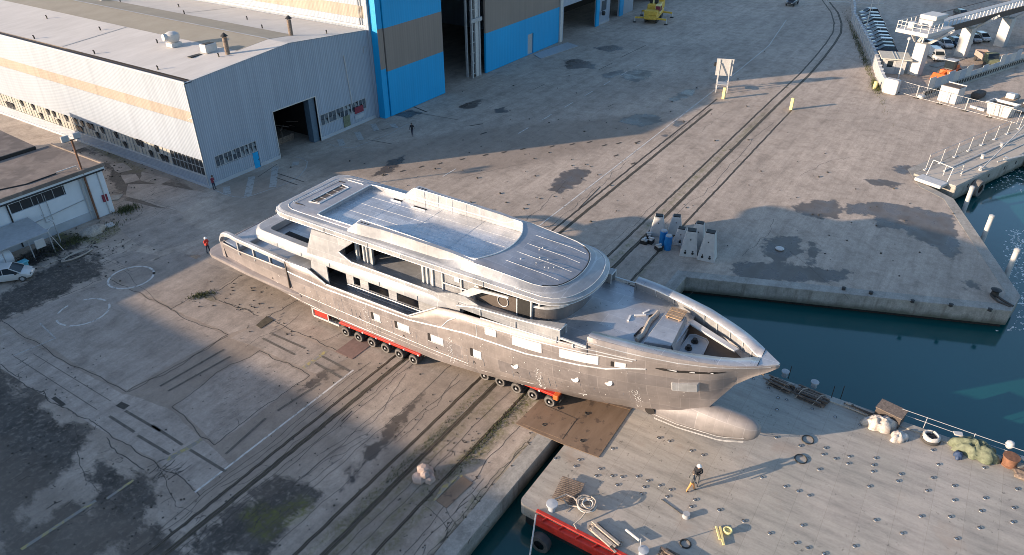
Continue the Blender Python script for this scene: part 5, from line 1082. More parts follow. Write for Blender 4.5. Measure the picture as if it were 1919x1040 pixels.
# objects seen inside the halls
for x, y, z, l, nm in ((88.5, 76, 0, 'white machine just inside the tall dark gap', 'machine'), (131.5, 74.5, 0, 'pale bundle standing inside the far open bay', 'bundle')):
    mb = MB(); mb.lathe([(.9, 0), (1.0, .5), (.5, .9), (.6, 1.3), (.1, 1.6)], (x, y, z), 10); mb.box(x+.5, x+2.0, y-.4, y+.5, 0, 1.0); tag(mb.build(nm, M['white_paint'], smooth=True), l, nm)
mb = MB()
for i in range(9): a = random.uniform(56.5, 61.5); mb.beam((a, 74+random.uniform(-1, 2), random.uniform(.8, 2.4)), (a+random.uniform(.8, 2.2), 75+random.uniform(-1, 2), random.uniform(.6, 3.2)), .08, .08)
mb.box(56.5, 61, 74.2, 75.6, 0, .8); tag(mb.build('pipe_rack', M['wood_old']), 'rack of tangled pale pipes inside the dark hall doorway', 'rack')
# ------------------------------------------------------------------ low flat roofed workshop at the left edge
B = thing('flat_roofed_workshop', 'low pale blue workshop with a stained brown flat roof at the left edge', 'workshop', (34.4, 74.6, 0))
mb = MB(); wall_holes(mb, -34, -.9, .9, 4.95, 0, .25, [(-8.5, -3.1, 3.6, 4.6), (-17.5, -8.9, 3.6, 4.6), (-30, -20, 3.4, 4.6)][:1]+[(-17.5, -9.9, 3.6, 4.6)]); mb.build('front_wall', M['wall_render'], B)
mb = MB(); mb.box(-34, -.9, -.08, .25, 0, .9); mb.build('plinth', M['wall_plinth'], B)
mb = MB(); mb.box(-.9, .9, -.35, .6, 0, 4.9); mb.build('end_pier', M['wall_render'], B, bevel=.04)
mb = MB(); mb.box(.65, .9, .6, 9.0, 0, 5.0); mb.build('end_wall', M['wall_render'], B)
mb = MB(); mb.box(-34, 1.1, -.6, 0, 4.95, 5.35); mb.build('eaves_fascia', M['wall_render'], B)
mb = MB(); mb.prism([(-34, -.75), (1.15, -.75), (1.15, 9.2), (-34, 9.2)], 5.35, 5.6); mb.build('roof', M['roof_old'], B)
mb = MB(); mb.box(-34, 1.15, -.8, -.6, 5.6, 5.75); mb.box(.95, 1.15, -.6, 9.2, 5.6, 5.75); mb.build('roof_kerb', M['roof_old'], B)
mb = MB(); mb.box(-60, -.5, 9.4, 9.6, 5.4, 5.9); mb.build('roof_edge_beam', M['black_part'], B)
mb = MB(); mb.mesh([(-60, 9.6, 5.9), (-.5, 9.6, 5.9), (-.5, 32, 7.0), (-60, 32, 7.0)], [(0, 1, 2, 3)]); mb.mesh([(-.5, 9.6, 0), (-.5, 32, 0), (-.5, 32, 7.0), (-.5, 9.6, 5.9)], [(0, 1, 2, 3)]); mb.build('rear_roof', M['roof_old'], B)
mb = MB(); mb.tube([(-34, -.62, 5.0), (1, -.62, 5.0)], .09, 6); mb.build('gutter', M['black_part'], B)
for a in (-8.7, -1.5, -1.1, .3):
    mb = MB(); mb.tube([(a, -.4 if a > -1 else -.1, 5.0), (a, -.4 if a > -1 else -.1, .1)], .07, 6); mb.build('downpipe', M['black_part' if a < -5 else 'white_paint'], B)
for a0, a1 in ((-8.5, -3.1), (-17.5, -9.9)):
    mb = MB(); mb.box(a0, a1, .15, .18, 3.6, 4.6); f_ = mb.build('window', M['pane_dark'], B)
    mb = MB(); [mb.box(a0+k_, a0+k_+.05, .08, .15, 3.6, 4.6) for k_ in np.arange(0, a1-a0, 1.05)]; mb.build('window_bars', M['grey_paint'], f_)
mb = MB(); mb.tube([(-8.0, -.06, 1.9), (-1.4, -.06, 2.4)], .05, 5); mb.build('wall_pipe', M['grey_paint'], B)
mb = MB(); mb.tube([(-5.9, -.08, 4.4), (-5.9, -.08, 1.6), (-5.6, -.2, 1.6)], .03, 5); mb.tube([(-5.2, -.08, 4.4), (-5.2, -.08, 1.6)], .03, 5); mb.build('conduit', M['grey_paint'], B)
mb = MB(); mb.box(.0, .55, -.45, -.36, 1.5, 2.3); mb.build('red_sign', M['cloth_maroon'], B)
mb = MB(); mb.tube([(-2.9, 1.0, 5.7), (-1.2, .2, 6.0), (-1.0, .0, 5.0)], .06, 6); mb.build('roof_pipe', M['white_paint'], B)
mb = MB(); mb.tube([(-17, 4.6, 5.65), (-8, 1.6, 5.65), (-6, .8, 5.65), (-3, .9, 5.65)], .06, 5); mb.build('roof_cable', M['black_part'], B)
mp = thing('floodlight_mast', 'dark mast with two square floodlights rising at the corner of the flat roofed workshop', 'floodlight', (33.3, 74.1, 0))
mb = MB(); mb.tube([(0, 0, 0), (0, 0, 8.9)], .11, 8); mb.build('pole', M['rust'], mp); mb = MB(); mb.beam((-.8, 0, 8.9), (.9, 0, 8.9), .1, .1); mb.build('crossbar', M['black_part'], mp)
for dx in (-.6, .6):
    mb = MB(); mb.box(dx-.38, dx+.38, -.15, .1, 8.9, 9.5); mb.build('floodlight', M['grey_paint'], mp, bevel=.04)
# lean-to with tank
ln = thing('lean_to', 'grey sheet lean-to roof on thin posts against the workshop wall', 'lean-to', (25.0, 72.4, 0))
mb = MB(); mb.mesh([(-3.2, 1.9, 2.9), (2.0, 1.9, 2.9), (2.0, -1.6, 2.35), (-3.2, -1.6, 2.35), (-3.2, 1.9, 2.84), (2.0, 1.9, 2.84), (2.0, -1.6, 2.29), (-3.2, -1.6, 2.29)], [(0, 1, 2, 3), (4, 5, 6, 7), (0, 1, 5, 4), (2, 3, 7, 6), (1, 2, 6, 5), (0, 3, 7, 4)]); mb.build('roof_sheet', M['grey_paint'], ln)
for x in (-2.4, 0, 1.9, 3.3):
    mb = MB(); mb.tube([(x, -1.5 if x < 3 else 0, 0), (x, -1.5 if x < 3 else 0, 2.35)], .05, 6); mb.build('post', M['grey_paint'], ln)
mb = MB(); mb.tube([(1.9, -1.5, 2.35), (3.3, 0, 2.35), (3.2, 1.8, 2.6)], .04, 5); mb.tube([(1.9, -1.5, 2.3), (2.6, -1.7, .0)], .035, 5); mb.build('brace', M['white_paint'], ln)
mb = MB(); mb.box(24.4+1.0, 24.4+1.9, 70.7, 70.85, 1.1, 2.0); tag(mb.build('electric_box', M['white_paint'], bevel=.03), 'white electric box hung at the front of the lean-to', 'box')
mb = MB(); mb.lathe([(0, -1.0), (.7, -.9), (.85, -.5), (.85, 1.2), (.7, 1.6), (0, 1.7)], (21.9, 72.0, 1.0), 18, 'x', cap=False); tag(mb.build('storage_tank', M['wall_render'], smooth=True), 'pale rounded tank lying beside the lean-to at the left edge', 'tank')
mb = MB(); mb.box(23.4, 24.0, 70.0, 70.5, 0, .7); mb.prism([(23.3, 69.9), (24.1, 69.9), (24.1, 70.6), (23.3, 70.6)], .7, .85); tag(mb.build('compressor', simple('cyan_lid', (.12, .42, .52), .5), bevel=.05), 'small machine with a cyan lid among hoses under the lean-to', 'machine')
rg = random.Random(21)
mb = MB()
for i in range(26):
    c = (25.6+rg.uniform(-2, 1.5), 71.0+rg.uniform(-.8, 1.2)); mb.tube([(c[0]+.5*math.cos(a)*rg.uniform(.6, 1.3), c[1]+.45*math.sin(a), .05+.5*rg.random()) for a in np.linspace(0, rg.uniform(3, 7), 9)], .035, 5)
tag(mb.build('hose_tangle', M['black_part']), 'dark tangle of hoses and cable heaped under the lean-to', 'hoses')
def hose(pts, r, name, mat, label, cat='hose'):
    mb = MB(); mb.tube(pts, r, 6); return tag(mb.build(name, M[mat], smooth=True), label, cat)
def loops(cx, cy, rx, ry, n, seed, z=.05):
    rg_ = random.Random(seed); out = []
    for i in range(n*12): a = i/12*2*math.pi; k_ = rg_.uniform(.82, 1.05); out.append((cx+rx*k_*math.cos(a)+.05*i/12, cy+ry*k_*math.sin(a), z+.02*(i//12)))
    return out
hose(loops(27.6, 68.5, 1.5, .55, 5, 2), .045, 'hose_coil', 'rope_pale', 'pale hose laid in flat loops on the ground in front of the workshop')
hose([(24.2, 69.6, .05), (24.8, 69.0, .05), (26, 69.2, .05), (27, 68.9, .05)], .05, 'hose', 'rope_pale', 'pale hose running from the lean-to to the flat looped coil')
# canvas heap by the wall, white lid
def heap(name, c, rx, ry, h, mat, label, cat, seed=1, nu=26, nv=16, rot=0.0, sharp=.25, fold=7):
    rg_ = random.Random(seed); ph = [rg_.uniform(0, 6.28) for _ in range(6)]; mb = MB(); rings = []
    for j in range(nv+1):
        v = j/nv; rr = math.sin(math.pi*.5*min(1, v*1.02)); z = h*(math.cos(math.pi*.5*v)**.7 if v < 1 else 0)
        rg2 = []
        for i in range(nu):
            a = 2*math.pi*i/nu; w_ = 1+sharp*.5*math.sin(fold*a+ph[0]+2*v)*v+sharp*.4*math.sin(3*a+ph[1])+sharp*.25*math.sin((fold*2+1)*a+ph[3]); q = (rx*rr*w_*math.cos(a), ry*rr*w_*math.sin(a))
            nz = 1-2*abs(noise.noise(Vector((q[0]*2.2, q[1]*2.2, seed))))+.5*(1-2*abs(noise.noise(Vector((q[0]*5, q[1]*5, seed+3)))))
            zz = max(0.02, z*(.72+sharp*.5*math.sin(5*a+ph[2]+3*v)*v+sharp*.95*nz))
            rg2.append((c[0]+q[0]*math.cos(rot)-q[1]*math.sin(rot), c[1]+q[0]*math.sin(rot)+q[1]*math.cos(rot), (c[2] if len(c) > 2 else 0)+zz))
        rings.append(rg2)
    rings[0] = [(sum(p[0] for p in rings[0])/nu, sum(p[1] for p in rings[0])/nu, max(p[2] for p in rings[1]))]*nu
    mb.loft(rings, True); o = mb.build(name, M[mat] if isinstance(mat, str) else mat, smooth='all'); return tag(o, label, cat)
heap('canvas_heap', (31.2, 71.6), 1.3, .8, .75, 'rope_pale', 'crumpled pale canvas heap on the ground by the workshop wall', 'tarpaulin', 4)
mb = MB(); mb.prism(rnd_poly([(32.6, 71.4), (33.4, 71.2), (33.6, 72.1), (32.8, 72.2)], .15), .02, .12); tag(mb.build('white_board', M['white_paint']), 'small flat white board lying right of the canvas heap', 'board')
mb = MB(); mb.prism([(34.9, 78.2), (37.2, 76.6), (38.2, 77.4), (35.9, 79.1)], .02, .12); tag(mb.build('slab_cover', M['quay_concrete']), 'pale square slab cover lying between the workshop and the corrugated hall', 'cover')
def grass(name, c, sx, sy, n, h, label, rot=0.0, mat='green_weed', seed=0):
    rg_ = random.Random(seed); mb = MB()
    for i in range(n):
        u, v = rg_.gauss(0, sx), rg_.gauss(0, sy); x = c[0]+u*math.cos(rot)-v*math.sin(rot); y = c[1]+u*math.sin(rot)+v*math.cos(rot); a = rg_.uniform(0, 6.28); l = h*rg_.uniform(.4, 1.2); b = rg_.uniform(.1, .7); w_ = .03
        mb.mesh([(x-w_*math.sin(a), y+w_*math.cos(a), 0), (x+w_*math.sin(a), y-w_*math.cos(a), 0), (x+b*l*math.cos(a), y+b*l*math.sin(a), l)], [(0, 1, 2)])
    o = mb.build(name, M[mat], kind='stuff', recalc=False); return tag(o, label, 'weeds')
grass('weeds', (29.8, 52.3), .55, .28, 380, .22, 'green weeds sprouting from a crack in the open yard', R(-30), seed=1)
grass('weeds', (29.5, 71.6), 2.2, .5, 900, .35, 'weeds along the foot of the workshop wall', seed=2)
grass('weeds', (36.2, 73.5), .6, .5, 500, .45, 'weeds at the foot of the workshop end pier', seed=3)
grass('weeds', (29.5, 20.9), 3.5, .16, 900, .12, 'mossy green growth along the southern rail groove', seed=4)
grass('weeds', (25.2, 23.9), 3.5, .22, 700, .10, 'green growth between the middle pair of rail grooves', seed=5)
# hall off to the left that shades the lower left of the yard
oh = thing('neighbour_hall', 'plain corrugated hall standing outside the left of the view', 'hall', (-34, 25, 0))
mb = MB(); mb.box(0, 14, 0, 95, 0, 12.5); mb.build('walls', M['wall_corrugated'], oh); mb = MB(); mb.box(-.4, 14.4, -.4, 95.4, 12.5, 12.8); mb.build('roof', M['roof_sheet'], oh)
# ------------------------------------------------------------------ flat deck barge moored against the quay
barge = thing('deck_barge', 'flat grey steel deck barge with rows of lashing rings moored against the quay', 'barge', (25.6, 16.05, 0))
mb = MB(); mb.prism(rnd_poly([(0, -60), (20.5, -60), (20.5, 0), (0, 0)], .5), -.9, 0.0); mb.build('deck', M['barge_steel'], barge)
mb = MB(); mb.prism(rnd_poly([(.25, -59), (20.2, -59), (20.2, -.2), (.25, -.2)], .5), -2.6, -.95); mb.build('hull_side', M['black_part'], barge)
mb = MB(); mb.box(20.05, 20.62, -60, -9.3, .0, .10); mb.build('edge_kerb', M['quay_concrete'], barge)
# red belted fender strake along the short end
mb = MB(); mb.box(-.40, -.02, -30, -1.4, -.75, -.12); mb.build('strake', M['red_paint'], barge, bevel=.06, seg=2)
mb = MB(); mb.box(-.10, .16, -30, -1.3, 0.0, .12)
mb.build('strake_top', M['red_paint'], barge, bevel=.03)
for i in range(5):
    mb = MB(); y = -1.9-i*1.15; mb.prism([(-.40, y), (.16, y-.25), (.16, y-.33), (-.40, y-.08)], -.1, .03); mb.build('strake_bracket', M['red_paint'], barge)
for i in range(4):
    mb = MB(); mb.lathe([(.35, -.25), (.62, -.25), (.66, 0), (.62, .25), (.35, .25)], (-.9, -2.2-i*3.3, -1.3), 16, 'x', cap=False); mb.build('tyre_fender', M['tyre'], barge, smooth=True)
mb = MB(); mb.tube([(25.3, 14.6, .1), (22.6, 13.4, -.2), (20.2, 12.4, -.8), (17, 11, -1.6)], .05, 6); tag(mb.build('mooring_line', M['rope_white']), 'single taut white mooring line running off the barge corner to the lower edge', 'rope')
mb = MB(); mb.prism([(31.3, 19.9), (31.35, 16.4), (31.6, 13.55), (37.3, 13.7), (36.6, 18.0), (36.2, 19.6)], .03, .07); rp_ = mb.build('ramp_plate', M['steel_plate_brown']); tag(rp_, 'brown rusty steel ramp plate bridging quay and barge under the bow', 'ramp')
mb = MB(); mb.prism([(36.9, 13.72), (37.25, 13.6), (36.9, 14.6), (36.5, 17.6), (36.2, 17.6)], .075, .10); mb.build('plate_lip', M['steel_plate_brown'], rp_)
mb = MB(); mb.prism([(31.5, 19.4), (31.7, 16.4), (34.0, 16.5), (34.0, 19.2)], .075, .095); mb.build('cover_plate', M['steel_plate_brown'], rp_)
for px, py in ((1020, 796), (1091, 826), (1048, 765), (1100, 775)):
    q = at(px, py, .08); mb = MB(); mb.torus((q.x, q.y, .1), .12, .03, 12, 5); mb.build('lifting_eye', M['black_part'], rp_)
# lashing rings welded to the barge deck
RINGS = [(1235, 821), (1254, 827), (1295, 845), (1317, 853), (1454, 820), (1499, 836), (1546, 840), (1542, 852), (1565, 860), (1591, 856), (1588, 869), (1534, 880), (1640, 859), (1636, 872), (1635, 884), (1687, 889), (1682, 902), (1628, 912), (1699, 826), (1747, 844), (1758, 871), (1747, 896), (1737, 920),
  (1427, 895), (1471, 912), (1495, 921), (1516, 929), (1503, 985), (1491, 1018), (1513, 1027), (1442, 1000), (1393, 977), (1347, 956), (1302, 937), (1295, 950), (1256, 918), (1250, 931), (1236, 910), (1214, 901), (1207, 913), (1202, 926), (1147, 892), (1085, 862), (1077, 874), (1124, 879), (1117, 892), (1165, 894), (1156, 909), (1194, 893),
  (1234, 821), (1787, 938), (1780, 969), (1787, 911), (1838, 958), (1845, 934), (1835, 990), (1899, 952), (1897, 979), (1844, 877), (1905, 917), (1601, 1024), (1544, 1038), (1040, 859), (1148, 841), (1440, 728), (1412, 710), (1458, 746), (1474, 750), (1456, 768), (1522, 767), (1565, 782), (1611, 797), (1725, 968), (1792, 1010), (1690, 1000), (1640, 975)]
ring0 = None
for px, py in RINGS:
    q = at(px, py, 0)
    if ring0 is None:
        ring0 = thing('lashing_ring', 'small shiny lashing ring on its round pad welded to the barge deck', 'deck ring', (q.x, q.y, 0), 0, 'lashing rings welded to the barge deck')
        mb = MB(); mb.lathe([(.10, 0), (.09, .02), (.06, .035), (.02, .04)], (0, 0, 0), 10); mb.build('pad', M['weld_bright'], ring0, smooth=True)
        mb = MB(); mb.torus((0, 0, .05), .10, .016, 12, 5); mb.build('ring', M['black_part'], ring0)
        o = ring0
    else: o = copy_tree(ring0)
    o.location = (q.x, q.y, 0); o.rotation_euler = (0, 0, random.uniform(0, 6))
    zn = ('near the brown ramp plate' if (py < 900 and px < 1190) else 'in the bow shadow beside the plank piles' if py < 800 else 'under the bulbous bow' if (px < 1340 and py < 860) else
          'on the near side of the two standing men' if px < 1330 else 'around the two dark hoops' if (px < 1600 and py < 885) else 'along the film bundle and green tarpaulin' if py < 890 else
          'in the bottom row of the open deck' if py > 960 else 'right of the two men on the open deck' if px < 1600 else 'on the right part of the open deck')
    o['label'] = 'small shiny lashing ring '+zn; o['group'] = 'lashing rings '+zn
for i, (px, py, l) in enumerate(((1514, 824, 'thin dark hoop lying on the barge deck just beyond the bulbous bow'), (1501, 860, 'thin dark hoop lying on the barge deck in the shadow tip of the two men'))):
    q = at(px, py, .03); mb = MB(); mb.torus((q.x, q.y, .04), .42, .04, 26, 6, sq=.9); tag(mb.build('hoop', M['black_part'], smooth=True), l, 'hoop', 'dark hoops on the barge')
# timber piles
def bundle(name, a, b, wd, h, n, label, mat='wood_old', lash=True):
    a = Vector(a); b = Vector(b); d = (b-a); L = d.length; t_ = thing(name, label, 'timber', ((a.x+b.x)/2, (a.y+b.y)/2, 0), math.atan2(d.y, d.x)); rg_ = random.Random(int(L*10)+n)
    for i in range(n):
        y = rg_.uniform(-wd/2, wd/2); z = .08+rg_.random()**1.5*h*(1-abs(y)/wd); l0 = -L/2+rg_.uniform(0, .25*L); l1 = L/2-rg_.uniform(0, .22*L); mb = MB()
        mb.beam((l0, y, z), (l1, y+rg_.uniform(-.12, .12), z+rg_.uniform(-.04, .04)), rg_.uniform(.08, .17), rg_.uniform(.07, .12)); mb.build('plank', M[mat if rg_.random() < .7 else 'interior_brown'], t_)
    if lash:
        for k_ in (-.25*L, .25*L):
            mb = MB(); mb.tube([(k_-.3, -wd/2-.1, .05), (k_-.1, -wd/4, h*.9), (k_, 0, h+.06), (k_+.15, wd/4, h*.9), (k_+.3, wd/2+.1, .05)], .03, 5); mb.build('lashing', M['rope_pale'], t_)
    return t_
bundle('plank_pile', (45.6, 6.4, 0), (45.3, 4.4, 0), 1.0, .5, 26, 'dark lashed plank pile on the barge edge nearest the bow of the yacht')
bundle('plank_pile', (45.4, 4.4, 0), (45.2, 1.9, 0), 1.3, .55, 34, 'longer plank pile tied with crossed ropes on the barge edge')
bundle('plank_pile', (45.9, 1.0, 0), (45.7, -1.1, 0), .5, .2, 9, 'thin flat row of pale planks on the barge edge beside the wrapped bundle', 'rope_pale', False)
for i, (px, py, l) in enumerate(((1468, 703, 'left mushroom bollard behind the plank piles on the barge edge'), (1523, 723, 'right mushroom bollard behind the crossed-rope plank pile'))):
    q = at(px, py+6, 0); mb = MB(); mb.lathe([(.22, 0), (.20, .32), (.30, .4), (.30, .5), (.05, .54)], (q.x+.3, q.y, 0), 14); tag(mb.build('bollard', M['grey_paint'], smooth=True), l, 'bollard', 'bollards on the barge edge')
for i, (px, py) in enumerate(((1476, 712), (1556, 750), (1574, 750))):
    q = at(px, py, 0); mb = MB(); mb.tube([(q.x+.2, q.y, 0), (q.x+.35, q.y, 1.1)], .03, 5); tag(mb.build('stanchion', M['black_part']), ['thin dark stanchion by the left barge edge bollard', 'thin dark stanchion at the right end of the crossed-rope plank pile', 'thin dark leaning stanchion just past the plank piles'][i], 'stanchion', 'stanchions on the barge edge')
# railing cables on the barge edge
rl = thing('cable_rail', 'two pale cable rails on thin posts along the far barge edge', 'railing', (46.3, -2.6, 0))
for z in (.62, 1.05):
    mb = MB(); mb.tube([(0, 0, z), (-.02, -5, z-.03), (0, -14, z)], .022, 5); mb.build('cable', M['grey_paint'], rl)
for y in (-1.6, -4.5, -7.6, -11): mb = MB(); mb.tube([(0, y, 0), (0, y, 1.08)], .03, 5); mb.build('post', M['grey_paint'], rl)
# wrapped bundle, box, coil, tarp, drum
t = NT('plastic_film'); n_ = t.noise(2.5, 5, 0.7, dist=1.0); t.set(t.mix(t.ramp(n_, [(0.35, 0), (0.65, 1)]), (0.36, 0.30, 0.25), (0.58, 0.54, 0.50)), 0.3); t.bump(n_, 0.8, 0.06)
heap('wrapped_bundle', (44.9, -1.6), 1.05, .62, .85, M['plastic_film'], 'bundle wrapped in pale translucent plastic film on the barge edge', 'bundle', 8, 30, 12, R(-62), .30, 6)
heap('wrapped_bundle', (44.35, -2.9), .62, .45, .5, M['plastic_film'], 'smaller film wrapped bundle lying against the large one on the near side', 'bundle', 12, 26, 10, R(-30), .30, 5)
mb = MB(); mb.box(45.6, 46.7, -2.9, -1.2, .0, .85); mb.build('x', M['rust']) if False else None
bx_ = thing('brown_crate', 'open brown crate standing behind the plastic wrapped bundle', 'crate', (46.0, -2.0, 0), R(-12))
for a in ((-.55, .55, -.85, -.78), (-.55, .55, .78, .85), (-.55, -.48, -.78, .78), (.48, .55, -.78, .78)): mb = MB(); mb.box(*a, 0, .95); mb.build('side', M['interior_brown'], bx_)
mb = MB(); mb.box(-.6, .6, -.9, .9, .95, 1.0); mb.build('lid', M['wood_old'], bx_)
rc = thing('rope_coil', 'white mooring rope coiled on a dark tyre beside the barge railing', 'rope coil', (45.35, -4.75, 0))
rg = random.Random(4)
for i in range(9):
    mb = MB(); r_ = .50-.03*(i % 3); pts = [((r_+rg.uniform(-.03, .03))*math.cos(a), (r_+rg.uniform(-.03, .03))*math.sin(a), .22+.065*i*.5+.03*math.sin(3*a+i)) for a in np.linspace(0, 6.2, 20)]; mb.tube(pts, .055, 6); mb.build('rope_turn', M['rope_white'], rc, smooth='all')
mb = MB(); mb.lathe([(.3, .0), (.58, .02), (.64, .12), (.58, .24), (.3, .24)], (0, 0, 0), 20, cap=False); mb.build('tyre', M['tyre'], rc, smooth=True)
for i in range(3): mb = MB(); mb.tube([(rg.uniform(-.3, .3), rg.uniform(-.3, .3), .3) for _ in range(6)], .05, 5); mb.build('rope_end', M['interior_brown'], rc)
heap('green_tarp', (45.7, -7.3), 1.35, .85, .95, 'tarp_green', 'folded green tarpaulin heap beside the barge railing', 'tarpaulin', 3, 34, 14, R(-95), .28, 9)
heap('blue_tarp', (44.7, -6.5), .38, .28, .35, 'tarp_blue', 'small dark blue tarp tucked at the corner of the green tarpaulin', 'tarpaulin', 5, 20, 8, 0, .3, 5)
mb = MB(); mb.prism([(46.3, -5.9), (46.5, -6.4), (46.1, -6.5), (46.0, -6.0)], .6, .7); tag(mb.build('white_card', M['white_paint']), 'small white card on the far corner of the green tarpaulin', 'card')
mb = MB(); mb.lathe([(.48, 0), (.50, .08), (.44, .12), (.44, .55), (.50, .60), (.50, .70), (.05, .72)], (45.75, -9.35, 0), 20); tag(mb.build('cable_drum', M['rust'], smooth=True), 'round rusty brown cable drum at the right end of the barge', 'drum')
mb = MB(); mb.lathe([(.05, 1.0), (.22, .9), (.28, .65), (.18, .45), (.05, .4)], (46.5, -9.1, .3), 12); tag(mb.build('white_float', M['white_paint'], smooth=True), 'white float behind the rusty cable drum', 'float')
mb = MB(); mb.lathe([(.05, 1.0), (.22, .9), (.28, .65), (.18, .45), (.05, .4)], (46.2, -10.8, .3), 12); mb.tube([(46.3, -9.9, .45), (45.9, -10.9, .45)], .12, 6); tag(mb.build('white_fender', M['white_paint'], smooth=True), 'white fender with cross arm at the very right edge of the barge', 'fender')
heap('net_heap', (45.2, -10.6), .8, .9, .3, 'wood_old', 'dark net heap beside the white fender at the right edge', 'net', 9)
# lower barge corner: pallet, bollard, rope, boards
pl_ = thing('slatted_pallet', 'grey slatted pallet leaning by the barge corner bollard', 'pallet', (27.9, 13.8, 0), R(8))
for i in range(13): mb = MB(); mb.box(-.85+i*.14, -.76+i*.14, -.75, .75, .12+.012*i, .16+.012*i); mb.build('slat', M['wood_old'], pl_)
mb = MB(); mb.box(-.85, .95, -.5, -.4, .0, .12); mb.box(-.85, .95, .4, .5, 0, .12); mb.build('batten', M['interior_brown'], pl_)
mb = MB(); mb.lathe([(.22, 0), (.22, .45), (.36, .5), (.36, .62), (.05, .66)], (26.2, 14.0, 0), 16); tag(mb.build('mooring_bollard', M['wall_plinth'], smooth=True), 'pale round topped bollard at the near barge corner', 'bollard')
rc2 = thing('rope_coil', 'large untidy pale rope coil lying on the slatted pallet near the red strake', 'rope coil', (27.4, 12.2, 0))
for i in range(11):
    mb = MB(); r_ = rg.uniform(.30, .58); ox, oy = rg.uniform(-.10, .10), rg.uniform(-.12, .12); pts = [(ox+r_*math.cos(a), oy+r_*math.sin(a)*rg.uniform(.9, 1.05), .28+.04*i+.05*math.sin(2*a+i)) for a in np.linspace(0, 6.2, 20)]; mb.tube(pts, .045, 6); mb.build('rope_turn', M['rope_white' if i % 2 else 'rope_pale'], rc2, smooth='all')
mb = MB(); mb.tube([(-.2, .4, .4), (.1, 1.0, .35), (.0, 1.5, .45), (-.8, 1.9, .5)], .05, 6); mb.tube([(-.4, .4, .4), (-.5, 1.1, .2), (-.3, 1.5, .3)], .045, 6); mb.tube([(-.5, -.2, .5), (-1.0, -.1, .3), (-1.5, .1, .15), (-1.7, -.2, .1)], .045, 6); mb.build('rope_tail', M['rope_pale'], rc2)
bundle('board_stack', (26.6, 11.6, 0), (25.95, 9.2, 0), .8, .3, 18, 'pale boards and tubes heaped along the red strake', 'rope_pale', False)
mb = MB(); mb.tube([(27.2, 9.5, .2), (26.9, 8.5, .25)], .09, 8); tag(mb.build('white_tube', M['white_paint']), 'short white tube lying by the end of the pale boards', 'tube')
bundle('plank_pile', (27.0, 7.4, 0), (26.8, 5.2, 0), .9, .35, 20, 'dark plank pile at the bottom edge of the barge', 'wood_old', False)
mb = MB(); mb.lathe([(.25, 0), (.25, .4), (.32, .45), (.05, .5)], (26.3, 8.0, 0), 14); mb.tube([(26.3, 8.2, 0), (26.35, 8.25, 1.2)], .03, 5); tag(mb.build('capstan', M['wall_plinth'], smooth=True), 'pale capstan with a thin dark stick beside the bottom plank pile', 'capstan')
mb = MB(); mb.lathe([(.24, 0), (.20, .15), (.22, .28)], (30.2, 6.9, 0), 14); tag(mb.build('grey_bucket', M['grey_paint'], smooth=True), 'grey bucket shape with a trailing cord on the open barge deck', 'bucket')
hose([(30.2, 7.2, .04), (30.4, 7.9, .04), (30.6, 8.7, .04)], .025, 'cord', 'black_part', 'thin dark cord trailing from the grey bucket', 'cord')
mb = MB(); mb.torus((28.3, 6.2, .04), .3, .05, 20, 6); tag(mb.build('dark_loop', M['black_part']), 'small dark loop lying near the bottom plank pile', 'loop')
mb = MB(); mb.beam((30.5, 4.9, .1), (29.4, 4.3, .1), .12, .12); mb.beam((30.4, 5.1, .1), (29.6, 4.6, .12), .1, .1); tag(mb.build('brass_bars', M['yellow_pale']), 'two pale yellow bars crossed on the open barge deck', 'bars')
mb = MB(); mb.torus((30.4, 4.4, .25), .22, .06, 18, 8); mb.lathe([(.2, 0), (.2, .2)], (30.4, 4.4, 0), 12); tag(mb.build('small_winch', M['yellow_pale'], smooth=True), 'small round pale fitting beside the crossed yellow bars', 'winch')
hose([(26.5, 13.2, .05), (28, 13.0, .06), (29, 12.0, .05)], .02, 'cord', 'rope_pale', 'thin pale cord across the barge corner', 'cord')
# ------------------------------------------------------------------ piles in the water
for i, (x, y, l) in enumerate(((89.6, -3.6, 'white topped pile standing nearest the moored gangway boat'), (82.7, -5.9, 'middle white pile beside the slanting quay edge'), (76.0, -8.4, 'white pile nearest the outer quay corner'))):
    t_ = thing('mooring_pile', l, 'pile', (x, y, -1.9), 0, 'white piles along the quay edge')
    mb = MB(); mb.lathe([(.25, -2), (.25, 3.0)], (0, 0, 0), 14); mb.build('shaft', M['white_paint'], t_, smooth=True); mb = MB(); mb.lathe([(.27, 3.0), (.27, 3.3), (.06, 3.4)], (0, 0, 0), 14); mb.build('cap', M['grey_paint'], t_)
# ------------------------------------------------------------------ moored boat with gangway rails at the right edge
D_ = Vector((.928, -.372, 0)); N_ = Vector((-.372, -.928, 0))     # along the boat, and towards the water
bt = thing('gangway_pontoon', 'long pale moored pontoon deck with a railing and hanging tyres at the right edge', 'pontoon', (92.6, 1.5, 0), math.atan2(D_.y, D_.x))
mb = MB(); mb.box(0, 42, -3.9, .3, -1.5, .35); mb.build('pontoon_side', M['quay_concrete'], bt, bevel=.08)
mb = MB(); mb.box(.1, 42, -3.8, .2, .35, .42); mb.build('deck', simple('deck_beige', (.44, .39, .33), .8, var=.15, scale=1), bt)
mb = MB(); mb.box(-1.6, .1, -2.9, .2, .1, .5); mb.build('bow_plate', M['white_paint'], bt, bevel=.05)
mb = MB(); mb.box(0, 42, .3, 1.1, .0, .25); mb.build('kerb_beam', M['quay_concrete'], bt)
for i in range(12):
    x = 2.2+i*3.45; mb = MB(); mb.beam((x, .9, .25), (x+.25, .95, 2.1), .045, .045); mb.build('rail_post', M['white_paint'], bt); mb = MB(); mb.box(x-.35, x+.35, .75, 1.05, .25, .34); mb.build('post_foot', M['white_paint'], bt)
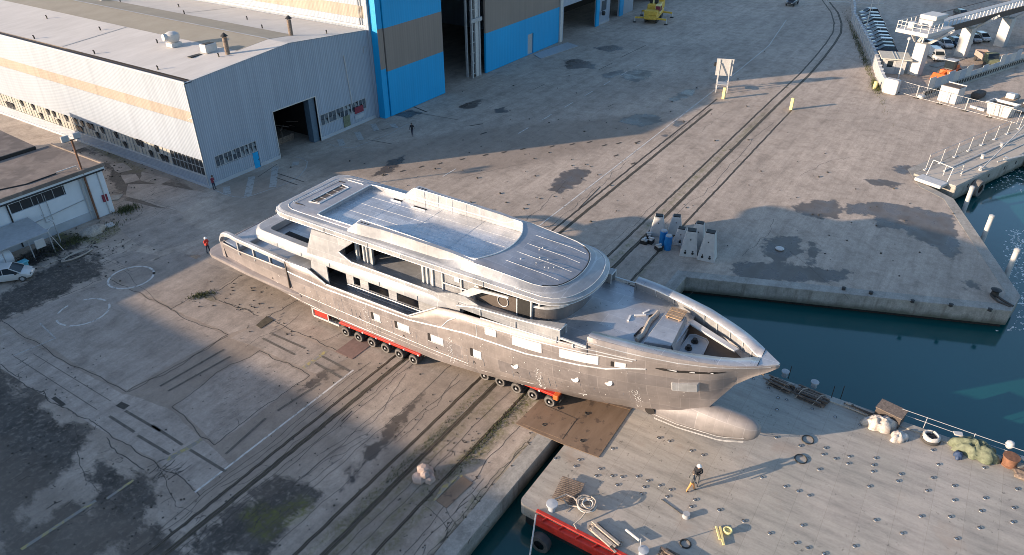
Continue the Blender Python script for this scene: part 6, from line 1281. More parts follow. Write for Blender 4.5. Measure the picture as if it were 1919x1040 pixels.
mb = MB(); mb.tube([(2.4, .95, 2.1), (42, .95, 2.1)], .03, 5); mb.tube([(2.4, .95, 1.4), (42, .95, 1.4)], .02, 5); mb.build('rail_wire', M['grey_paint'], bt)
mb = MB()
for a, b in (((.5, -2.6, .4), (.9, -2.6, 2.0)), ((.9, -2.6, 2.0), (3.2, -2.7, 2.0)), ((3.2, -2.7, 2.0), (3.4, -2.7, .4)), ((.3, -.2, .4), (.9, -.2, 2.2)), ((.9, -.2, 2.2), (.9, -2.6, 2.0)), ((.7, -2.6, 1.2), (3.3, -2.7, 1.2)), ((1.8, -1.4, .4), (1.9, -1.4, 1.7))): mb.tube([a, b], .05, 6)
mb.build('hand_rail', M['white_paint'], bt)
for x, y in ((7, -3.2), (12.5, -3.5), (11, -1.5), (17, -1)): mb = MB(); mb.lathe([(.22, .42), (.18, .8), (.3, .9), (.05, .95)], (x, y, 0), 10); mb.build('bitt', M['white_paint'], bt)
mb = MB(); mb.box(3, 40, -.9, -.75, .42, .56); mb.box(4, 30, -2.4, -2.3, .42, .5); mb.build('deck_beam', M['grey_paint'], bt)
for x in (4.6, 18.5): mb = MB(); mb.lathe([(.5, -.4), (.95, -.4), (1.05, 0), (.95, .4), (.5, .4)], (x, -4.4, -.8), 20, 'y', cap=False); mb.build('tyre_fender', M['tyre_dusty'], bt, smooth=True)
for x in (3, 5.5, 8, 12, 15): mb = MB(); mb.box(x, x+.15, -3.95, -3.9, -.5, -.1); mb.build('scupper', M['black_part'], bt)
for i, (z0, dy, l) in enumerate(((1.2, 0, 'upper taut white mooring rope leading off the right edge above the pontoon'), (.7, -1.3, 'middle taut white rope from the pontoon bitt'), (.6, -1.6, 'lowest taut white rope close under the middle one'))):
    a = Vector((92.6, 1.5, 0))+D_*(10 if i else 6)+N_*(3.6); b = Vector((92.6, 1.5, 0))+D_*34+N_*(3.4-dy*3.5 if i else -1.0); mb = MB(); mb.tube([(a.x, a.y, .9), ((a.x+b.x)/2, (a.y+b.y)/2, 1.1+.8*(i == 0)), (b.x, b.y, 2.2 if i else 4.2)], .08, 6); tag(mb.build('mooring_rope', M['rope_white']), l, 'rope', 'ropes of the moored pontoon')
# foam, and sun glints put in as white flecks, past the quay corner
mb = MB(); rg = random.Random(8)
for i in range(600):
    k_ = rg.random(); a = at(1905+rg.gauss(0, 22)*(.4+k_), 430+k_*190, -1.88) if rg.random() < .75 else at(1890+rg.gauss(0, 25), 330+rg.gauss(0, 14), -1.88)
    if poly_sd(np.array([a.x]), np.array([a.y]), LAND)[0] > -.3: continue
    s_ = rg.uniform(.03, .15); mb.prism([(a.x+s_*math.cos(q)*rg.uniform(.4, 1.3), a.y+s_*math.sin(q)*rg.uniform(.4, 1.3)) for q in (0, 1.3, 2.6, 3.9, 5.1)], -1.92, -1.89)
tag(mb.build('foam_and_glints', M['plastic_white'], kind='stuff'), 'white flecks for foam and painted-in glints on the water past the quay corner', 'foam')
# mooring hardware on the quay
mb = MB(); mb.lathe([(.35, 0), (.28, .4), (.45, .6), (.1, .7)], (68.3, -7.3, 0), 14); mb.tube([(68.2, -7.3, .15), (67.6, -8.0, .1), (67.1, -8.8, .06)], .10, 6); mb.tube([(68.0, -7.0, .15), (67.2, -7.6, .1), (66.9, -8.6, .06)], .09, 6); tag(mb.build('rope_wrapped_bollard', M['black_part'], smooth=True), 'black bollard with a dark rope at the outer corner of the quay', 'bollard')
for i, (px, py, l) in enumerate(((1585, 548, 'first small dark ring on the basin side quay edge'), (1636, 556, 'second small dark ring on the basin side quay edge'), (1714, 572, 'small dark ring midway to the outer corner'), (1786, 579, 'small dark ring before the outer corner'), (1859, 588, 'small dark ring nearest the outer quay corner'))):
    q = at(px, py-4, 0); mb = MB(); mb.lathe([(.18, 0), (.14, .15), (.2, .22), (.03, .24)], (q.x, q.y+.2, .02), 10); tag(mb.build('quay_ring', M['black_part']), l, 'quay ring', 'rings on the quay edge')
mb = MB(); mb.lathe([(.35, .0), (.45, .1), (.3, .2)], (at(1461, 467).x, at(1461, 467).y, 0), 10); tag(mb.build('white_scrap', M['white_paint']), 'small white scrap lying in the dark puddle on the quay', 'scrap')
# stones
st = thing('stone_pile', 'pinkish broken stone blocks stacked between the rail grooves', 'stones', (24.0, 22.1, 0))
for i, (x, y, z, s_) in enumerate(((-.3, .2, 0, .62), (.35, .1, 0, .60), (0, -.35, 0, .55), (.1, .2, .42, .55), (-.15, -.1, .42, .40))):
    rg_ = random.Random(i); mb = MB(); rings = []
    for zz, k_ in ((0, .9), (.2, 1.05), (.42, .85), (.5, .45)): rings.append([(x+s_*k_*math.cos(a)*rg_.uniform(.75, 1.1)*.8, y+s_*k_*math.sin(a)*rg_.uniform(.75, 1.1)*.8, z+zz*s_*1.7) for a in (0, .9, 1.9, 2.8, 3.9, 5.0)])
    mb.loft(rings, True, True, True); mb.build('stone', M['stone_pink'], st)
mb = MB(); mb.prism([(22.8, 19.5), (25.3, 19.3), (25.4, 20.2), (22.9, 20.4)], .02, .05); pt = mb.build('pit_cover', M['steel_plate_brown']); tag(pt, 'brown steel pit cover with a yellow edge beside the southern rail', 'cover')
mb = MB(); mb.box(22.9, 25.3, 20.42, 20.58, .02, .06); mb.build('painted_edge', M['line_yellow'], pt)
mb = MB(); mb.prism(PX((480, 610), (500, 593), (513, 600), (489, 616)), .01, .05); tag(mb.build('drain_grate', M['groove_dirt']), 'square iron drain grate in the yard left of the trailers', 'grate')
mb = MB(); mb.prism([(28.8, 34.2), (31.4, 34.2), (31.4, 36.0), (28.8, 36.0)], .012, .04) ; o = tag(mb.build('red_patch', simple('patch_red', (.20, .13, .11), .9)), 'reddish concrete patch beside the trailer wheels', 'patch'); o.location = (1.6, .4, 0)
# ------------------------------------------------------------------ posts and the leaning board
for i, (x, y, l) in enumerate(((108.6, 31.3, 'pale yellow post below the leaning white board'), (109.1, 21.2, 'pale yellow post standing alone at the end of the southern rail'))):
    mb = MB(); mb.box(x-.22, x+.22, y-.22, y+.22, 0, 1.75); tag(mb.build('yellow_post', M['yellow_pale'], bevel=.04), l, 'post', 'yellow posts at the rail ends')
sg = thing('board_trestle', 'large white board propped on a white steel trestle beyond the rails', 'trestle', (112.5, 33.0, 0), R(200))
for y in (-.85, .85):
    mb = MB(); mb.beam((-.4, y, 0), (.3, y*.95, 4.9), .14, .14); mb.beam((1.4, y, 0), (.35, y*.9, 4.4), .12, .12); mb.build('leg', M['white_paint'], sg)
mb = MB(); mb.mesh([(-.1, -1.25, 2.3), (-.1, 1.25, 2.3), (.25, 1.3, 5.0), (.25, -1.3, 5.0), (-.2, -1.25, 2.3), (-.2, 1.25, 2.3), (.15, 1.3, 5.0), (.15, -1.3, 5.0)], [(0, 1, 2, 3), (4, 7, 6, 5), (0, 4, 5, 1), (2, 6, 7, 3), (1, 5, 6, 2), (0, 3, 7, 4)]); mb.build('board', M['white_paint'], sg)
mb = MB(); mb.box(-.35, 1.3, -.9, .9, 1.2, 1.3); mb.build('shelf', M['grey_paint'], sg); mb = MB(); mb.box(-.3, -.05, -1.6, -1.25, 3.7, 4.3); mb.build('lamp', M['black_part'], sg)
# ------------------------------------------------------------------ white keel stands with blue barrels
def stand(x, y, rz, h, s_, label, dots=2):
    t_ = thing('keel_stand', label, 'stand', (x, y, 0), rz, 'white tapered keel stands')
    w0, w1, d0, d1 = .78*s_, .42*s_, .62*s_, .34*s_
    mb = MB(); mb.loft([[(-d0, -w0, 0), (d0, -w0, 0), (d0, w0, 0), (-d0, w0, 0)], [(-d1, -w1, h), (d1, -w1, h), (d1, w1, h), (-d1, w1, h)]], True, True, True); mb.build('body', M['white_paint'], t_, bevel=.03)
    mb = MB(); mb.box(-d1*.9, d1*.9, -w1*.9, w1*.9, h, h+.10); mb.build('saddle', M['black_part'], t_)
    for k_ in range(dots):
        yy = (-.32+.64*k_ if dots == 2 else 0)*s_; z = .42; xx = -(d0+(d1-d0)*z/h)-.015; mb = MB(); mb.lathe([(.12, -.02), (.12, .02)], (xx, yy, z), 10, 'x'); mb.lathe([(.07, -.025), (.07, .025)], (xx+.03, yy, z+.2), 8, 'x'); mb.build('slot', M['black_part'], t_)
    mb = MB(); mb.lathe([(.06, -.02), (.06, .02)], (-(d0+(d1-d0)*.7)-.03, 0, h*.7), 8, 'x'); mb.build('bolt_hole', M['black_part'], t_)
    return t_
for a in ((60.5, 18.4, R(18), 2.6, 1.1, 'front white keel stand with two dark slots, second from the right'), (60.6, 16.6, R(8), 2.9, 1.1, 'rightmost white keel stand of the group'), (62.2, 18.2, R(10), 2.7, .9, 'tall white keel stand behind the two front ones', 1), (62.0, 19.9, R(15), 1.7, .9, 'low white keel stand right of the blue barrels', 1),
          (63.9, 21.2, R(20), 1.9, .95, 'pale keel stand at the back behind the blue barrels', 0), (62.6, 22.6, R(20), 2.1, 1.0, 'leftmost tall white keel stand of the group', 0), (64.0, 18.9, R(5), 1.6, .8, 'small keel stand farthest back in the group', 0), (61.3, 17.0, R(60), 1.9, .75, 'keel stand half hidden behind the rightmost one', 0)): stand(*a)
for x, y, l in ((60.9, 21.3, 'left blue barrel among the keel stands'), (60.2, 20.5, 'right blue barrel in front of the keel stands')):
    t_ = thing('blue_barrel', l, 'barrel', (x, y, 0), 0, 'blue barrels among the keel stands'); mb = MB(); mb.lathe([(.36, 0), (.38, .3), (.36, .5), (.39, .8), (.36, 1.1), (.36, 1.45), (.3, 1.5)], (0, 0, 0), 16); mb.build('drum', M['blue_barrel'], t_, smooth=True); mb = MB(); mb.lathe([(.32, 1.5), (.3, 1.6), (.1, 1.62)], (0, 0, 0), 12); mb.build('lid', M['grey_paint'], t_)
for i, (x, y, l) in enumerate(((60.5, 22.4, 'steel clamp block left of the blue barrels'), (61.4, 23.0, 'upper steel clamp block beside the leftmost keel stand'), (59.6, 21.2, 'small striped block at the foot of the right blue barrel'), (60.0, 22.9, 'dark jack at the left end of the stand group'))):
    t_ = thing('clamp_block', l, 'block', (x, y, 0), R(30*i), 'loose blocks by the keel stands'); mb = MB(); mb.box(-.35, .35, -.25, .25, 0, .35); mb.build('base', M['black_part'], t_); mb = MB(); mb.box(-.28, .28, -.2, .2, .35, .5); mb.box(-.1, .1, -.3, .3, .5, .65); mb.build('jaw', M['white_paint'], t_, bevel=.02)
# ------------------------------------------------------------------ people
def person(loc, face, label, top, legs, step=.18, arms='down', helmet=None, head='skin'):
    t_ = thing('person', label, 'person', loc, face); me = bpy.data.meshes.new('sk')
    V = {'pel': (0, 0, .95), 'ch': (.02, 0, 1.30), 'nk': (.03, 0, 1.50), 'hd': (.06, 0, 1.64), 'ht': (.07, 0, 1.74)}
    rad = {'pel': .145, 'ch': .17, 'nk': .06, 'hd': .10, 'ht': .085}
    for s_, nm in ((1, 'l'), (-1, 'r')):
        f_ = step*s_; V['hip'+nm] = (0, .10*s_, .88); V['kn'+nm] = (f_*.6+.03, .11*s_, .50); V['an'+nm] = (f_, .11*s_, .09); V['to'+nm] = (f_+.17, .12*s_, .04)
        rad['hip'+nm] = .10; rad['kn'+nm] = .068; rad['an'+nm] = .05; rad['to'+nm] = .04
        V['sh'+nm] = (.01, .20*s_, 1.42)
        if arms == 'down': V['el'+nm] = (-.02-f_*.4, .27*s_, 1.14); V['ha'+nm] = (.08-f_*.8, .27*s_, .88)
        elif arms == 'fold': V['el'+nm] = (.02, .26*s_, 1.14); V['ha'+nm] = (.24, .06*s_, 1.20)
        else: V['el'+nm] = (.06, .27*s_, 1.16); V['ha'+nm] = (.30, .12*s_, 1.30)
        rad['sh'+nm] = .075; rad['el'+nm] = .052; rad['ha'+nm] = .042
    E_ = [('pel', 'ch'), ('ch', 'nk'), ('nk', 'hd'), ('hd', 'ht')]
    for nm in 'lr': E_ += [('pel', 'hip'+nm), ('hip'+nm, 'kn'+nm), ('kn'+nm, 'an'+nm), ('an'+nm, 'to'+nm), ('ch', 'sh'+nm), ('sh'+nm, 'el'+nm), ('el'+nm, 'ha'+nm)]
    ks = list(V); me.from_pydata([V[k_] for k_ in ks], [(ks.index(a), ks.index(b)) for a, b in E_], [])
    o = bpy.data.objects.new('tmp', me); C.objects.link(o); o.modifiers.new('s', 'SKIN'); sk = me.skin_vertices[0].data
    for i, k_ in enumerate(ks): sk[i].radius = (rad[k_], rad[k_]*(1.15 if k_ in ('pel', 'ch') else 1)); sk[i].use_root = (k_ == 'pel')
    o.modifiers.new('d', 'SUBSURF').levels = 1
    dg = bpy.context.evaluated_depsgraph_get(); nm_ = bpy.data.meshes.new_from_object(o.evaluated_get(dg)); bpy.data.objects.remove(o); nm_.name = 'body'
    nm_.materials.clear()
    for q in (M[top], M[legs], M['skin'], M['black_part']): nm_.materials.append(q)
    for p_ in nm_.polygons:
        c_ = p_.center; hand = min((c_-Vector(V['hal'])).length, (c_-Vector(V['har'])).length) < .07
        p_.material_index = 2 if (c_.z > 1.52 or hand) else (0 if (c_.z > .93 or abs(c_.y) > .19) else (3 if c_.z < .10 else 1)); p_.use_smooth = True
    b = bpy.data.objects.new('body', nm_); C.objects.link(b); b.parent = t_
    mb = MB(); mb.lathe([(.125, 1.63), (.132, 1.69), (.105, 1.77), (.04, 1.815), (.0, 1.82)], (.055, 0, 0), 14, cap=False)
    if helmet: mb.lathe([(.16, 1.685), (.13, 1.70)], (.075, 0, 0), 14, cap=False); mb.build('helmet', M[helmet], t_, smooth=True)
    else: mb.build('hair', M['interior_brown'], t_, smooth=True)
    return t_
person((29.75, 12.2, 0), R(55), 'bareheaded person in dark jacket and beige trousers standing on the barge', 'cloth_grey', 'cloth_beige', .22, 'down') if False else None
P0 = 0; q = at(1293, 920); person((q.x, q.y, 0), R(-60), 'person in dark jacket and beige trousers walking on the barge deck', 'cloth_grey', 'cloth_orange', .26, 'down')
q = at(1304, 907); person((q.x, q.y, 0), R(190), 'person in black with a white helmet standing behind the one in beige trousers', 'cloth_black', 'cloth_grey', .10, 'fold', 'helmet_white')
q = at(773, 254); person((q.x, q.y, 0), R(-150), 'person in dark clothes walking across the yard before the blue door', 'cloth_black', 'cloth_navy', .30)
q = at(399, 354); person((q.x, q.y-.3, 0), R(-70), 'person in maroon jacket leaning at the corner of the corrugated hall', 'cloth_maroon', 'cloth_navy', .06, 'fold')
q = at(391, 474); person((q.x, q.y, 0), R(-80), 'person in red jacket and white helmet standing behind the yacht stern', 'cloth_red', 'cloth_navy', .08, 'hold', 'helmet_white')
# ------------------------------------------------------------------ car park and port road on the far right
LANDZ = 0.0
def car(x, y, rz, col, label, L=4.1, W=1.72, Hh=1.48, kind='hatch', group=None):
    t_ = thing('parked_car', label, 'car' if kind != 'van' else 'van', (x, y, 0), rz, group); cm = 'car_'+col
    h = L/2
    if kind == 'van': st = [(-h, .35, .95, .80, .95), (-h+.15, .30, 1.0, .84, 1.05), (-1.2, .28, 1.05, .86, 1.05), (.4, .28, 1.08, .86, 1.08), (1.35, .28, 1.0, .85, 1.0), (h-.25, .3, .82, .80, .82), (h, .38, .62, .66, .62)]
    else: st = [(-h, .42, .72, .70, .80), (-h+.12, .34, .92, .80, .95), (-1.1, .25, .96, .86, .96), (0, .24, .95, .86, .95), (.9, .25, .93, .86, .93), (1.45, .27, .86, .82, .86), (h-.15, .32, .72, .74, .72), (h, .42, .58, .60, .58)]
    mb = MB(); rr = []
    for a, z0, zb, hw, zt in st:
        hw *= W/1.72; zm = (z0+zb)/2; rr.append([(a, -hw*.86, z0), (a, -hw, zm), (a, -hw*.97, zb-.06), (a, -hw*.86, zt), (a, hw*.86, zt), (a, hw*.97, zb-.06), (a, hw, zm), (a, hw*.86, z0)])
    mb.loft(rr, True, True, True); mb.build('body', M[cm], t_, smooth=True)
    cab = {'hatch': (-h+.18, -h+.55, .35, 1.15), 'estate': (-h+.1, -h+.35, .35, 1.15), 'van': (-h+.1, -h+.2, .75, 1.55)}[kind]; zb = .94 if kind != 'van' else 1.04
    w0, w1 = W*.46, W*.38; a0, a1, a2, a3 = cab
    g_ = [[(a0, -w0, zb), (a0, w0, zb), (a3, w0, zb-.02), (a3, -w0, zb-.02)], [(a1, -w1, Hh-.05), (a1, w1, Hh-.05), (a2, w1, Hh-.05), (a2, -w1, Hh-.05)]]
    mb = MB(); mb.loft(g_, True, False, True); mb.build('windows' if kind != 'van' else 'upper_body', M['glass_dark'] if kind != 'van' else M[cm], t_)
    mb = MB(); mb.loft([[(a1-.05, -w1-.02, Hh-.07), (a1-.05, w1+.02, Hh-.07), (a2+.06, w1+.02, Hh-.07), (a2+.06, -w1-.02, Hh-.07)], [(a1+.1, -w1+.1, Hh), (a1+.1, w1-.1, Hh), (a2-.05, w1-.1, Hh), (a2-.05, -w1+.1, Hh)]], True, True, True); mb.build('roof', M[cm], t_, bevel=.03)
    mb = MB()
    for s_ in (1, -1):
        for a, b in (((a0, zb), (a1, Hh-.06)), ((a3, zb), (a2, Hh-.06)), ((-.25, zb), (-.25, Hh-.06))): mb.beam((a[0], s_*(w0+.01), a[1]), (b[0], s_*(w1+.015), b[1]), .05, .07)
    mb.build('pillar', M[cm], t_)
    if kind == 'van':
        mb = MB(); mb.mesh([(a3+.02, -w0*.92, zb+.04), (a3+.02, w0*.92, zb+.04), (a2+.06, w1*.94, Hh-.14), (a2+.06, -w1*.94, Hh-.14)], [(0, 1, 2, 3)]); mb.build('windscreen', M['glass_dark'], t_)
        for s_ in (1, -1): mb = MB(); mb.mesh([(.35, s_*(w0+.005), zb+.05), (a3-.15, s_*(w0+.005), zb+.03), (a2+.0, s_*(w1+.012), Hh-.2), (.35, s_*(w1+.012), Hh-.2)], [(0, 1, 2, 3)]); mb.build('side_window', M['glass_dark'], t_)
    for sx in (-h+.75, h-.8):
        for s_ in (1, -1):
            mb = MB(); mb.lathe([(.18, -.1), (.30, -.1), (.31, 0), (.30, .1), (.18, .1)], (sx, s_*W*.43, .31), 16, 'y', cap=False); w_ = mb.build('wheel', M['tyre'], t_, smooth=True)
            mb = MB(); mb.lathe([(.19, -.09), (.05, -.11)], (sx, s_*W*.43, .31), 12, 'y'); mb.lathe([(.05, .11), (.19, .09)], (sx, s_*W*.43, .31), 12, 'y'); mb.build('rim', M['grey_paint'], w_)
    for s_ in (1, -1):
        mb = MB(); mb.box(h-.16, h-.03, s_*W*.30-.12, s_*W*.30+.12, .60, .70); mb.build('headlight', M['chrome'], t_); mb = MB(); mb.box(-h-.0, -h+.08, s_*W*.38-.09, s_*W*.38+.09, .72, .92); mb.build('tail_light', M['car_red'], t_)
        mb = MB(); mb.box(.75, .9, s_*W*.50, s_*(W*.5+.16), .92, 1.04); mb.build('mirror', M['black_part'], t_)
    mb = MB(); mb.box(-h-.01, -h+.03, -.26, .26, .5, .62); mb.build('number_plate', M['white_paint'], t_)
    return t_
for nm, c_ in (('white', (.55, .55, .54)), ('silver', (.52, .54, .56)), ('dark', (.035, .038, .045)), ('blue', (.05, .08, .13)), ('grey', (.30, .31, .33)), ('red', (.35, .03, .02))):
    t = NT('car_'+nm); t.set(c_, .28, .25 if nm in ('silver', 'grey', 'blue') else 0.0); t.b.inputs['Coat Weight'].default_value = .6
cols = ['silver', 'grey', 'silver', 'dark', 'silver', 'grey', 'white', 'silver', 'grey', 'silver', 'dark', 'blue']
ordn = ['farthest silver car at the head of the row behind the low white wall', 'second car from the far end of the row by the wall, grey', 'third car from the far end of the row by the wall, silver', 'fourth car from the far end by the wall, nearly black', 'fifth car from the far end of the wall row, silver', 'sixth car from the far end of the wall row, grey', 'white car in the middle of the wall row', 'fifth car from the guard hut in the wall row, silver', 'fourth car from the guard hut in the wall row, grey', 'third car from the guard hut, silver', 'second car from the guard hut, dark', 'car parked right beside the guard hut roof, dark blue']
for i in range(12):
    k_ = i/11; x = 182.4+(150.2-182.4)*k_**.92; y = 23.4+(15.0-23.4)*k_**.92
    car(x, y, R(122 if i == 0 else 112), cols[i], ordn[i], kind='estate' if i in (4, 9) else 'hatch', Hh=1.5 if i % 3 else 1.6, group='cars parked along the white wall')
car(151.2, 6.6, R(208), 'white', 'white panel van parked between the first two bridge piers', 4.6, 1.85, 1.9, 'van')
for i, (x, y, c_, l) in enumerate(((158.5, 8.0, 'grey', 'grey car parked just behind the white van'), (161.5, 6.2, 'silver', 'silver car left in the group beyond the second pier'), (163.6, 4.6, 'blue', 'dark blue car in the group beyond the second pier'), (166.3, 3.4, 'silver', 'silver car in the middle of the group beyond the second pier'), (168.8, 2.0, 'grey', 'grey car at the right end of the group beyond the second pier'), (171.0, .6, 'silver', 'silver car nearest the third pier'), (196, 1.5, 'red', 'red car far off under the raised walkway'), (192, 6, 'dark', 'dark car standing beyond the raised walkway'))):
    car(x, y, R(215), c_, l, group='cars beyond the second pier' if i < 6 else None)
car(22.0, 70.2 if False else 69.4, R(-40), 'white', 'white hatchback parked at the left edge by the workshop', 3.9, 1.7, 1.5)
# guard hut
gh = thing('guard_hut', 'small cream guard hut with an overhanging sheet roof behind the white wall', 'hut', (138.3, 11.9, 0), R(-75))
mb = MB(); wall_holes(mb, -1.7, 1.7, 0, 2.5, -1.4, .1, [(-1.2, -.3, 1.1, 2.1), (.1, .9, .02, 2.1)]); mb.box(-1.7, 1.7, 1.3, 1.4, 0, 2.5); mb.box(-1.7, -1.6, -1.3, 1.3, 0, 2.5); mb.box(1.6, 1.7, -1.3, 1.3, 0, 2.5); mb.build('wall', M['white_paint'], gh)
mb = MB(); mb.box(-1.2, -.3, -1.38, -1.34, 1.1, 2.1); mb.build('window', M['glass_dark'], gh); mb = MB(); mb.box(.12, .88, -1.38, -1.33, .02, 2.08); mb.build('door', M['grey_paint'], gh)
mb = MB(); mb.prism([(-2.4, -2.2), (2.3, -2.2), (2.3, 2.9), (-2.4, 2.9)], 2.5, 2.68); rf = mb.build('roof', simple('roof_cream', (.50, .48, .42), .8), gh)
for k_ in (-.25, .25): mb = MB(); mb.box(k_-.06, k_+.06, -2.2, 2.9, 2.68, 2.74); mb.build('roof_rib', M['grey_paint'], rf)
# long low white wall
wp = [(188.5, 28.0), (180.5, 26.2), (174.4, 25.2), (158.5, 20.3), (144.9, 16.2), (129.3, 12.3), (126.2, 11.3)]
wt = thing('boundary_wall', 'long low white wall between yard and car park with weeds at its foot', 'wall', (126.2, 11.3, 0))
mb = MB(); ip, op = offs(wp, .22), offs(wp, -.22)
for i in range(len(wp)-1):
    for pts in ([ip[i], ip[i+1], op[i+1], op[i]],): mb.prism([(a-126.2, b-11.3) for a, b in pts], 0, 1.9)
mb.build('wall', M['white_paint'], wt); mb = MB()
for i in range(len(wp)-1):
    n = max(1, int(math.dist(wp[i], wp[i+1])/2.2))
    for k_ in range(n): a = wp[i][0]+(wp[i+1][0]-wp[i][0])*k_/n-126.2; b = wp[i][1]+(wp[i+1][1]-wp[i][1])*k_/n-11.3; mb.tbox((a, b), R(15), 0, .35, .62, 2.05)
mb.build('wall_rib', M['wall_plinth'], wt)
grass('weeds', (128.0, 12.6), 1.6, .35, 900, .5, 'dry weeds along the near end of the white wall', R(15), seed=11)
grass('weeds', (150.0, 19.0), 14, .3, 1500, .4, 'thin weeds along the foot of the long white wall', R(16), seed=12)
mb = MB(); mb.prism(rnd_poly([(-1.1, 0), (1.1, 0), (1.1, 2.3), (-1.1, 2.3)], .35), -.5, .5, 'y'); gb = thing('gate_block', 'rounded white gate block with a dark stain at the near end of the wall', 'gate block', (125.3, 10.2, 0), R(75)); mb.build('block', M['white_paint'], gb, bevel=.06); mb = MB(); mb.box(.2, .8, -.53, -.49, 1.3, 1.75); mb.box(-.1, .3, -.53, -.49, 1.1, 1.3); mb.build('stain', M['black_part'], gb)
mb = MB(); mb.lathe([(.3, 0), (.3, 1.1), (.2, 1.2)], (126.6, 12.6, 0), 10); tag(mb.build('pale_bollard', M['yellow_pale']), 'short pale bollard in the weeds beside the gate block', 'bollard')
def lamp(x, y, h, label, top=True):
    t_ = thing('lamp_post', label, 'lamp post', (x, y, 0)); mb = MB(); mb.tube([(0, 0, 0), (0, 0, h)], .13, 8, r1=.08); mb.build('pole', M['white_paint'], t_)
    if top: mb = MB(); mb.lathe([(.05, h+.45), (.28, h+.3), (.28, h+.05), (.1, h)], (0, 0, 0), 12); mb.build('lamp', M['white_paint'], t_, smooth=True)
lamp(133.2, 10.2, 6.6, 'white lamp post with a round head in front of the guard hut'); lamp(163.5, 20.8, 9.5, 'thin grey lamp post rising among the cars of the wall row', False); lamp(206, 20, 9, 'thin pole at the top edge beyond the car park', False)
# bridge piers and the raised walkway
def pier(x, y, w_, label, arm=True, h=5.2):
    t_ = thing('walkway_pier', label, 'pier', (x, y, 0), R(-21), 'concrete piers of the raised walkway')
    mb = MB(); mb.box(-w_/2, w_/2, -w_/2-.1, w_/2+.1, 0, h); mb.build('pier', M['white_paint'], t_, bevel=.04)
    if arm: mb = MB(); mb.beam((.5, -.5, h-.2), (2.2, -3.3, h+2.3), .35, .35); mb.build('strut', M['white_paint'], t_)
    mb = MB(); mb.beam((0, .2, h), (0, .2, h+1.2), .2, .2); mb.build('pin', M['white_paint'], t_)
pier(138.8, 8.4, 1.6, 'nearest white pier with its foot in shadow and a long strut'); pier(155.3, 2.9, 1.6, 'second white pier rising beyond the white van'); pier(168.0, -2.7, 1.6, 'third white pier near the right edge'); pier(186, -8, 1.6, 'fourth white pier cut by the right edge')
wk = thing('raised_walkway', 'raised steel walkway with a railed end platform over the car park', 'walkway', (139.5, 9.3, 0), R(-21))
mb = MB(); mb.box(-4.2, 4.2, -3.2, 2.2, 6.9, 7.5); mb.build('end_platform', M['white_paint'], wk, bevel=.05)
mb = MB(); mb.box(4.2, 90, -1.9, 1.6, 7.0, 7.3); mb.build('deck', M['grey_paint'], wk); mb = MB(); mb.box(4.2, 90, -2.1, -1.9, 6.3, 7.3); mb.build('edge_girder', M['interior_brown'], wk); mb = MB(); mb.box(4.2, 90, 1.6, 1.8, 6.4, 7.3); mb.build('edge_girder', M['interior_brown'], wk)
mb = MB(); mb.box(.6, 4.4, -1.2, 1.2, 7.5, 8.5); mb.box(1.0, 4.9, -1.4, 1.4, 8.5, 9.2); mb.build('motor_house', M['white_paint'], wk, bevel=.1)
mb = MB(); mb.box(-2.6, -1.6, .2, 1.2, 7.5, 8.5); mb.build('cabinet', M['white_paint'], wk, bevel=.04)
for k_ in range(62):
    x = 4.6+k_*1.35
    mb = MB(); mb.beam((x, -1.95, 7.3), (x, -1.95, 8.4), .12, .12); mb.build('baluster', M['white_paint'], wk) if k_ < 45 else None
mb = MB(); mb.tube([(4.2, -1.95, 8.4), (90, -1.95, 8.4)], .06, 5); mb.build('hand_rail', M['white_paint'], wk); mb = MB(); mb.tube([(4.2, 1.7, 8.4), (90, 1.7, 8.4)], .06, 5); mb.build('hand_rail', M['interior_brown'], wk)
for x, y in [(-4.1, yy) for yy in (-3.1, -1.8, -.5, .8, 2.1)]+[(xx, 2.1) for xx in (-2.8, -1.4, 0, 1.4, 2.8)]+[(xx, -3.1) for xx in (-2.6, -1.2, 0)]:
    mb = MB(); mb.beam((x, y, 7.5), (x, y, 8.7), .10, .10); mb.build('rail_post', M['white_paint'], wk)
mb = MB(); mb.tube([(4.2, 2.1, 8.7), (-4.1, 2.1, 8.7), (-4.1, -3.1, 8.7), (0, -3.1, 8.7)], .06, 5); mb.tube([(4.2, 2.1, 8.1), (-4.1, 2.1, 8.1), (-4.1, -3.1, 8.1), (0, -3.1, 8.1)], .05, 5); mb.build('platform_rail', M['white_paint'], wk)
for x0, x1, y in ((-1.2, .0, .6), (-.1, .0, .6), (.8, .2, -.9), (1.6, .3, -.3)): mb = MB(); mb.beam((x0-1, y, 6.9), (x1-.6, y*.4, 5.2), .22, .22); mb.build('support_leg', M['white_paint'], wk)
# orange tractor and old green truck behind the barrier
def roadbarrier():
    t_ = thing('slotted_barrier', 'long white sheet barrier on a dark slotted concrete base running to the right edge', 'barrier', (125.9, 5.6, 0), R(-22))
    L_ = 62
    mb = MB(); mb.box(0, L_, -.35, .35, 0, .25); mb.box(.0, L_, -.12, .12, .25, .95); mb.build('base', M['quay_concrete'], t_)
    n = int(L_/.85)
    for i in range(n): mb = MB(); mb.box(.4+i*.85, .8+i*.85, -.17, -.122, .3, .85); o_ = mb.build('slot', M['black_part'], t_) if i < 70 else None
    i = 0; x = 1.0
    while x < L_-1:
        w_ = 1.9; h = 2.5 if x < 13 or 22 < x < 30 or x > 38 else 1.7; mb = MB(); mb.box(x, x+w_-.05, .06, .12, .95, h+.3*((i*7) % 3 == 0)); mb.build('sheet_panel', M['wall_plinth' if i % 2 else 'white_paint'], t_); x += w_; i += 1
    mb = MB(); mb.prism([(-1.1, -.5), (.1, -.5), (.1, .5), (-1.1, .5)], 0, .5); mb.build('end_block', M['white_paint'], t_, bevel=.15)
roadbarrier()
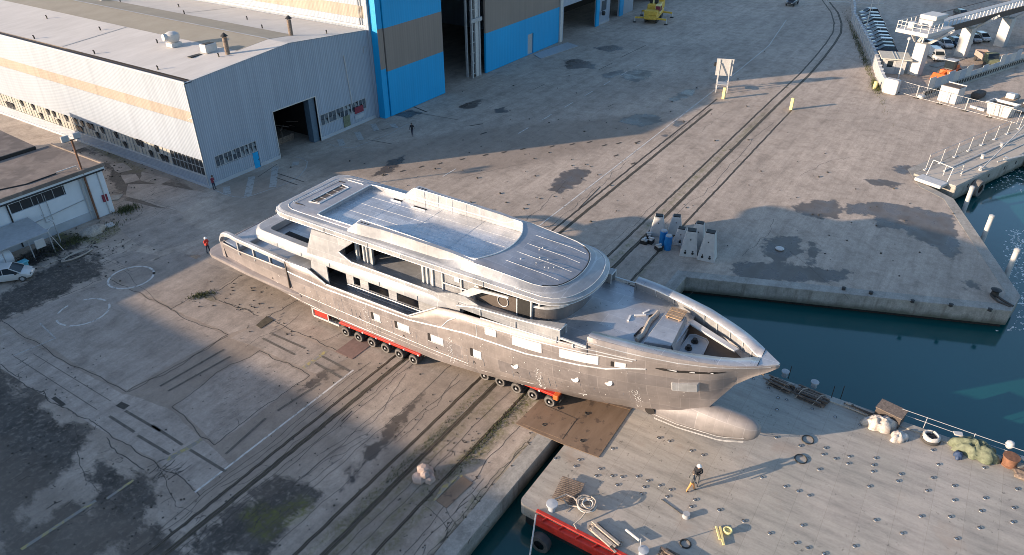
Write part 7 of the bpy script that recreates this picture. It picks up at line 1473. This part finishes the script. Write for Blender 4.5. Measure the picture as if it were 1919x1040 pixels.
tr = thing('orange_loader', 'orange wheeled loader with a dark cab standing behind the slotted barrier', 'loader', (140.5, 3.4, 0), R(160))
mb = MB(); mb.box(-1.9, 1.9, -.85, .85, .7, 1.35); mb.prism([(-1.9, 1.3), (-.3, 1.3), (-.3, 2.0), (-1.7, 1.9)], -.6, .6, 'y'); mb.build('chassis', M['orange_paint'], tr, bevel=.06)
mb = MB(); mb.box(-.3, 1.1, -.75, .75, 1.35, 2.75); mb.build('cab', M['glass_dark'], tr, bevel=.05); mb = MB(); mb.box(-.45, 1.25, -.85, .85, 2.75, 2.88); mb.build('cab_roof', M['wall_plinth'], tr, bevel=.03)
mb = MB(); mb.beam((1.6, 0, 1.2), (3.4, 0, .5), .5, .3); mb.build('boom', M['orange_paint'], tr); mb = MB(); mb.prism([(3.2, .1), (4.2, .1), (4.2, .3), (3.5, 1.1), (3.2, 1.0)], -1.1, 1.1, 'y'); mb.build('bucket', M['orange_paint'], tr, bevel=.03)
for sx in (-1.3, 1.2):
    for s_ in (1, -1): mb = MB(); mb.lathe([(.3, -.22), (.62, -.2), (.65, 0), (.62, .2), (.3, .22)], (sx, s_*1.0, .65), 18, 'y'); mb.build('wheel', M['tyre'], tr, smooth=True)
tk = thing('old_truck', 'small greenish open truck standing behind the orange loader', 'truck', (152.5, -1.2, 0), R(205))
mb = MB(); mb.box(-2.8, .9, -1.0, 1.0, .8, 1.25); mb.box(-2.8, -2.7, -1, 1, 1.25, 1.8); mb.box(-2.8, .9, .9, 1, 1.25, 1.7); mb.box(-2.8, .9, -1, -.9, 1.25, 1.7); mb.build('load_bed', M['stone_pink'], tk, bevel=.03)
mb = MB(); mb.prism([(.9, .6), (2.9, .6), (2.9, 1.3), (2.3, 1.5), (1.9, 2.3), (.9, 2.35)], -1.0, 1.0, 'y'); mb.build('cab', M['tarp_green'], tk, bevel=.08); mb = MB(); mb.mesh([(2.36, -.85, 1.5), (2.36, .85, 1.5), (1.98, .8, 2.22), (1.98, -.8, 2.22)], [(0, 1, 2, 3)]); mb.build('windscreen', M['glass_dark'], tk)
for sx in (-1.9, 2.0):
    for s_ in (1, -1): mb = MB(); mb.lathe([(.2, -.14), (.44, -.13), (.45, 0), (.44, .13), (.2, .14)], (sx, s_*.95, .45), 16, 'y'); mb.build('wheel', M['tyre'], tk, smooth=True)
# container, skip, mesh fence panels, beams, boats
ct = thing('white_site_cabin', 'white steel cabin with double doors and an open top behind the mesh fence', 'cabin', (126.2, 1.9, 0), R(-111))
mb = MB(); mb.box(-1.35, 1.35, -1.1, 1.1, 0, 2.35); mb.build('body', M['white_paint'], ct, bevel=.04); mb = MB(); mb.box(-1.25, 1.25, -.95, .95, 2.35, 2.42); mb.build('top', M['interior_brown'], ct); mb = MB(); mb.box(-.02, .02, -1.14, -1.1, .1, 1.9); mb.box(-1.3, 1.3, -1.13, -1.1, 1.9, 1.94); mb.box(-.5, .4, -1.13, -1.1, 2.0, 2.2); mb.build('door_seam', M['grey_paint'], ct)
mb = MB(); mb.box(-1.3, 1.4, .95, 1.15, 2.42, 2.55); mb.build('top_lip', M['white_paint'], ct)
sk = thing('white_skip', 'open white skip with two ribs holding rubble behind the mesh fence', 'skip', (123.3, -4.9, 0), R(-111))
mb = MB(); mb.loft([[(-1.4, -.8, 0), (1.4, -.8, 0), (1.4, .8, 0), (-1.4, .8, 0)], [(-1.7, -1.1, 1.7), (1.7, -1.1, 1.7), (1.7, 1.1, 1.7), (-1.7, 1.1, 1.7)]], True, True); mb.build('body', M['white_paint'], sk); mb = MB(); [mb.box(a, b, c_, d, 1.62, 1.8) for a, b, c_, d in ((-1.9, 1.9, -1.22, -1.05), (-1.9, 1.9, 1.05, 1.22), (-1.85, -1.65, -1.05, 1.05), (1.65, 1.85, -1.05, 1.05))]; mb.build('rim', M['white_paint'], sk, bevel=.02)
for x in (-.5, .5): mb = MB(); mb.beam((x, -.85, .1), (x, -1.13, 1.65), .06, .06); mb.build('rib', M['grey_paint'], sk)
mb = MB(); mb.box(-1.5, 1.5, -.95, .95, 1.2, 1.45); mb.build('rubble', M['groove_dirt'], sk)
FF = [(126.4, 9.3), (124.9, 6.4), (123.7, 3.0), (122.3, -.5), (121.1, -3.7), (119.9, -7.2)]
for i in range(5):
    a, b = Vector(FF[i]), Vector(FF[i+1]); t_ = thing('mesh_fence_panel', ['mesh fence panel next to the white gate block', 'mesh fence panel in front of the slotted barrier end', 'mesh fence panel in front of the white site cabin', 'mesh fence panel between cabin and white skip', 'mesh fence panel in front of the white skip'][i], 'fence', (a.x, a.y, 0), math.atan2(b.y-a.y, b.x-a.x), 'temporary mesh fence panels'); L_ = (b-a).length
    for x in (.03, L_-.03): mb = MB(); mb.tube([(x, 0, .1), (x, 0, 2.0)], .032, 6); mb.build('post', M['white_paint'], t_)
    for z in (.2, 1.95): mb = MB(); mb.tube([(.03, 0, z), (L_-.03, 0, z)], .028, 6); mb.build('rail', M['white_paint'], t_)
    mb = MB()
    for k_ in range(int(L_/.25)): mb.box(.1+k_*.25, .106+k_*.25, -.003, .003, .22, 1.93)
    o_ = mb.build('mesh_wire', M['grey_paint'], t_, kind='stuff'); mb = MB(); mb.box(-.35, .35, -.2, .2, 0, .14); mb.build('foot', M['black_part'], t_)
bm_ = MB(); bm_.tbox((124.2, -2.0), R(-118), 0, 2.2, .35, .35); tag(bm_.build('white_beam', M['white_paint'], bevel=.03), 'short white beam lying between cabin and skip', 'beam')
bm_ = MB(); bm_.tbox((130.5, -1.6), R(-20), 0, 2.6, 1.3, 1.0); tag(bm_.build('dark_boat_cover', M['interior_brown'], bevel=.3, seg=3), 'dark covered heap with a red edge behind the site cabin', 'heap')
def boat(x, y, rz, L_, label):
    t_ = thing('small_boat', label, 'boat', (x, y, 0), rz); mb = MB(); rr = []
    for k_ in np.linspace(0, 1, 9): s_ = -L_/2+L_*k_; hw = .95*math.sqrt(max(.002, 1-max(0, k_-.35)**2/.43)); rr.append([(s_, -hw, .95), (s_, -hw*.85, .45), (s_, 0, .2+.3*k_**3), (s_, hw*.85, .45), (s_, hw, .95)])
    mb.loft(rr, False); mb.mesh(rr[0], [(0, 1, 2, 3, 4)]); mb.build('hull', M['white_paint'], t_, smooth=True); mb = MB(); mb.loft([[(p[0][0], p[0][1]*.95, .9), (p[4][0], p[4][1]*.95, .9)] for p in rr], False); mb.build('deck', M['wood'], t_); mb = MB(); mb.prism([(-.8, .9), (.9, .9), (.5, 1.6), (-.8, 1.7)], -.6, .6, 'y'); mb.build('cuddy', M['white_paint'], t_, bevel=.06)
boat(127.8, -8.3, R(-25), 5.2, 'small white boat laid up ashore beside the skip'); boat(129.8, -5.9, R(-20), 4.8, 'second white boat laid up behind the first one')
# yellow crane
cr = thing('mobile_crane', 'yellow mobile crane on spread outriggers in front of the far hall', 'crane', (152.5, 61.8, 0), R(12)); cr.scale = (1.12, 1.12, 1.12)
mb = MB(); mb.box(-4.0, 3.6, -1.2, 1.2, .8, 1.6); mb.box(-4.0, -2.2, -1.2, 1.2, 1.6, 2.4); mb.build('carrier', M['yellow_paint'], cr, bevel=.08)
mb = MB(); mb.box(-1.4, 3.0, -1.25, 1.2, 1.75, 3.1); mb.build('upper_body', M['yellow_paint'], cr, bevel=.12); mb = MB(); mb.box(2.4, 3.4, -1.3, 1.3, 1.8, 3.5); mb.build('counterweight', M['yellow_paint'], cr, bevel=.08); mb = MB(); mb.box(3.4, 3.5, -1.1, 1.1, 1.9, 3.3); mb.build('radiator', M['black_part'], cr)
mb = MB(); mb.box(-2.3, -.8, -1.5, -.5, 1.7, 3.2); cb = mb.build('cab', M['yellow_pale'], cr, bevel=.06); mb = MB(); mb.box(-2.32, -1.0, -1.53, -1.5, 2.1, 3.0); mb.box(-2.34, -2.3, -1.4, -.6, 2.1, 3.0); mb.build('cab_window', M['cloth_maroon'], cb)
mb = MB(); mb.beam((1.6, .2, 3.0), (-1.2, .2, 16.0), .9, .8); mb.build('boom', M['yellow_paint'], cr); mb = MB(); mb.tube([(-.6, .2, 2.8), (.2, .2, 8.0)], .2, 8); mb.build('boom_ram', M['yellow_pale'], cr); mb = MB(); mb.box(-.6, .6, -.6, .9, 3.1, 3.9); mb.build('winch', M['black_part'], cr, bevel=.1)
for sx in (-3.3, 3.0):
    for s_ in (1, -1):
        mb = MB(); mb.beam((sx, s_*1.1, 1.0), (sx, s_*3.0, .9), .3, .3); og = mb.build('outrigger', M['yellow_paint'], cr); mb = MB(); mb.lathe([(.12, .2), (.12, 1.1)], (sx, s_*3.0, 0), 8); mb.build('jack', M['white_paint'], og); mb = MB(); mb.lathe([(.35, 0), (.35, .12), (.1, .2)], (sx, s_*3.0, 0), 12); mb.build('pad', M['black_part'], og)
for sx in (-2.6, -1.2, 1.6, 2.6):
    for s_ in (1, -1): mb = MB(); mb.lathe([(.3, -.2), (.58, -.18), (.6, 0), (.58, .18), (.3, .2)], (sx, s_*1.0, .62), 16, 'y'); mb.build('wheel', M['tyre'], cr, smooth=True)
tk2 = thing('dark_pickup', 'dark pickup truck driving at the top edge of the yard', 'pickup', (184.5, 40.6, 0), R(178))
mb = MB(); mb.prism([(-2.5, .5), (2.5, .5), (2.5, 1.0), (1.4, 1.15), (-2.5, 1.15)], -.9, .9, 'y'); mb.build('body', M['car_dark'], tk2, bevel=.1); mb = MB(); mb.prism([(-.3, 1.15), (1.3, 1.15), (.9, 1.8), (0, 1.85)], -.78, .78, 'y'); mb.build('cab', M['glass_dark'], tk2, bevel=.06); mb = MB(); mb.box(-2.45, -.35, -.8, .8, 1.15, 1.5); mb.build('load', M['black_part'], tk2)
for sx in (-1.6, 1.6):
    for s_ in (1, -1): mb = MB(); mb.lathe([(.2, -.12), (.38, -.1), (.38, .1), (.2, .12)], (sx, s_*.85, .38), 14, 'y'); mb.build('wheel', M['tyre'], tk2, smooth=True)
for s_ in (1, -1): mb = MB(); mb.box(2.42, 2.52, s_*.6-.15, s_*.6+.15, .7, .88); mb.build('headlight', M['white_paint'], tk2)
ps = thing('pipe_gantry', 'low white pipe gantry with crossed bracing at the top edge beyond the tracks', 'gantry', (188.5, 33.4, 0), R(-70))
for x in (0, 5.5, 11): mb = MB(); mb.beam((x, 0, 0), (x, 0, 3.2), .15, .15); mb.build('post', M['white_paint'], ps)
mb = MB(); mb.beam((0, 0, .9), (12, 0, .9), .16, .16); mb.beam((0, 0, 3.2), (12, 0, 3.2), .14, .14); mb.beam((0, 0, 3.1), (5.5, 0, .95), .1, .1); mb.beam((5.5, 0, .95), (11, 0, 3.1), .1, .1); mb.beam((2, 0, 3.1), (5.5, 0, 2), .1, .1); mb.build('bracing', M['white_paint'], ps)
# kerbs and lane lines on the port road
mark('road_line', 'line_faint', [([(150, 14), (140, -20)], .12), ([(160, 9.5), (200, -4)], .12), ([(175, 12), (171, 6)], .12)])
mb = MB(); mb.tbox((150, 4.4), R(-22), 0, 10, 1.4, .12); tag(mb.build('kerb_island', M['quay_concrete'], bevel=.03), 'low pale kerb island beneath the white van and second pier', 'kerb')
for i, (x, y, l) in enumerate(((212, 9, 'long low white shed at the upper right corner'), (232, -9, 'second low pale shed behind the raised walkway'))):
    t_ = thing('far_shed', l, 'shed', (x, y, 0), R(-22)); mb = MB(); mb.box(0, 20, 0, 8, 0, 3.6); mb.build('walls', M['white_paint'], t_); mb = MB(); mb.prism([(-.3, 3.6), (20.3, 3.6), (20.3, 3.8), (-.3, 3.8)], -.4, 8.4, 'y'); mb.build('roof', M['roof_sheet'], t_)
mb = MB(); mb.box(20, 22, 0, 0, 0, 0) if False else None
q = at(1700, 110); 
for i, (px, py, l) in enumerate(((1730, 18, 'left of two people standing at the start of the walkway deck'),)):
    pass
